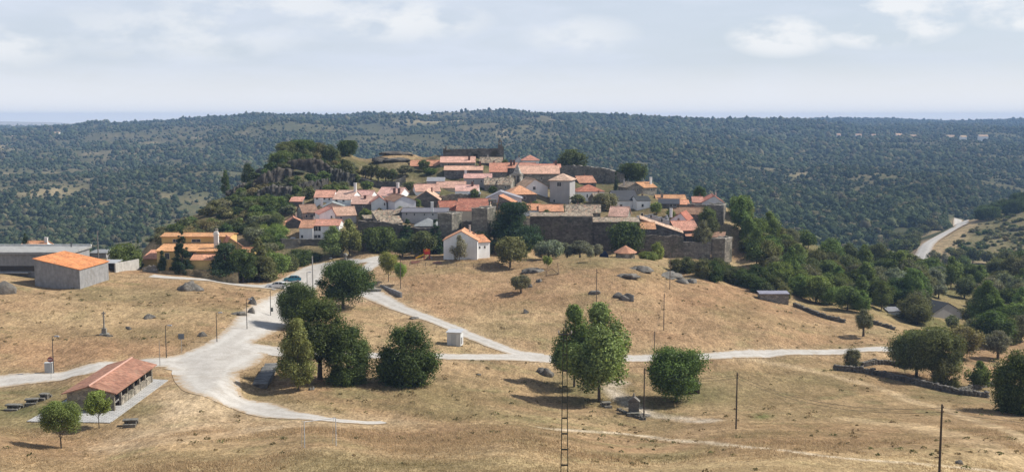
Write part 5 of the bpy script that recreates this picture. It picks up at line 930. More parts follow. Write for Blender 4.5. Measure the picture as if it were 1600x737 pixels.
wood([(1140, 330), (1180, 322), (1195, 345), (1165, 352)], 9, 10, 29, (4, 7), (.8, 1.1), [('round', 'oak'), ('round', 'dark')], 'broadleaf_tree', l_, g_)
l_, g_ = vl('in the yards between the village houses')
wood([(560, 325), (640, 300), (700, 280), (800, 300), (900, 320), (1000, 330), (1050, 345), (960, 345), (840, 340), (700, 340), (600, 345)], 16, 30, 30, (2.0, 3.6), (.8, 1.1), [('bush', 'oak'), ('bush', 'mid'), ('bush', 'dark')], 'shrub', l_, g_, 'shrub')
# ---- the far woods: one uncountable mass of trees and scrub over the hills
def far_wood():
    rs = np.random.RandomState(77); n = 330000; a = rs.uniform(-.56, .56, n); D = np.exp(rs.uniform(math.log(500), math.log(5600), n)); X = a * D
    keep = rs.rand(n) < np.clip((D / 1500) ** 1.1, .10, 1.0); X, D, a = X[keep], D[keep], a[keep]
    left = a < -.10; px = CX + F * a * .995
    dens = fbm(X / 85, D / 85, 4) * 2.6 + fbm(X / 420 + 5, D / 420, 3) * 1.6 + .40 + np.where(px > 880, .34, 0) + np.where(px < 330, -.22, 0) + np.clip((D - 2300) / 1200, 0, .6); dens = np.where((px < 330) & (D > 4700), -1, dens * 1.35 - .05)
    dens = dens - np.exp(-((px - 700) / 70) ** 2) * np.exp(-((D - 2600) / 380) ** 2) * .8
    ok = rs.rand(len(X)) < np.clip(dens, .13, 1)
    rh = (px > 1380) & (D < 860); ok &= ~rh; ok &= ~((D < 620) & (px > 1180)); V = np.column_stack([X, D, X * 0]); ok &= ~on_road(V, 5)
    X, D = X[ok], D[ok]; Z = hgt(X, D); t = Z - CZ; s = t / D; order = np.argsort(D)
    # keep what a viewer near the camera can see: above the nearer terrain (with a generous margin)
    aa = X / D; grid = np.linspace(-.6, .6, 240); dd = np.exp(np.linspace(math.log(60), math.log(5600), 240)); HA = np.array([np.maximum.accumulate((hgt(g * dd, dd) - CZ) / dd) for g in grid])
    gi = np.clip(np.round((aa + .6) / 1.2 * 239).astype(int), 0, 239); di = np.clip(np.searchsorted(dd, D) - 2, 0, 239); vis = (t + 14) / D > HA[gi, di] - .004
    X, D, Z = X[vis], D[vis], Z[vis]; m = len(X); print('far trees', m)
    big = fbm(X / 300 + 2, D / 300, 3) * 1.4 + .5 + fbm(X / 85, D / 85, 4) * 1.2; w = np.clip(rs.lognormal(0, .32, m), .4, 1.6) * np.clip(1.5 + 1.6 * big, 1.1, 3.0) * np.clip(D / 1900, .85, 1.3) * np.where(X / D > .04, 1.4, 1.15) * np.where(rs.rand(m) < .35, .6, 1); tall = rs.uniform(.65, 1.25, m) * np.where((rs.rand(m) < .12) & (D > 1500), 1.35, 1)
    tone = rs.choice(4, m, p=[.42, .3, .16, .12]); base = np.array([(.062, .080, .036), (.044, .060, .029), (.100, .112, .055), (.135, .122, .068)])[tone] * rs.uniform(.75, 1.25, m)[:, None]
    q = np.where(D < 1400)[0]; k = 44; c = rs.normal(0, 1, (len(q), k, 3)); c /= np.linalg.norm(c, axis=2)[:, :, None]; c[:, :, 2] = np.abs(c[:, :, 2]) * 1.0 - .25; rr = rs.uniform(.7, 1.15, (len(q), k, 1)); cen = np.column_stack([X[q], D[q], Z[q] + .5 * w[q] * tall[q]])[:, None]
    v, f = cards((cen + c * rr * np.stack([w[q], w[q], w[q] * tall[q] * 1.15], 1)[:, None]).reshape(-1, 3), c.reshape(-1, 3) + [0, 0, .3], 1.0, rs); ctr = np.repeat(v.reshape(-1, 4, 3).mean(1), 4, 0); v = ctr + (v - ctr) * np.repeat(np.repeat(w[q] * .22, k), 4)[:, None]
    yield v, np.vstack([f[:, [0, 1, 2]], f[:, [0, 2, 3]]]), np.repeat((base[q][:, None] * rs.uniform(.6, 1.6, (len(q), k, 1))).reshape(-1, 3), 4, 0)
    for lo, hi, (b, f) in ((0, 1900, ICO2), (1900, 1e9, ICO1)):
        q = np.where((D >= lo) & (D < hi))[0]; k = len(q)
        nv = len(b); rad = rs.uniform(.62, 1.22, (k, nv)) * np.where(D[q] < 1400, .8, 1)[:, None]; ang = rs.uniform(0, 6.28, k); c, s_ = np.cos(ang)[:, None], np.sin(ang)[:, None]
        x = (b[None, :, 0] * c - b[None, :, 1] * s_) * rad; y = (b[None, :, 0] * s_ + b[None, :, 1] * c) * rad; z = np.where(b[None, :, 2] > 0, b[None, :, 2], b[None, :, 2] * .8) * rad
        lean = rs.normal(0, .15, (k, 2)); W_ = w[q][:, None]
        V = np.stack([X[q][:, None] + (x + z * lean[:, :1]) * W_, D[q][:, None] + (y + z * lean[:, 1:]) * W_, Z[q][:, None] + (z + .55) * W_ * tall[q][:, None]], 2).reshape(-1, 3)
        Fc = (f[None] + (np.arange(k) * nv)[:, None, None]).reshape(-1, 3); ti = (base[q][:, None, :] * rs.uniform(.8, 1.2, (k, nv))[:, :, None]).reshape(-1, 3)
        yield V, Fc, ti
_p = list(far_wood()); _o = 0; _v, _ff, _t2 = [], [], []
for v, f, t in _p: _v.append(v); _ff.append(f + _o); _t2.append(t); _o += len(v)
woods = link('woodland', mesh_np('woodland', np.vstack(_v), np.vstack(_ff), 'far_leaf', np.vstack(_t2))); tag(woods, 'dark green woods and scrub covering the far hillsides under the blue haze', 'woodland', kind='stuff')
del _p, _v, _ff, _t2
# ------------------------------------------------------------------ picnic shelter
def shelter():
    z = CZ - 38.6; x0 = P(106, 650, 143).x; x1 = P(179, 650, 143).x; y0, y1 = 143.0, 159.4
    pad = MB(); q = [P(42, 667, 138), P(172, 669, 137.4), P(263, 600, 160.6), P(168, 597, 162.5)]; o0 = Vector((q[0].x, q[0].y, z)); b = [(p.x - o0.x, p.y - o0.y, -1.0) for p in q]; t = [(p.x - o0.x, p.y - o0.y, .08) for p in q]; pad.hexa(b, t)
    o = pad.build('pavement_slab', 'paving'); o.location = o0; o['kind'] = 'structure'
    w = x1 - x0; L = y1 - y0; root = empty('picnic_shelter', ((x0 + x1) / 2, y0, z + .12), R(.8), 'long open-sided stone picnic shelter with a red tiled gable roof on a pale slab', 'shelter'); h = 2.5; rise = .85
    m = MB(); hx = w / 2; t = .45
    m.quad([(-hx, 0, -.3), (hx, 0, -.3), (hx, 0, h), (0, 0, h + rise), (-hx, 0, h)]); m.quad([(hx, t, -.3), (-hx, t, -.3), (-hx, t, h), (0, t, h + rise), (hx, t, h)]); m.quad([(hx, 0, -.3), (hx, t, -.3), (hx, t, h), (hx, 0, h)]); m.quad([(-hx, t, -.3), (-hx, 0, -.3), (-hx, 0, h), (-hx, t, h)])
    m.quad([(-hx, L - t, -.3), (hx, L - t, -.3), (hx, L - t, h), (0, L - t, h + rise), (-hx, L - t, h)]); m.quad([(hx, L, -.3), (-hx, L, -.3), (-hx, L, h), (0, L, h + rise), (hx, L, h)]); m.quad([(hx, L - t, -.3), (hx, L, -.3), (hx, L, h), (hx, L - t, h)])
    m.box(-hx, -hx + t, t + .003, L - t - .003, -.3, h - .003); m.build('wall', 'masonry', root, (.30, .26, .20))
    n = 6
    for i in range(1, n): 
        p = MB(); y = t + (L - 2 * t) * i / n; p.box(hx - .36, hx - .04, y - .16, y + .16, -.2, h - .2); p.build('pillar', 'masonry', root, (.26, .23, .19))
    b = MB(); b.box(hx - .42, hx + .02, 0, L, h - .2, h + .06); b.build('beam', 'wood', root, (.14, .09, .06))
    for i in range(n):
        if i in (0,): continue
        p = MB(); ya = t + (L - 2 * t) * i / n + .2; yb = t + (L - 2 * t) * (i + 1) / n - .2; p.box(hx - .30, hx - .02, ya, yb, -.2, .85); p.box(hx - .36, hx + .05, ya, yb, .853, .95); p.build('parapet', 'masonry', root, (.34, .30, .24))
    rf = MB(); e = .55; k = rise / hx; d = .08
    roof_quad(rf, [(-hx - e, L + e, h - k * e + d), (-hx - e, -e, h - k * e + d), (0, -e, h + rise + d), (0, L + e, h + rise + d)]); roof_quad(rf, [(hx + e, -e, h - k * e + d), (hx + e, L + e, h - k * e + d), (0, L + e, h + rise + d + .003), (0, -e, h + rise + d + .003)])
    r = rf.build('roof', 'roof_tile', root, (.36, .18, .12), uv=True); c = MB(); c.tube([(0, -e, h + rise + d + .03), (0, L + e, h + rise + d + .03)], .15, 8); c.build('ridge_cap', 'plaster', r, (.52, .31, .24))
    for i in range(4):
        tb = MB(); y = 2.6 + i * 4.2; tb.box(-.6, .6, y - 1, y + 1, .68, .78); tb.box(-.45, -.25, y - .5, y + .5, 0, .68); tb.box(.25, .45, y - .5, y + .5, 0, .68); o = tb.build('stone_table', 'rock', None, (.9, .9, .9)); o.location = root.location; tag(o, 'dim stone table inside the picnic shelter, number ' + ('one from the near gable', 'two from the near gable', 'three from the near gable', 'four, by the far gable')[i], 'table', 'tables inside the picnic shelter')
shelter()
def stone_table(label, px, py, wpx, kind='table', rz=0.0, group='stone picnic tables on the lawn'):
    g = G(px, py); s = wpx / F * g.y; root = empty('stone_table', g, rz, label, 'table', group); t = MB(); r = random.Random(int(px)); t.box(-s / 2, s / 2, -.45, .45, .66, .82); t.box(-s / 2 + .1, s / 2 - .1, -.5, -.45, .68, .8); t.build('tabletop', 'rock', root, (1.0, 1.0, .95))
    for sx in (-1, 1): l = MB(); l.box(sx * s * .30 - .16, sx * s * .30 + .16, -.32, .32, -.2, .66); l.build('leg', 'rock', root, (.8, .8, .78))
    for sy in (-1, 1): b = MB(); b.box(-s * .42, s * .42, sy * .95 - .18, sy * .95 + .18, -.2, .40); b.build('bench', 'rock', root, (.85, .85, .82))
stone_table('stone picnic table with benches, leftmost on the lawn by the shelter', 22, 640, 25)
stone_table('stone picnic table with benches, middle one on the lawn left of the shelter', 50, 631, 20, rz=.2)
stone_table('small stone picnic table, nearest the shelter wall on the lawn', 70, 623, 14, rz=-.1)
stone_table('stone picnic table standing alone right of the shelter slab', 204, 664, 23, rz=.15)
stone_table('small stone table at the foot of the poplar pair', 947, 635, 15, rz=.3)
# ------------------------------------------------------------------ concrete sheds on the left rise
def concrete_shed():
    Fx, Rx, Lx = Vector((-92.6, 233)), Vector((-91.0, 245.5)), Vector((-103.2, 235.2)); Bx = Lx + Rx - Fx; zt = {0: zat(421, 233), 1: zat(408, 245.5), 2: zat(392, 247.6), 3: zat(403.5, 235.2)}; root = empty('concrete_shed', (Fx.x, Fx.y, zat(452, 233)), 0, 'bare concrete block shed with a flat single-pitch bright orange roof', 'shed'); z0 = root.location.z
    c = [Fx - Fx, Rx - Fx, Bx - Fx, Lx - Fx]; m = MB(); m.hexa([(p.x, p.y, -3) for p in c], [(c[i].x, c[i].y, zt[i] - z0 - .12) for i in range(4)]); m.build('wall', 'concrete', root, (.31, .305, .30))
    r = MB(); cen = sum((Vector((p.x, p.y)) for p in c), Vector((0, 0))) / 4; e = [Vector((p.x, p.y)) + (Vector((p.x, p.y)) - cen).normalized() * .35 for p in c]; roof_quad(r, [(e[i].x, e[i].y, zt[i] - z0 + .03) for i in (3, 0, 1, 2)], .12); r.build('roof', 'roof_tile', root, (.66, .26, .10), uv=True)
concrete_shed()
def flat_building():
    root = empty('flat_building', (-125, 249, zat(446, 249)), 0, 'long dark concrete building with a flat pale roof edge behind the orange-roofed shed', 'building'); z = zat(393.5, 249) - root.location.z; m = MB(); x1 = P(108, 393, 249).x + 125; m.box(-26, x1, 0, 12, -3, z - .5); m.build('wall', 'concrete', root, (.30, .295, .29))
    r = MB(); r.box(-26.5, x1 + .4, -.5, 12.5, z - .5, z); r.build('roof', 'concrete', root, (.36, .355, .34)); e = MB(); e.box(-26.5, x1 + .4, 12.0, 12.6, z + .003, z + .35); e.build('parapet', 'concrete', root, (.55, .55, .53)); p = MB(); p.tube([(x1 - 3.5, 10, z), (x1 - 3.5, 10, z + .9)], .14, 8); p.tube([(x1 - 3.5, 10, z + .9), (x1 - 3.5, 10, z + 1.1)], .24, 8); p.build('vent_pipe', 'metal', r and root, (.1, .1, .1))
    d = MB(); d.box(x1 - 16, x1 - 4, -.03, -.004, z - 4.4, z - 3.2); d.build('window', 'glass', root); l = MB(); l.box(x1 - 22, x1 - 9, -1.4, -.035, z - 4.75, z - 4.6); l.build('ledge', 'concrete', root, (.45, .45, .44))
flat_building()
def hut():
    g = P(170, 431, 257); root = empty('open_hut', g, R(-4), 'little open-fronted hut with a pale sheet roof between the concrete shed and the stained wall', 'hut'); m = MB(); w = 3.2; h = zat(411, 257) - g.z; m.box(-w / 2, -w / 2 + .2, 0, 3.5, -1.5, h); m.box(w / 2 - .2, w / 2, 0, 3.5, -1.5, h); m.box(-w / 2 + .2, w / 2 - .2, 3.3, 3.5, -1.5, h - .003); m.build('wall', 'concrete', root, (.42, .41, .39)); r = MB(); r.hexa([(-w / 2 - .3, -.4, h), (w / 2 + .3, -.4, h), (w / 2 + .3, 3.8, h + .3), (-w / 2 - .3, 3.8, h + .3)], [(-w / 2 - .3, -.4, h + .1), (w / 2 + .3, -.4, h + .1), (w / 2 + .3, 3.8, h + .4), (-w / 2 - .3, 3.8, h + .4)]); r.build('roof', 'metal', root, (.5, .5, .5))
hut()
def wall_line(name, label, a, b, D0, D1, top0, top1, th, mat, col, drop=1.5):
    p, q = P(*a, D0), P(*b, D1); m = MB(); d = q - p; d.z = 0; n = Vector((-d.y, d.x, 0)).normalized() * th; z0, z1 = zat(top0, D0) - p.z, zat(top1, D1) - p.z; dz = q.z - p.z
    m.hexa([(0, 0, -drop), (d.x, d.y, dz - drop), (d.x + n.x, d.y + n.y, dz - drop), (n.x, n.y, -drop)], [(0, 0, z0), (d.x, d.y, z1), (d.x + n.x, d.y + n.y, z1), (n.x, n.y, z0)]); o = m.build(name, mat, None, col); o.location = p; tag(o, label, 'wall'); return o
wall_line('garden_wall', 'pale stained rendered wall right of the concrete sheds', (181, 430), (218, 428), 255, 268, 411, 404.5, .3, 'concrete', (.50, .48, .44))
# ------------------------------------------------------------------ yellow house
def yellow_house():
    S = lambda **k: dict(dict(yaw=0, wall='yellow', roof='orange', win=[], chim=(), lap=.5, apex=.5), **k)
    s = S(x0=246, x1=349, yr=380, ye=391.5, yb=430, D=268, L=7, typ='shed', win=[(300, 398, 14, 7), (262, 400, 6, 9)]); base = P(297, 430, 268); root = empty('yellow_house', base, 0, 'large yellow house with stepped orange roofs and a tall white chimney behind dark conifers', 'house'); root['_yaw'] = 0.0
    for w in (s, S(x0=253, x1=360, yr=364, ye=369, yb=394, D=275.2, L=7, typ='x', win=[(307, 376, 13, 4), (275, 376, 8, 4), (342, 376.5, 6, 4)]), S(x0=224, x1=249, yr=391, ye=403.5, yb=418, D=277, L=7, typ='shed'), S(x0=299, x1=331, yr=396.5, ye=405, yb=409, D=264.6, L=3.2, typ='shed'), S(x0=352, x1=379, yr=371, ye=384, yb=428, D=271, L=9, typ='y', yaw=22, apex=.3, wall='yellow', win=[(365, 386, 4, 4)]), S(x0=376, x1=393, yr=387, ye=398, yb=426, D=274, L=6, typ='x')): build_body(root, base, w, HR, False)
    del root['_yaw']; c = MB(); p = P(338.5, 390, 270.5) - base; zt = zat(366, 270.5) - base.z; c.box(p.x - .55, p.x + .55, p.y - .4, p.y + .4, p.z - 2.5, zt); c.box(p.x - .7, p.x + .7, p.y - .55, p.y + .55, zt + .003, zt + .2); c.box(p.x - .5, p.x + .5, p.y - .35, p.y + .35, zt + .2, zt + .7); c.build('chimney', 'plaster', root, (.74, .70, .64))
    for x in (302, 316, 330): k = MB(); q = P(x, 405, 264.8) - base; k.box(q.x - .14, q.x + .14, q.y - .1, q.y + .1, -1.0, q.z); k.build('porch_post', 'plaster', root, (.66, .5, .24))
    d = MB(); q = P(315, 425, 267.95) - base; d.box(q.x - 1.2, q.x + 1.2, q.y - .02, q.y + .03, -.2, 2.2); d.build('door', 'wood', root, (.05, .035, .02))
yellow_house()
masonry_wall('garden_wall', 'low ochre garden wall with posts in front of the yellow house', [(246, 424, 433, 262), (290, 421, 434, 262), (345, 422, 437, 262), (372, 426, 440, 262)], 0, col=(.42, .33, .19), th=.35, rough=.03, seed=31)
masonry_wall('garden_wall', 'crumbling low stone wall left of the yellow house', [(222, 417, 428, 264), (246, 414, 427, 264)], 0, col=(.36, .33, .28), th=.5, seed=32)
# ------------------------------------------------------------------ street furniture
def post(name, label, px, py, top, r0=.09, cat='pole', col=(.10, .075, .055), arm=False, mat='wood', lean=0.0, D=None, group=None):
    g = G(px, py) if D is None else P(px, py, D); h = zat(top, g.y) - g.z; root = empty(name, g, rnd.uniform(-.3, .3), label, cat, group); m = MB(); m.tube([(0, 0, -.5), (lean * h * .5, 0, h * .5), (lean * h, 0, h)], [r0, r0 * .9, r0 * .72], 8); m.build('pole', mat, root, col)
    if arm:
        for dz in (.35, .75):
            i = MB(); i.tube([(lean * h - .14, 0, h - dz), (lean * h + .14, 0, h - dz)], .022, 5); i.tube([(lean * h + .14, 0, h - dz), (lean * h + .14, 0, h - dz + .16)], [.05, .03], 6); i.build('insulator', 'paint', root, (.16, .10, .07))
    return root, g, h
POLES = {}
for lab, px, py, top in [('wooden power pole nearest the camera, its foot below the picture edge', 1467, 752, 631), ('wooden power pole standing alone in the dry field right of the spring', 1150, 670, 582), ('dark wooden pole beside the stone fountain', 1006, 653, 575), ('wooden pole in front of the pale path behind the fountain', 1022, 572, 517), ('thin grey pole on the dry slope above the path', 1037, 516, 458), ('tall grey pole on the right shoulder of the knoll', 1046.5, 452, 395), ('brown pole rising behind the poplar pair on the knoll', 932, 474, 420), ('leaning pole on the bank beside the pale saplings', 626, 451, 404)]:
    POLES[px] = post('power_pole', lab, px, py, top, .12 if px in (1467, 1150, 1006) else .10, 'pole', (.075, .06, .045) if px in (1467, 1150, 1006) else (.16, .12, .09), True)
POLES[489] = post('concrete_pole', 'pale concrete power pole at the road junction by the parked cars', 489, 455, 400, .17, 'pole', (.42, .41, .38), True, 'concrete')
post('utility_post', 'grey utility post with a small bright lamp behind the concrete sheds', 154, 410, 361, .16, 'pole', (.22, .2, .18), True, D=268)
post('utility_post', 'thin post among the conifers on the right of the yellow house', 373, 436, 372, .09, 'pole', (.14, .12, .1), False, D=263)
post('marker_post', 'thin plain post by the road right of the shelter roof', 250, 571, 532, .05, 'post', (.30, .28, .26), False, 'metal')
post('utility_post', 'thin pole on the lane below the left bastion', 1052, 425, 392, .07, 'pole', (.2, .17, .14), False, D=300)
def lamp(label, px, py, top, D=None, group='lamps along the road', side=1):
    g = G(px, py) if D is None else P(px, py, D); h = zat(top, g.y) - g.z; root = empty('street_lamp', g, 0, label, 'street lamp', group); m = MB(); m.tube([(0, 0, -.4), (0, 0, h * .5), (0, 0, h)], [.075, .065, .05], 8); m.build('pole', 'metal', root, (.05, .05, .052)); a = MB(); a.tube([(0, 0, h - .06), (.45 * side, 0, h)], .035, 6); a.build('arm', 'metal', root, (.05, .05, .052))
    q = MB(); x = .72 * side; q.hexa([(x - .38, -.16, h - .06), (x + .38, -.16, h - .06), (x + .38, .16, h - .06), (x - .38, .16, h - .06)], [(x - .3, -.12, h + .1), (x + .3, -.12, h + .1), (x + .3, .12, h + .1), (x - .3, .12, h + .1)]); l = q.build('lamp_head', 'metal', root, (.42, .42, .43)); e = MB(); e.box(x - .26, x + .26, -.11, .11, h - .09, h - .063); e.build('diffuser', 'paint', l, (.5, .5, .48))
for lab, px, py, top in [('road lamp with a flat head, leftmost, beside the round sign', 84, 583, 525), ('road lamp between the shelter roof and the grey sign board', 260, 559, 508), ('road lamp on the hillside right of the grey sign board', 339, 534, 488), ('road lamp where the road bends uphill, before the boulders', 386, 514, 467), ('road lamp with a small box on its pole beside the dark roadside tree', 423, 493, 452)]: lamp(lab, px, py, top)
lamp('lamp post at the corner of the parking road', 480, 447, 425, group='lamps in the village'); lamp('tall slim lamp in front of the dark trees by the village lane', 578, 412, 386, D=308, group='lamps in the village'); lamp('lamp standing between the blue car and the stone monument', 513, 424, 403, D=297, group='lamps in the village')
jb = G(423, 493); m = MB(); m.box(.09, .5, -.2, .2, .9, 1.7); o = m.build('junction_box', 'metal', None, (.12, .13, .12)); o.location = jb; tag(o, 'small dark metal box fixed low on the lamp pole by the roadside tree', 'box')
def sign(label, px, py, top, shape, col, w=.62):
    g = G(px, py); h = zat(top, g.y) - g.z; root = empty('road_sign', g, 0, label, 'sign'); m = MB(); m.tube([(0, 0, -.4), (0, 0, h)], .035, 8); m.build('pole', 'metal', root, (.42, .42, .42)); p = MB()
    if shape == 'round':
        p.tube([(0, -.05, h - w / 2), (0, -.08, h - w / 2)], w / 2, 24); b = p.build('sign_face', 'paint', root, col); q = MB(); q.box(-w * .34, w * .34, -.092, -.083, h - w / 2 - .06, h - w / 2 + .06); q.build('bar', 'paint', b, (.7, .7, .7))
    else: p.box(-w / 2, w / 2, -.08, -.05, h - w * .95, h); p.build('sign_face', 'paint', root, col)
sign('round no-entry sign on a thin pole beside the grey cabinet', 80, 592, 557, 'round', (.30, .10, .10), .85); sign('blank grey square sign board on a post between two road lamps', 284, 552, 521, 'square', (.16, .18, .20), 1.0)
g = G(77, 582); root = empty('electric_cabinet', g, .1, 'grey metal cabinet by the road under the round sign', 'cabinet'); m = MB(); m.box(-.6, .6, -.35, .35, -.2, 1.6); m.build('cabinet_body', 'paint', root, (.46, .46, .45)); m = MB(); m.box(-.66, .66, -.4, .4, 1.603, 1.7); m.build('cabinet_lid', 'paint', root, (.5, .5, .49)); m = MB(); m.box(-.52, .52, -.375, -.354, 0, 1.5); d = m.build('door', 'paint', root, (.40, .40, .39)); m = MB(); m.box(.36, .42, -.41, -.379, .7, .95); m.build('handle', 'metal', d, (.05, .05, .05))
# stone cross on its pedestal
g = G(163, 523); root = empty('stone_cross', g, .15, 'weathered stone cross on a square pedestal standing on the dry hillside', 'cross'); m = MB(); m.box(-.75, .75, -.75, .75, -.4, .25); m.build('step', 'masonry', root, (.38, .36, .32)); m = MB(); m.hexa([(-.42, -.42, .25), (.42, -.42, .25), (.42, .42, .25), (-.42, .42, .25)], [(-.36, -.36, 1.25), (.36, -.36, 1.25), (.36, .36, 1.25), (-.36, .36, 1.25)]); m.build('pedestal', 'rock', root, (1.3, 1.3, 1.25)); m = MB(); m.tube([(0, 0, 1.25), (0, 0, 3.3)], [.17, .13], 8); m.tube([(0, 0, 3.3), (0, 0, 3.5)], [.13, .28], 8); m.box(-.10, .10, -.09, .09, 3.5, 4.3); m.box(-.36, .36, -.085, .085, 3.85, 4.05); m.build('shaft', 'rock', root, (1.5, 1.45, 1.35))
def rock(name, label, px, py, wpx, hpx, seed, n=3, col=(.78, .76, .73), D=None, cat='rock', dep=.8, group=None):
    g = G(px, py) if D is None else Vector((float(azim(px, py)) * D, D, h1(float(azim(px, py)) * D, D))); w = wpx / F * g.y; h = hpx / F * g.y; rs = np.random.RandomState(seed); V, Fc, o_ = [], [], 0; b, f = ICO3
    for i in range(n):
        c = np.array([rs.uniform(-.3, .3) * w if n > 1 else 0, rs.uniform(-.25, .25) * w * dep, 0]); s = np.array([w * rs.uniform(.28, .42), w * dep * rs.uniform(.28, .42), h * rs.uniform(.55, .98)]) if n > 1 else np.array([w / 2, w / 2 * dep, h])
        q = b * 1.25
        for k in range(16):
            nn = rs.normal(0, 1, 3); nn[2] = nn[2] * .8 + (.5 if k < 4 else 0); nn /= np.linalg.norm(nn); dd = rs.uniform(.55, .95); pr = np.maximum(q @ nn - dd, 0); q = q - pr[:, None] * nn * .96
        q = q * (1 + .16 * fbm(q[:, 0] * 3 + seed + i * 3, q[:, 1] * 3 + q[:, 2] * 2.3, 3))[:, None]; an_ = rs.uniform(0, 6.28); q = np.column_stack([q[:, 0] * math.cos(an_) - q[:, 1] * math.sin(an_), q[:, 0] * math.sin(an_) + q[:, 1] * math.cos(an_), q[:, 2]])
        q = q * s + c; q[:, 2] = np.maximum(q[:, 2], -.35 * h); V.append(q); Fc.append(f + o_); o_ += len(q)
    me = mesh_np(name, np.vstack(V), np.vstack(Fc), 'rock'); o = link(name, me, None, col); o.location = g; o.rotation_euler.z = rs.uniform(-.3, .3); tag(o, label, cat, group); return o
for i, a in enumerate([('big cracked grey granite outcrop at the edge of the parking road', 295, 453, 38, 16, 5), ('dark boulder by the bend below the white car, upper one', 397, 475, 16, 13, 2), ('smaller dark boulder below the upper one at the road bend', 394, 489, 12, 9, 1), ('pale granite outcrop against the concrete building on the far left', 6, 455, 44, 15, 4), ('grey boulder in the dry grass right of the grey sign board', 312, 523, 22, 10, 2), ('dark flat rocks on the hillside right of the stone cross', 229, 497, 20, 9, 3), ('low pale rocks left of the road bend boulders', 372, 490, 28, 7, 3), ('small rock half buried left of the boulder by the sign', 201, 514, 10, 6, 2), ('dark pointed rock alone in the middle of the knoll', 973, 467, 28, 12, 3), ('low grey rock ledge next to the brown pole on the knoll', 930, 458, 24, 7, 2), ('small grey rock behind the lone olive tree', 828, 448, 14, 10, 2),
    ('grey rock right of the lone olive tree', 841, 440, 14, 7, 2), ('long dark rock heap beside the collapsed fence', 835, 424, 36, 9, 4), ('tiny rock in the grass below the lone olive tree', 822, 489, 12, 6, 1), ('broad flat granite outcrop under the hexagonal kiosk', 1000, 420, 46, 9, 4), ('granite ledge with dark cracks right of the flat outcrop', 1050, 432, 56, 10, 5), ('grey ledge lowest of the three under the kiosk', 975, 431, 36, 7, 3), ('rounded granite block at the right end of the ledges', 1072, 441, 32, 9, 3), ('dark boulder half sunk in the cut bank left of the poplars', 849, 584, 28, 14, 4), ('dark rounded stone near the pole at the lower right', 1495, 724, 15, 9, 2), ('low dark rock at the foot of the lighter upright tree', 489, 608, 14, 6, 2), ('grey rock in the field below the roadside cluster', 748, 586, 10, 4, 1), ('scattered stones at the edge of the spring path', 1000, 650, 26, 5, 4), ('dark earth-stained rock in the bank above the crossroads path', 650, 497, 20, 6, 3), ('small pale stones around the foot of the stone cross', 173, 525, 14, 4, 3)]): rock('boulder', a[0], *a[1:5], seed=40 + i, n=a[5])
def cliff(label, line, D0, lean, seed, col=(.42, .40, .37)):
    """jagged rock face: line of (px, top py, bottom py, distance), thick, its back buried in the hill"""
    r = np.random.RandomState(seed); n = 44; m = 9; L = np.array(line, float); t = np.linspace(0, len(L) - 1, n); q = np.stack([np.interp(t, range(len(L)), L[:, k]) for k in range(4)], 1); o0 = None; V = []
    for i in range(n):
        px, ty, by, d = q[i]; base = P(px, by, d); zt = zat(ty, d) + r.uniform(-.5, .5); zb = min(base.z, h1(base.x, d)) - 1.2; o0 = o0 or base
        for k in range(m + 3):
            f = min(k / m, 1); back = lean * f + (0 if k <= m else (2.5 if k == m + 1 else 6.0)); z = zb + (zt - zb) * f - (0 if k <= m else (.2 if k == m + 1 else 7))
            bump_ = 1.9 * float(fbm(np.array([i * .35 + seed]), np.array([k * .5]), 3)[0]) + .9 * (((i // 4) * 7 + (k // 3) * 3 + seed) % 5) / 5; V.append((base.x - o0.x + r.uniform(-.2, .2), d - o0.y + back - bump_ * (1 if k <= m else 0), z - o0.z + r.uniform(-.15, .15)))
    M_ = m + 3; i = (np.arange(n - 1)[:, None] * M_ + np.arange(M_ - 1)[None]).ravel(); f = np.column_stack([i, i + M_, i + M_ + 1, i + 1]); o = link('rock_outcrop', mesh_np('rock_outcrop', np.array(V), np.vstack([f[:, [0, 1, 2]], f[:, [0, 2, 3]]]), 'rock'), None, col); o.location = o0; tag(o, label, 'rock')
cliff('dark granite cliff face right below the hilltop oaks', [(436, 262, 280, 385), (455, 251, 283, 386), (480, 247, 284, 387), (500, 250, 283, 388), (516, 260, 280, 389)], 0, 1.2, 1, (.34, .305, .265))
cliff('long shadowed rock face on the left shoulder, lower than the hilltop cliff', [(392, 286, 304, 373), (412, 270, 305, 374), (432, 263, 303, 376), (456, 264, 296, 378)], 0, 1.6, 2, (.42, .385, .34))
cliff('lower granite shelf with shrubs hanging over it above the wide green bush', [(402, 298, 314, 361), (425, 290, 317, 362), (456, 294, 316, 363)], 0, 1.0, 3, (.5, .48, .45))
cliff('dark rock step between the cliffs and the highest white house', [(456, 293, 311, 365), (475, 286, 311, 367), (497, 281, 305, 371), (512, 279, 299, 375)], 0, 1.0, 4, (.36, .345, .32))
cliff('shadowed rocky bank left of the terrace retaining wall', [(512, 264, 292, 385), (530, 266, 295, 385), (554, 273, 299, 386)], 0, 1.6, 5, (.36, .36, .31))
cliff('low broken cliff on the left skyline ridge', [(352, 300, 312, 371), (372, 290, 308, 373), (394, 283, 303, 376)], 0, 1.2, 6, (.45, .43, .4))
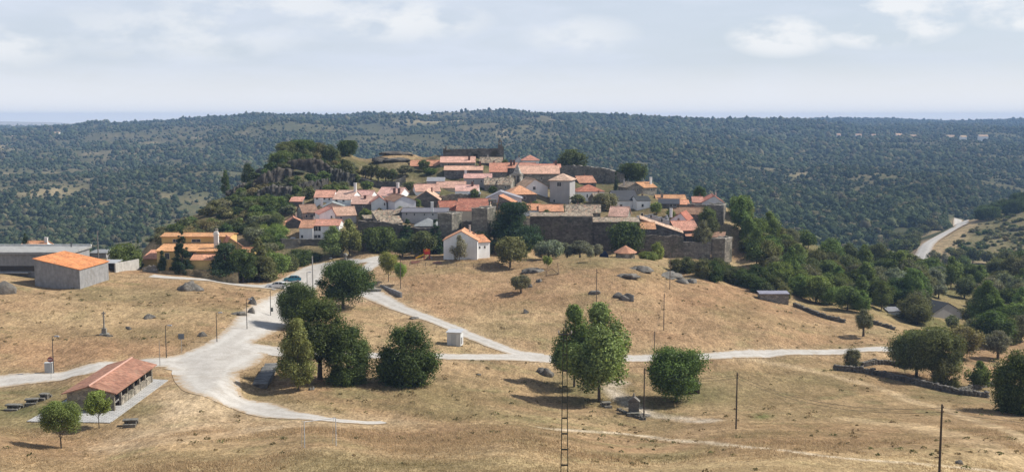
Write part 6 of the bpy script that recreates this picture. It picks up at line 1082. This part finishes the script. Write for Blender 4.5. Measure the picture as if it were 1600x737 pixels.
for i, a in enumerate([('tilted granite slab on the steep left slope', 378, 308, 34, 12, 4, 379), ('broken rocks on the brow of the left hill', 415, 268, 34, 8, 5, 397), ('long dark crags along the top of the grassy knoll', 622, 243, 50, 5, 7, 433), ('pale rocks under the hilltop oaks', 480, 252, 26, 6, 4, 404), ('dark rock step above the olive terrace', 610, 256, 56, 5, 6, 421), ('rough crags at the right end of the grassy knoll', 655, 246, 34, 5, 5, 430), ('small crag on the left ridge line', 330, 322, 22, 7, 3, 376), ('rocks on the lower left shoulder of the hill', 290, 352, 26, 7, 3, 366), ('dark crag just left of the stone house with the brown roof', 445, 322, 28, 9, 4, 360)]): rock('rock_outcrop', a[0], *a[1:5], seed=80 + i, n=a[5], D=a[6], col=(.5, .48, .45), cat='rock', dep=.6)
# stacked slabs beside the road
g0, g1 = G(406, 606), G(426, 573); d = g1 - g0; root = empty('stone_bench', g0, 0, 'row of dark stacked stone slabs edging the grass beside the junction', 'bench')
for i in range(5): 
    m = MB(); c = d * ((i + .5) / 5); l = d.length / 5 * .46; m.box(-1.0, 1.0, -l, l, -.3, .5 + .1 * (i % 2)); m.box(-1.15, 1.15, -l * 1.06, l * 1.06, .5 + .1 * (i % 2), .68 + .1 * (i % 2)); o = m.build('slab', 'rock', root, (.75, .78, .82)); o.location = c; o.rotation_euler.z = math.atan2(d.y, d.x) - math.pi / 2 + rnd.uniform(-.06, .06)
# football goal
def goal():
    a = G(476, 699); b = P(525, 688, a.y * 1.013); h = zat(658.5, a.y) - a.z; root = empty('football_goal', a, 0, 'white metal football goal frame without net in the tall dry grass', 'goal'); v = b - a
    for p in (Vector((0, 0, 0)), v): m = MB(); m.tube([(p.x, p.y, min(p.z, h1(a.x + p.x, a.y + p.y) - a.z) - .3), (p.x, p.y, h)], .045, 10); m.build('goal_post', 'paint', root, (.50, .53, .56))
    m = MB(); m.tube([(0, 0, h), (v.x, v.y, h)], .045, 10); m.build('crossbar', 'paint', root, (.55, .56, .58))
    n = Vector((-v.y, v.x, 0)).normalized(); n = n if n.y > 0 else -n
    for p in (Vector((0, 0, 0)), v): m = MB(); m.tube([(p.x, p.y, h), (p.x + n.x * .9, p.y + n.y * .9, h - .1), (p.x + n.x * 1.3, p.y + n.y * 1.3, h1(a.x + p.x + n.x * 1.3, a.y + p.y + n.y * 1.3) - a.z - .1)], .02, 6); m.build('net_support', 'paint', root, (.4, .42, .44))
goal()
# lattice mast in the foreground
def mast():
    D = 68.0; x = float(azim(882, 700)) * D; g = Vector((x, D, h1(x, D))); h = zat(512, D) - g.z; root = empty('lattice_mast', g, 0, 'narrow dark steel lattice mast with a small crossarm, cut off by the bottom edge', 'mast'); wb = .27; wt = .10; f = lambda z: wb + (wt - wb) * z / h
    for s in (-1, 1): m = MB(); m.hexa([(s * wb - .028, -.05, -.8), (s * wb + .028, -.05, -.8), (s * wb + .028, .05, -.8), (s * wb - .028, .05, -.8)], [(s * wt - .024, -.04, h), (s * wt + .024, -.04, h), (s * wt + .024, .04, h), (s * wt - .024, .04, h)]); m.build('leg', 'metal', root, (.045, .055, .05))
    z = .4
    while z < h: m = MB(); m.box(-f(z), f(z), -.066, -.05, z - .035, z + .035); m.box(-f(z), f(z), .05, .066, z - .035, z + .035); m.build('batten', 'metal', root, (.05, .06, .055)); z += 1.02
    m = MB(); m.box(-.42, .42, -.05, .05, h - .45, h - .37); m.tube([(0, 0, h), (0, 0, h + .5)], .025, 6); c = m.build('crossarm', 'metal', root, (.06, .065, .06))
    for s in (-.4, .4): m = MB(); m.tube([(s, 0, h - .37), (s, 0, h - .26), (s, 0, h - .16)], [.03, .05, .03], 8); m.build('insulator', 'paint', c, (.4, .38, .36))
    return g, h
MG, MH = mast()
# utility cabin
g = G(709, 540); root = empty('utility_cabin', g, R(-10), 'small white utility cabin with a flat metal roof beside the hill path', 'cabin'); w = 22 / F * g.y; h = 21 / F * g.y; m = MB(); m.box(-w / 2, w / 2, -.0, 2.4, -.4, h); m.build('wall', 'plaster', root, (.60, .61, .60)); m = MB(); m.hexa([(-w / 2 - .18, -.18, h), (w / 2 + .18, -.18, h), (w / 2 + .18, 2.58, h), (-w / 2 - .18, 2.58, h)], [(-w / 2 - .18, -.18, h + .12), (w / 2 + .18, -.18, h + .12), (w / 2 + .18, 2.58, h + .3), (-w / 2 - .18, 2.58, h + .3)]); m.build('roof', 'metal', root, (.6, .6, .6)); m = MB(); m.box(-.55, .45, -.03, -.003, .05, h - .35); m.build('door', 'paint', root, (.45, .47, .47)); m = MB(); m.box(w / 2 + .003, w / 2 + .16, .5, 1.4, .4, 1.6); m.build('meter_box', 'paint', root, (.5, .5, .5))
# wooden hut by the fig tree, fountain by the spring
g = G(1085, 615); root = empty('wooden_hut', g, R(12), 'small weathered wooden hut half hidden behind the fig tree', 'hut'); m = MB(); m.box(-1.0, 1.0, 0, 1.8, -.3, 1.7); m.build('wall', 'wood', root, (.11, .085, .06)); m = MB(); m.hexa([(-1.2, -.2, 1.7), (1.2, -.2, 1.7), (1.2, 2, 2.0), (-1.2, 2, 2.0)], [(-1.2, -.2, 1.8), (1.2, -.2, 1.8), (1.2, 2, 2.1), (-1.2, 2, 2.1)]); m.build('roof', 'wood', root, (.20, .16, .12)); m = MB(); m.box(-.4, .4, -.04, -.003, 0, 1.4); m.build('door', 'wood', root, (.05, .04, .03))
g = G(990, 648); root = empty('stone_fountain', g, R(-8), 'dark stone wayside fountain with a gabled top beside the wooden pole', 'fountain'); s = g.y / F; m = MB(); w = 17 * s / 2; h = 22 * s; m.box(-w, w, 0, 1.1, -.4, h); m.build('fountain_back', 'masonry', root, (.17, .16, .14)); m = MB(); m.quad([(-w * 1.15, -.1, h), (w * 1.15, -.1, h), (0, -.1, h + w * .9)]); m.quad([(w * 1.15, 1.2, h), (-w * 1.15, 1.2, h), (0, 1.2, h + w * .9)]); m.quad([(w * 1.15, -.1, h), (w * 1.15, 1.2, h), (0, 1.2, h + w * .9), (0, -.1, h + w * .9)]); m.quad([(-w * 1.15, 1.2, h), (-w * 1.15, -.1, h), (0, -.1, h + w * .9), (0, 1.2, h + w * .9)]); m.quad([(-w * 1.15, 1.2, h), (w * 1.15, 1.2, h), (w * 1.15, -.1, h), (-w * 1.15, -.1, h)]); m.tube([(0, .5, h + w * .7), (0, .5, h + w * .9 + .5)], [.2, .1], 6); m.build('pediment', 'masonry', root, (.19, .175, .155)); m = MB(); m.box(-w * 1.1, w * 1.1, -1.4, -.003, -.4, .55); m.box(-w * 1.2, w * 1.2, -1.5, -1.25, .55, .68); m.build('basin', 'masonry', root, (.22, .21, .18))
# dry-stone walls: thousands of fitted stones in one rough coursed body each
def drystone(name, label, pts, h, th, seed, col=(.30, .275, .23)):
    L = spline(Gs(pts), .7); rs = np.random.RandomState(seed); b, f = ICO1; V, Fc, o_ = [], [], 0; o0 = L[0].copy()
    for p, q in zip(L[:-1], L[1:]):
        d = q - p; u = d[:2] / (np.linalg.norm(d[:2]) + 1e-6); nn = np.array([-u[1], u[0]]); rows = max(2, int(h / .30)); hh = h * rs.uniform(.8, 1.1)
        for r_ in range(rows):
            for s in (-1, 1):
                c = np.array([*(p[:2] + d[:2] * rs.uniform(.3, .7) + nn * s * th * .28), p[2] - .12 + hh * (r_ + .5) / rows]); sc = np.array([.52, th * .42, hh / rows * .72]) * rs.uniform(.8, 1.2, 3); v = b * rs.uniform(.8, 1.15, (len(b), 1)) * sc; v = np.column_stack([v[:, 0] * u[0] - v[:, 1] * u[1], v[:, 0] * u[1] + v[:, 1] * u[0], v[:, 2]]); V.append(v + c - o0); Fc.append(f + o_); o_ += len(v)
    o = link(name, mesh_np(name, np.vstack(V), np.vstack(Fc), 'rock'), None, col); o.location = o0; tag(o, label, 'wall')
drystone('stone_wall', 'long low dry-stone wall running right from the path end below the big trees', [(1302, 577), (1350, 582), (1400, 593), (1450, 605), (1500, 616), (1544, 621)], 1.25, .8, 1, (.72, .70, .66)); drystone('stone_wall', 'short curved dry-stone wall behind the left end of the long one', [(1345, 573), (1365, 569), (1395, 570), (1420, 577)], 1.2, .8, 2, (.85, .82, .76)); drystone('stone_wall', 'dry-stone field wall among the trees left of the farmhouse', [(1240, 478), (1265, 488), (1290, 497), (1320, 504)], 1.1, .8, 3, (.7, .68, .62)); drystone('stone_wall', 'dry-stone wall beside the lone grey tree above the path', [(1340, 501), (1368, 507), (1398, 516)], 1.0, .7, 4, (.7, .68, .62)); drystone('stone_wall', 'far dry-stone wall behind the upright tree on the right', [(1500, 612), (1540, 604), (1575, 600)], 1.0, .7, 5, (.8, .78, .7)); drystone('stone_wall', 'low stone edging at the end of the spring path', [(965, 640), (985, 648), (1008, 656)], .5, .6, 6, (.8, .78, .72)); drystone('stone_wall', 'tumbled stone wall along the lane below the bastion', [(1062, 417), (1110, 424), (1160, 432)], .9, .7, 7, (.8, .76, .68))
wall_line('concrete_wall', 'low dark concrete wall running down the bank beside the wide gravel path', (594, 449), (626, 463), 258, 247, 444.5, 457, .4, 'concrete', (.30, .29, .28), .8)
# kiosk with hexagonal roof
g = P(977, 405, 298); root = empty('stone_kiosk', g, .2, 'round stone kiosk with a pointed terracotta roof on the brow of the knoll', 'kiosk'); r_ = 15.5 / F * 298; h = zat(393.5, 298) - g.z; m = MB(); m.tube([(0, 0, -1.5), (0, 0, h)], r_, 8); m.build('wall', 'masonry', root, (.36, .32, .26)); m = MB(); n = 8; zt = zat(383, 298) - g.z
for i in range(n): a, b = 2 * math.pi * i / n, 2 * math.pi * (i + 1) / n; q = r_ * 1.24; roof_quad(m, [(q * math.cos(a), q * math.sin(a), h - .06), (q * math.cos(b), q * math.sin(b), h - .06), (0, 0, zt)], .1)
m.build('roof', 'roof_tile', root, (.52, .26, .16), uv=True)
# blue tarpaulin, pile of boards and fence posts on the knoll
g = P(943, 402, 303); rs = np.random.RandomState(4); b, f = ICO2; v = b * (1 + .3 * rs.rand(len(b), 1)) * [1.2, .9, 2.2]; v[:, 2] = np.maximum(v[:, 2], -.3); o = link('tarpaulin', mesh_np('tarpaulin', v, f, 'paint', smooth=False), None, (.02, .03, .07)); o.location = (g.x, g.y, h1(g.x, g.y)); tag(o, 'dark blue tarpaulin covering a heap beside the grey olive row', 'tarpaulin')
g = G(862, 430); root = empty('broken_fence', g, .2, 'collapsed wooden fence with a leaning rail on the brow of the knoll', 'fence')
for nm, a, b in (('post', (1.8, 0, -.2), (1.5, 0, 3.0)), ('rail', (-1.4, 0, 1.0), (0, 0, 1.7)), ('rail', (0, 0, 1.7), (1.9, 0, .1)), ('rail', (-1.3, .1, .1), (1.9, .1, .3)), ('post', (-1.4, 0, -.2), (-1.4, 0, 1.2))): m = MB(); m.tube([a, b], .09, 6); m.build(nm, 'wood', root, (.30, .22, .15))
def fence(name, label, pts, h=1.0, step=2.0, col=(.16, .13, .1)):
    L = spline(Gs(pts), step); o0 = Vector(L[0]); root = empty(name, o0, 0, label, 'fence'); rl = MB()
    for i, p in enumerate(L): p = Vector(p) - o0; m = MB(); m.tube([p + Vector((0, 0, -.3)), p + Vector((0, 0, h))], .06, 6); m.build('post', 'wood', root, col)
    for z in (.45, .9): rl = MB(); rl.tube([tuple(Vector(p) - o0 + Vector((0, .07, z * h))) for p in L], .035, 5); rl.build('rail', 'wood', root, col)
fence('wooden_fence', 'low dark post-and-rail fence along the lawn in front of the white cottage', [(628, 415), (665, 416.5), (700, 417), (740, 418), (780, 420)])
# playground slide
def slide():
    g = P(667, 412, 290); g.z = h1(g.x, g.y); s = 290 / F; root = empty('playground_slide', g, .3, 'red and yellow playground slide tower by the round trees', 'slide')
    for x, y in ((-.7, -.5), (.7, -.5), (-.7, .5), (.7, .5)): m = MB(); m.tube([(x, y, -.3), (x, y, 2.6)], .07, 8); m.build('post', 'paint', root, (.55, .06, .03))
    m = MB(); m.box(-.75, .75, -.55, .55, 1.2, 1.3); m.build('platform', 'paint', root, (.5, .3, .05))
    for y in (-.58, .56): m = MB(); m.box(-.65, .65, y, y + .05, 1.32, 2.1); m.build('side_panel', 'paint', root, (.62, .05, .03))
    m = MB(); m.hexa([(-.78, -.5, 2.0), (.78, -.5, 2.0), (.78, .5, 2.0), (-.78, .5, 2.0)], [(-.1, -.5, 2.7), (.1, -.5, 2.7), (.1, .5, 2.7), (-.1, .5, 2.7)]); m.build('roof', 'paint', root, (.7, .22, .03))
    m = MB(); m.hexa([(-3.0, -.35, .2), (-.75, -.35, 1.15), (-.75, .35, 1.15), (-3.0, .35, .2)], [(-3.0, -.35, .28), (-.75, -.35, 1.25), (-.75, .35, 1.25), (-3.0, .35, .28)]); c = m.build('chute', 'paint', root, (.62, .06, .03))
    for y in (-.4, .36): m = MB(); m.hexa([(-3.0, y, .2), (-.75, y, 1.15), (-.75, y + .04, 1.15), (-3.0, y + .04, .2)], [(-3.0, y, .5), (-.75, y, 1.5), (-.75, y + .04, 1.5), (-3.0, y + .04, .5)]); m.build('side_rail', 'paint', c, (.7, .45, .04))
    m = MB(); m.hexa([(.75, -.3, 0), (1.5, -.3, 0), (1.5, .3, 0), (.75, .3, 0)], [(.72, -.3, 1.25), (.8, -.3, 1.25), (.8, .3, 1.25), (.72, .3, 1.25)]); m.build('ladder', 'paint', root, (.3, .3, .3))
slide()
q = Gs([(642, 412), (690, 413), (690, 409), (642, 408)]); o0 = Vector(q[0]); m = MB(); m.quad([tuple(Vector(p) - o0 + Vector((0, 0, .12))) for p in q]); o = m.build('playground_surface', 'paint', None, (.17, .075, .05)); o.location = o0; o['kind'] = 'structure'
# stone monument (pillory) by the village road
g = G(540, 411); h = zat(395, g.y) - g.z; root = empty('stone_pillory', g, 0, 'small stone pillory monument with a pointed top beside the poplar pair', 'monument'); m = MB(); m.box(-1.3, 1.3, -1.3, 1.3, -.4, .3); m.box(-.9, .9, -.9, .9, .303, .6); m.build('step', 'rock', root, (1.2, 1.2, 1.15)); m = MB(); m.tube([(0, 0, .6), (0, 0, h * .7)], [.34, .26], 8); m.build('shaft', 'rock', root, (1.3, 1.3, 1.25)); m = MB(); m.tube([(0, 0, h * .7), (0, 0, h * .74), (0, 0, h * .88), (0, 0, h)], [.5, .62, .5, .05], 8); m.build('cap', 'rock', root, (1.3, 1.3, 1.25))
# waste container, small stone seat
g = G(579, 452); root = empty('waste_container', g, .1, 'dark green waste container at the top of the wide gravel path', 'container'); m = MB(); m.hexa([(-.75, -.5, .12), (.75, -.5, .12), (.75, .5, .12), (-.75, .5, .12)], [(-.9, -.6, 1.25), (.9, -.6, 1.25), (.9, .6, 1.25), (-.9, .6, 1.25)]); m.build('bin_body', 'paint', root, (.02, .07, .035)); m = MB(); m.hexa([(-.92, -.62, 1.253), (.92, -.62, 1.253), (.92, .62, 1.253), (-.92, .62, 1.253)], [(-.8, -.4, 1.5), (.8, -.4, 1.5), (.8, .5, 1.5), (-.8, .5, 1.5)]); m.build('lid', 'paint', root, (.025, .08, .04))
for x in (-.6, .6): m = MB(); m.tube([(x - .05, -.4, .08), (x + .05, -.4, .08)], .09, 10); m.build('wheel', 'rubber', root)
for lab, x in (('pale stone block seat, left of two by the waste container', 577), ('pale stone block seat, right of two by the low concrete wall', 589)): g = G(x, 455); m = MB(); m.box(-1.0, 1.0, -.4, .4, -.3, .5); m.box(-1.1, 1.1, -.48, .48, .503, .62); o = m.build('stone_block', 'rock', None, (1.5, 1.5, 1.45)); o.location = g; tag(o, lab, 'stone block')
# ------------------------------------------------------------------ cars
def car(label, px, py, rz, col, length=4.3, D=None):
    g = G(px, py) if D is None else P(px, py, D); g.z = h1(g.x, g.y) + .1; root = empty('parked_car', g, rz, label, 'car'); L = length; st = [(-.5, .35, .55, .72), (-.48, .25, .78, .80), (-.36, .2, .90, .86), (-.22, .2, .95, .88), (0, .2, .96, .88), (.25, .2, .94, .88), (.40, .2, .92, .86), (.485, .25, .85, .80), (.5, .38, .6, .72)]
    m = MB(); rings = []
    for x, zl, zh, hw in st: rings.append([(x * L, -hw, zl + .05), (x * L, -hw - .0, (zl + zh) / 2), (x * L, -hw * .95, zh), (x * L, hw * .95, zh), (x * L, hw, (zl + zh) / 2), (x * L, hw, zl + .05)])
    for a, b in zip(rings[:-1], rings[1:]):
        for i in range(6): j = (i + 1) % 6; m.quad([a[j], a[i], b[i], b[j]])
    m.quad(rings[0]); m.quad(list(reversed(rings[-1])))
    cab = [(-.24, .93, .82), (-.08, 1.40, .66), (.02, 1.46, .66), (.22, 1.44, .66), (.36, 1.24, .66), (.44, .92, .80)]; rc = [[(x * L, -w, z), (x * L, w, z)] for x, z, w in cab]
    for a, b in zip(rc[1:-2], rc[2:-1]): m.quad([a[0], b[0], b[1], a[1]])
    b_ = m.build('body', 'car_paint', root, col, smooth=False)
    gl = MB(); gl.quad([rc[0][0], rc[1][0], rc[1][1], rc[0][1]]); gl.build('windscreen', 'glass', root); gl = MB(); gl.quad([rc[-2][0], rc[-1][0], rc[-1][1], rc[-2][1]]); gl.build('rear_window', 'glass', root)
    for s in (0, 1):
        gl = MB(); p = [r[s] for r in rc]; gl.quad(p if s == 0 else list(reversed(p))); gl.build('side_window', 'glass', root)
        for x in (-.08, .1, .27): k = MB(); sg = -1 if s == 0 else 1; k.hexa([(x * L - .04, sg * .80 - .03, .92), (x * L + .04, sg * .80 - .03, .92), (x * L + .04, sg * .80 + .03, .92), (x * L - .04, sg * .80 + .03, .92)], [(x * L - .04, sg * .655 - .03, 1.42), (x * L + .04, sg * .655 - .03, 1.42), (x * L + .04, sg * .655 + .03, 1.42), (x * L - .04, sg * .655 + .03, 1.42)]); k.build('window_pillar', 'car_paint', root, col)
    for x in (-.31, .31):
        for s in (-1, 1):
            w = MB(); w.tube([(x * L, s * .68, .32), (x * L, s * .89, .32)], .32, 16); wo = w.build('wheel', 'rubber', root); r = MB(); r.tube([(x * L, s * .885, .32), (x * L, s * .90, .32)], .2, 12); r.build('rim', 'metal', wo, (.4, .4, .42))
    for s in (-1, 1): h = MB(); h.box(-.5 * L - .01, -.47 * L, s * .6 - .16, s * .6 + .16, .62, .76); h.build('headlight', 'paint', root, (.7, .7, .68)); h = MB(); h.box(.475 * L, .5 * L + .01, s * .62 - .14, s * .62 + .14, .66, .84); h.build('taillight', 'paint', root, (.4, .02, .02))
    m = MB(); m.box(-.505 * L, -.49 * L, -.75, .75, .3, .48); m.build('bumper', 'paint', root, (.05, .05, .05))
    return root
car('white hatchback parked broadside on the parking road', 433, 450, 0.06, (.72, .72, .72), 4.9); car('turquoise blue car parked behind the white hatchback', 457, 440, .22, (.02, .17, .24), 4.3); car('small white car standing left of the white two-storey house', 458, 374, 1.9, (.7, .7, .7), 3.9, D=319)
# ------------------------------------------------------------------ overhead wires
def wire(label, a, b, sag, r=.016):
    a, b = Vector(a), Vector(b); m = MB(); m.tube([tuple((a + (b - a) * (i / 16)) - a - Vector((0, 0, sag * 4 * (i / 16) * (1 - i / 16)))) for i in range(17)], r, 4); o = m.build('power_wire', 'metal', None, (.05, .05, .05)); o.location = a; tag(o, label, 'wire')
def ptop(k, dz, dx=0): _, g, h = POLES[k]; return (g.x + dx, g.y, g.z + h - dz)
e1 = Vector(ptop(1467, .3)) + Vector((40, 22, -8))
for i, dz in enumerate((.35, .75)): wire(('upper', 'lower')[i] + ' wire sagging between the two wooden poles in the dry field', ptop(1150, dz), ptop(1467, dz), 1.6); wire(('upper', 'lower')[i] + ' wire leaving the nearest pole towards the right edge', ptop(1467, dz), tuple(e1 - Vector((0, 0, dz))), .6); wire(('upper', 'lower')[i] + ' wire from the fountain pole to the lone field pole', ptop(1006, dz), ptop(1150, dz), .8)
wire('wire from the fountain pole up to the pole behind the path', ptop(1006, .3), ptop(1022, .3), .5); wire('wire between the pole by the path and the pole on the dry slope', ptop(1022, .3), ptop(1037, .3), .5); wire('wire from the slope pole to the tall pole on the knoll shoulder', ptop(1037, .3), ptop(1046.5, .3), .5); wire('wire over the knoll from the brown pole to the broken fence', ptop(932, .4), tuple(G(868, 430) + Vector((0, 0, 3.0))), .5)
wire('wire crossing the square from the concrete pole to the bank pole', ptop(489, .35), ptop(626, .4), 1.0)
# ------------------------------------------------------------------ tall dry grass on the near slopes: uncountable tufts
def dry_grass():
    rs = np.random.RandomState(9); n = 210000; a = rs.uniform(-.52, .52, n); D = 86 + 140 * rs.uniform(0, 1, n) ** 1.3; X = a * D; V = np.column_stack([X, D, hgt(X, D)])
    t = V[:, 2] - CZ; fw = D * CP - t * SP; px = CX + F * X / fw; py = CY - F * (D * SP + t * CP) / fw
    bad = on_road(V, .3) | ((px < 330) & (py > 540) & (py < 668)); m_ = fbm(X / 9, D / 7, 4); ok = ~bad & (rs.rand(n) < np.clip(.55 + m_ * 1.8, .08, 1)) & (py < 790) & (py > 440)
    for pts, wd, c, k in TRACKS[:9]: ok &= near_line(V, pline(pts, 2.0), wd * .9) < .5
    V, D, px, py = V[ok], D[ok], px[ok], py[ok]; m = len(V); tall = np.clip(.8 + fbm(V[:, 0] / 16 + 4, V[:, 1] / 12, 3) * 1.6, .35, 1.5) * np.clip((250 - D) / 130, .5, 1)
    out, ti = [], []; g = np.exp(-((px - 900) / 60) ** 2 - ((py - 605) / 22) ** 2) + .8 * np.exp(-((px - 1070) / 60) ** 2 - ((py - 620) / 18) ** 2) + np.clip(fbm(V[:, 0] / 18 - 5, V[:, 1] / 13 + 8, 4) * 2.6 - .25, 0, .7)
    base = np.array([.44, .32, .185])[None] * rs.uniform(.7, 1.25, (m, 1)); base = base * (1 - np.clip(g, 0, 1)[:, None]) + np.array([.21, .19, .09])[None] * np.clip(g, 0, 1)[:, None] * rs.uniform(.8, 1.2, (m, 1))
    for k in range(4):
        an = rs.uniform(0, 6.28, m); w = rs.uniform(.02, .05, m) * tall * 1.3; h = rs.uniform(.10, .34, m) * tall; off = rs.normal(0, .22, (m, 2)); ln = rs.normal(0, .16, (m, 2)) + [-.08, 0]
        c = V + np.column_stack([off, np.full(m, -.03)]); dx = np.column_stack([np.cos(an) * w, np.sin(an) * w, np.zeros(m)]); tip = c + np.column_stack([ln * tall[:, None], h]); out.append(np.stack([c - dx, c + dx, tip], 1)); ti.append(np.repeat(base[:, None] * rs.uniform(.8, 1.2, (m, 1, 1)), 3, 1))
    P_ = np.vstack(out).reshape(-1, 3); T_ = np.vstack(ti).reshape(-1, 3); f = np.arange(len(P_)).reshape(-1, 3); o = link('dry_grass', mesh_np('dry_grass', P_, f, 'tuft', T_)); tag(o, 'tall sun-bleached dry grass covering the slopes and fields', 'grass', kind='stuff'); print('grass tufts', m)
dry_grass()
def weeds():
    rs = np.random.RandomState(19); n = 2600; a = rs.uniform(-.5, .5, n); D = 95 + 205 * rs.uniform(0, 1, n) ** .8; X = a * D; V = np.column_stack([X, D, hgt(X, D)]); t = V[:, 2] - CZ; fw = D * CP - t * SP; px = CX + F * X / fw; py = CY - F * (D * SP + t * CP) / fw
    ok = ~on_road(V, .8) & ~((px < 300) & (py > 540) & (py < 672)) & (rs.rand(n) < np.clip(.3 + fbm(X / 15, D / 11, 3) * 2.4, .03, 1)) & (py > 405) & ((py > 450) | (px > 520)); V = V[ok]; m = len(V); K = 16
    r = rs.uniform(.16, .5, m); d = rs.normal(0, 1, (m, K, 3)); d /= np.linalg.norm(d, axis=2)[:, :, None]; d[:, :, 2] = np.abs(d[:, :, 2]); c = V[:, None] + d * (r[:, None, None] * np.array([1.3, 1.3, .8])); v, f = cards(c.reshape(-1, 3), d.reshape(-1, 3), .15, rs)
    base = np.array([(.21, .18, .09), (.28, .21, .11), (.16, .16, .07), (.34, .25, .14)])[rs.choice(4, m, p=[.3, .3, .2, .2])] * rs.uniform(.75, 1.25, (m, 1)); T = np.repeat((base[:, None] * rs.uniform(.7, 1.3, (m, K, 1))).reshape(-1, 3), 4, 0)
    o = link('weeds', mesh_np('weeds', v, np.vstack([f[:, [0, 1, 2]], f[:, [0, 2, 3]]]), 'tuft', T)); tag(o, 'low clumps of weeds and thistles dotted over the dry fields', 'weeds', kind='stuff')
weeds()
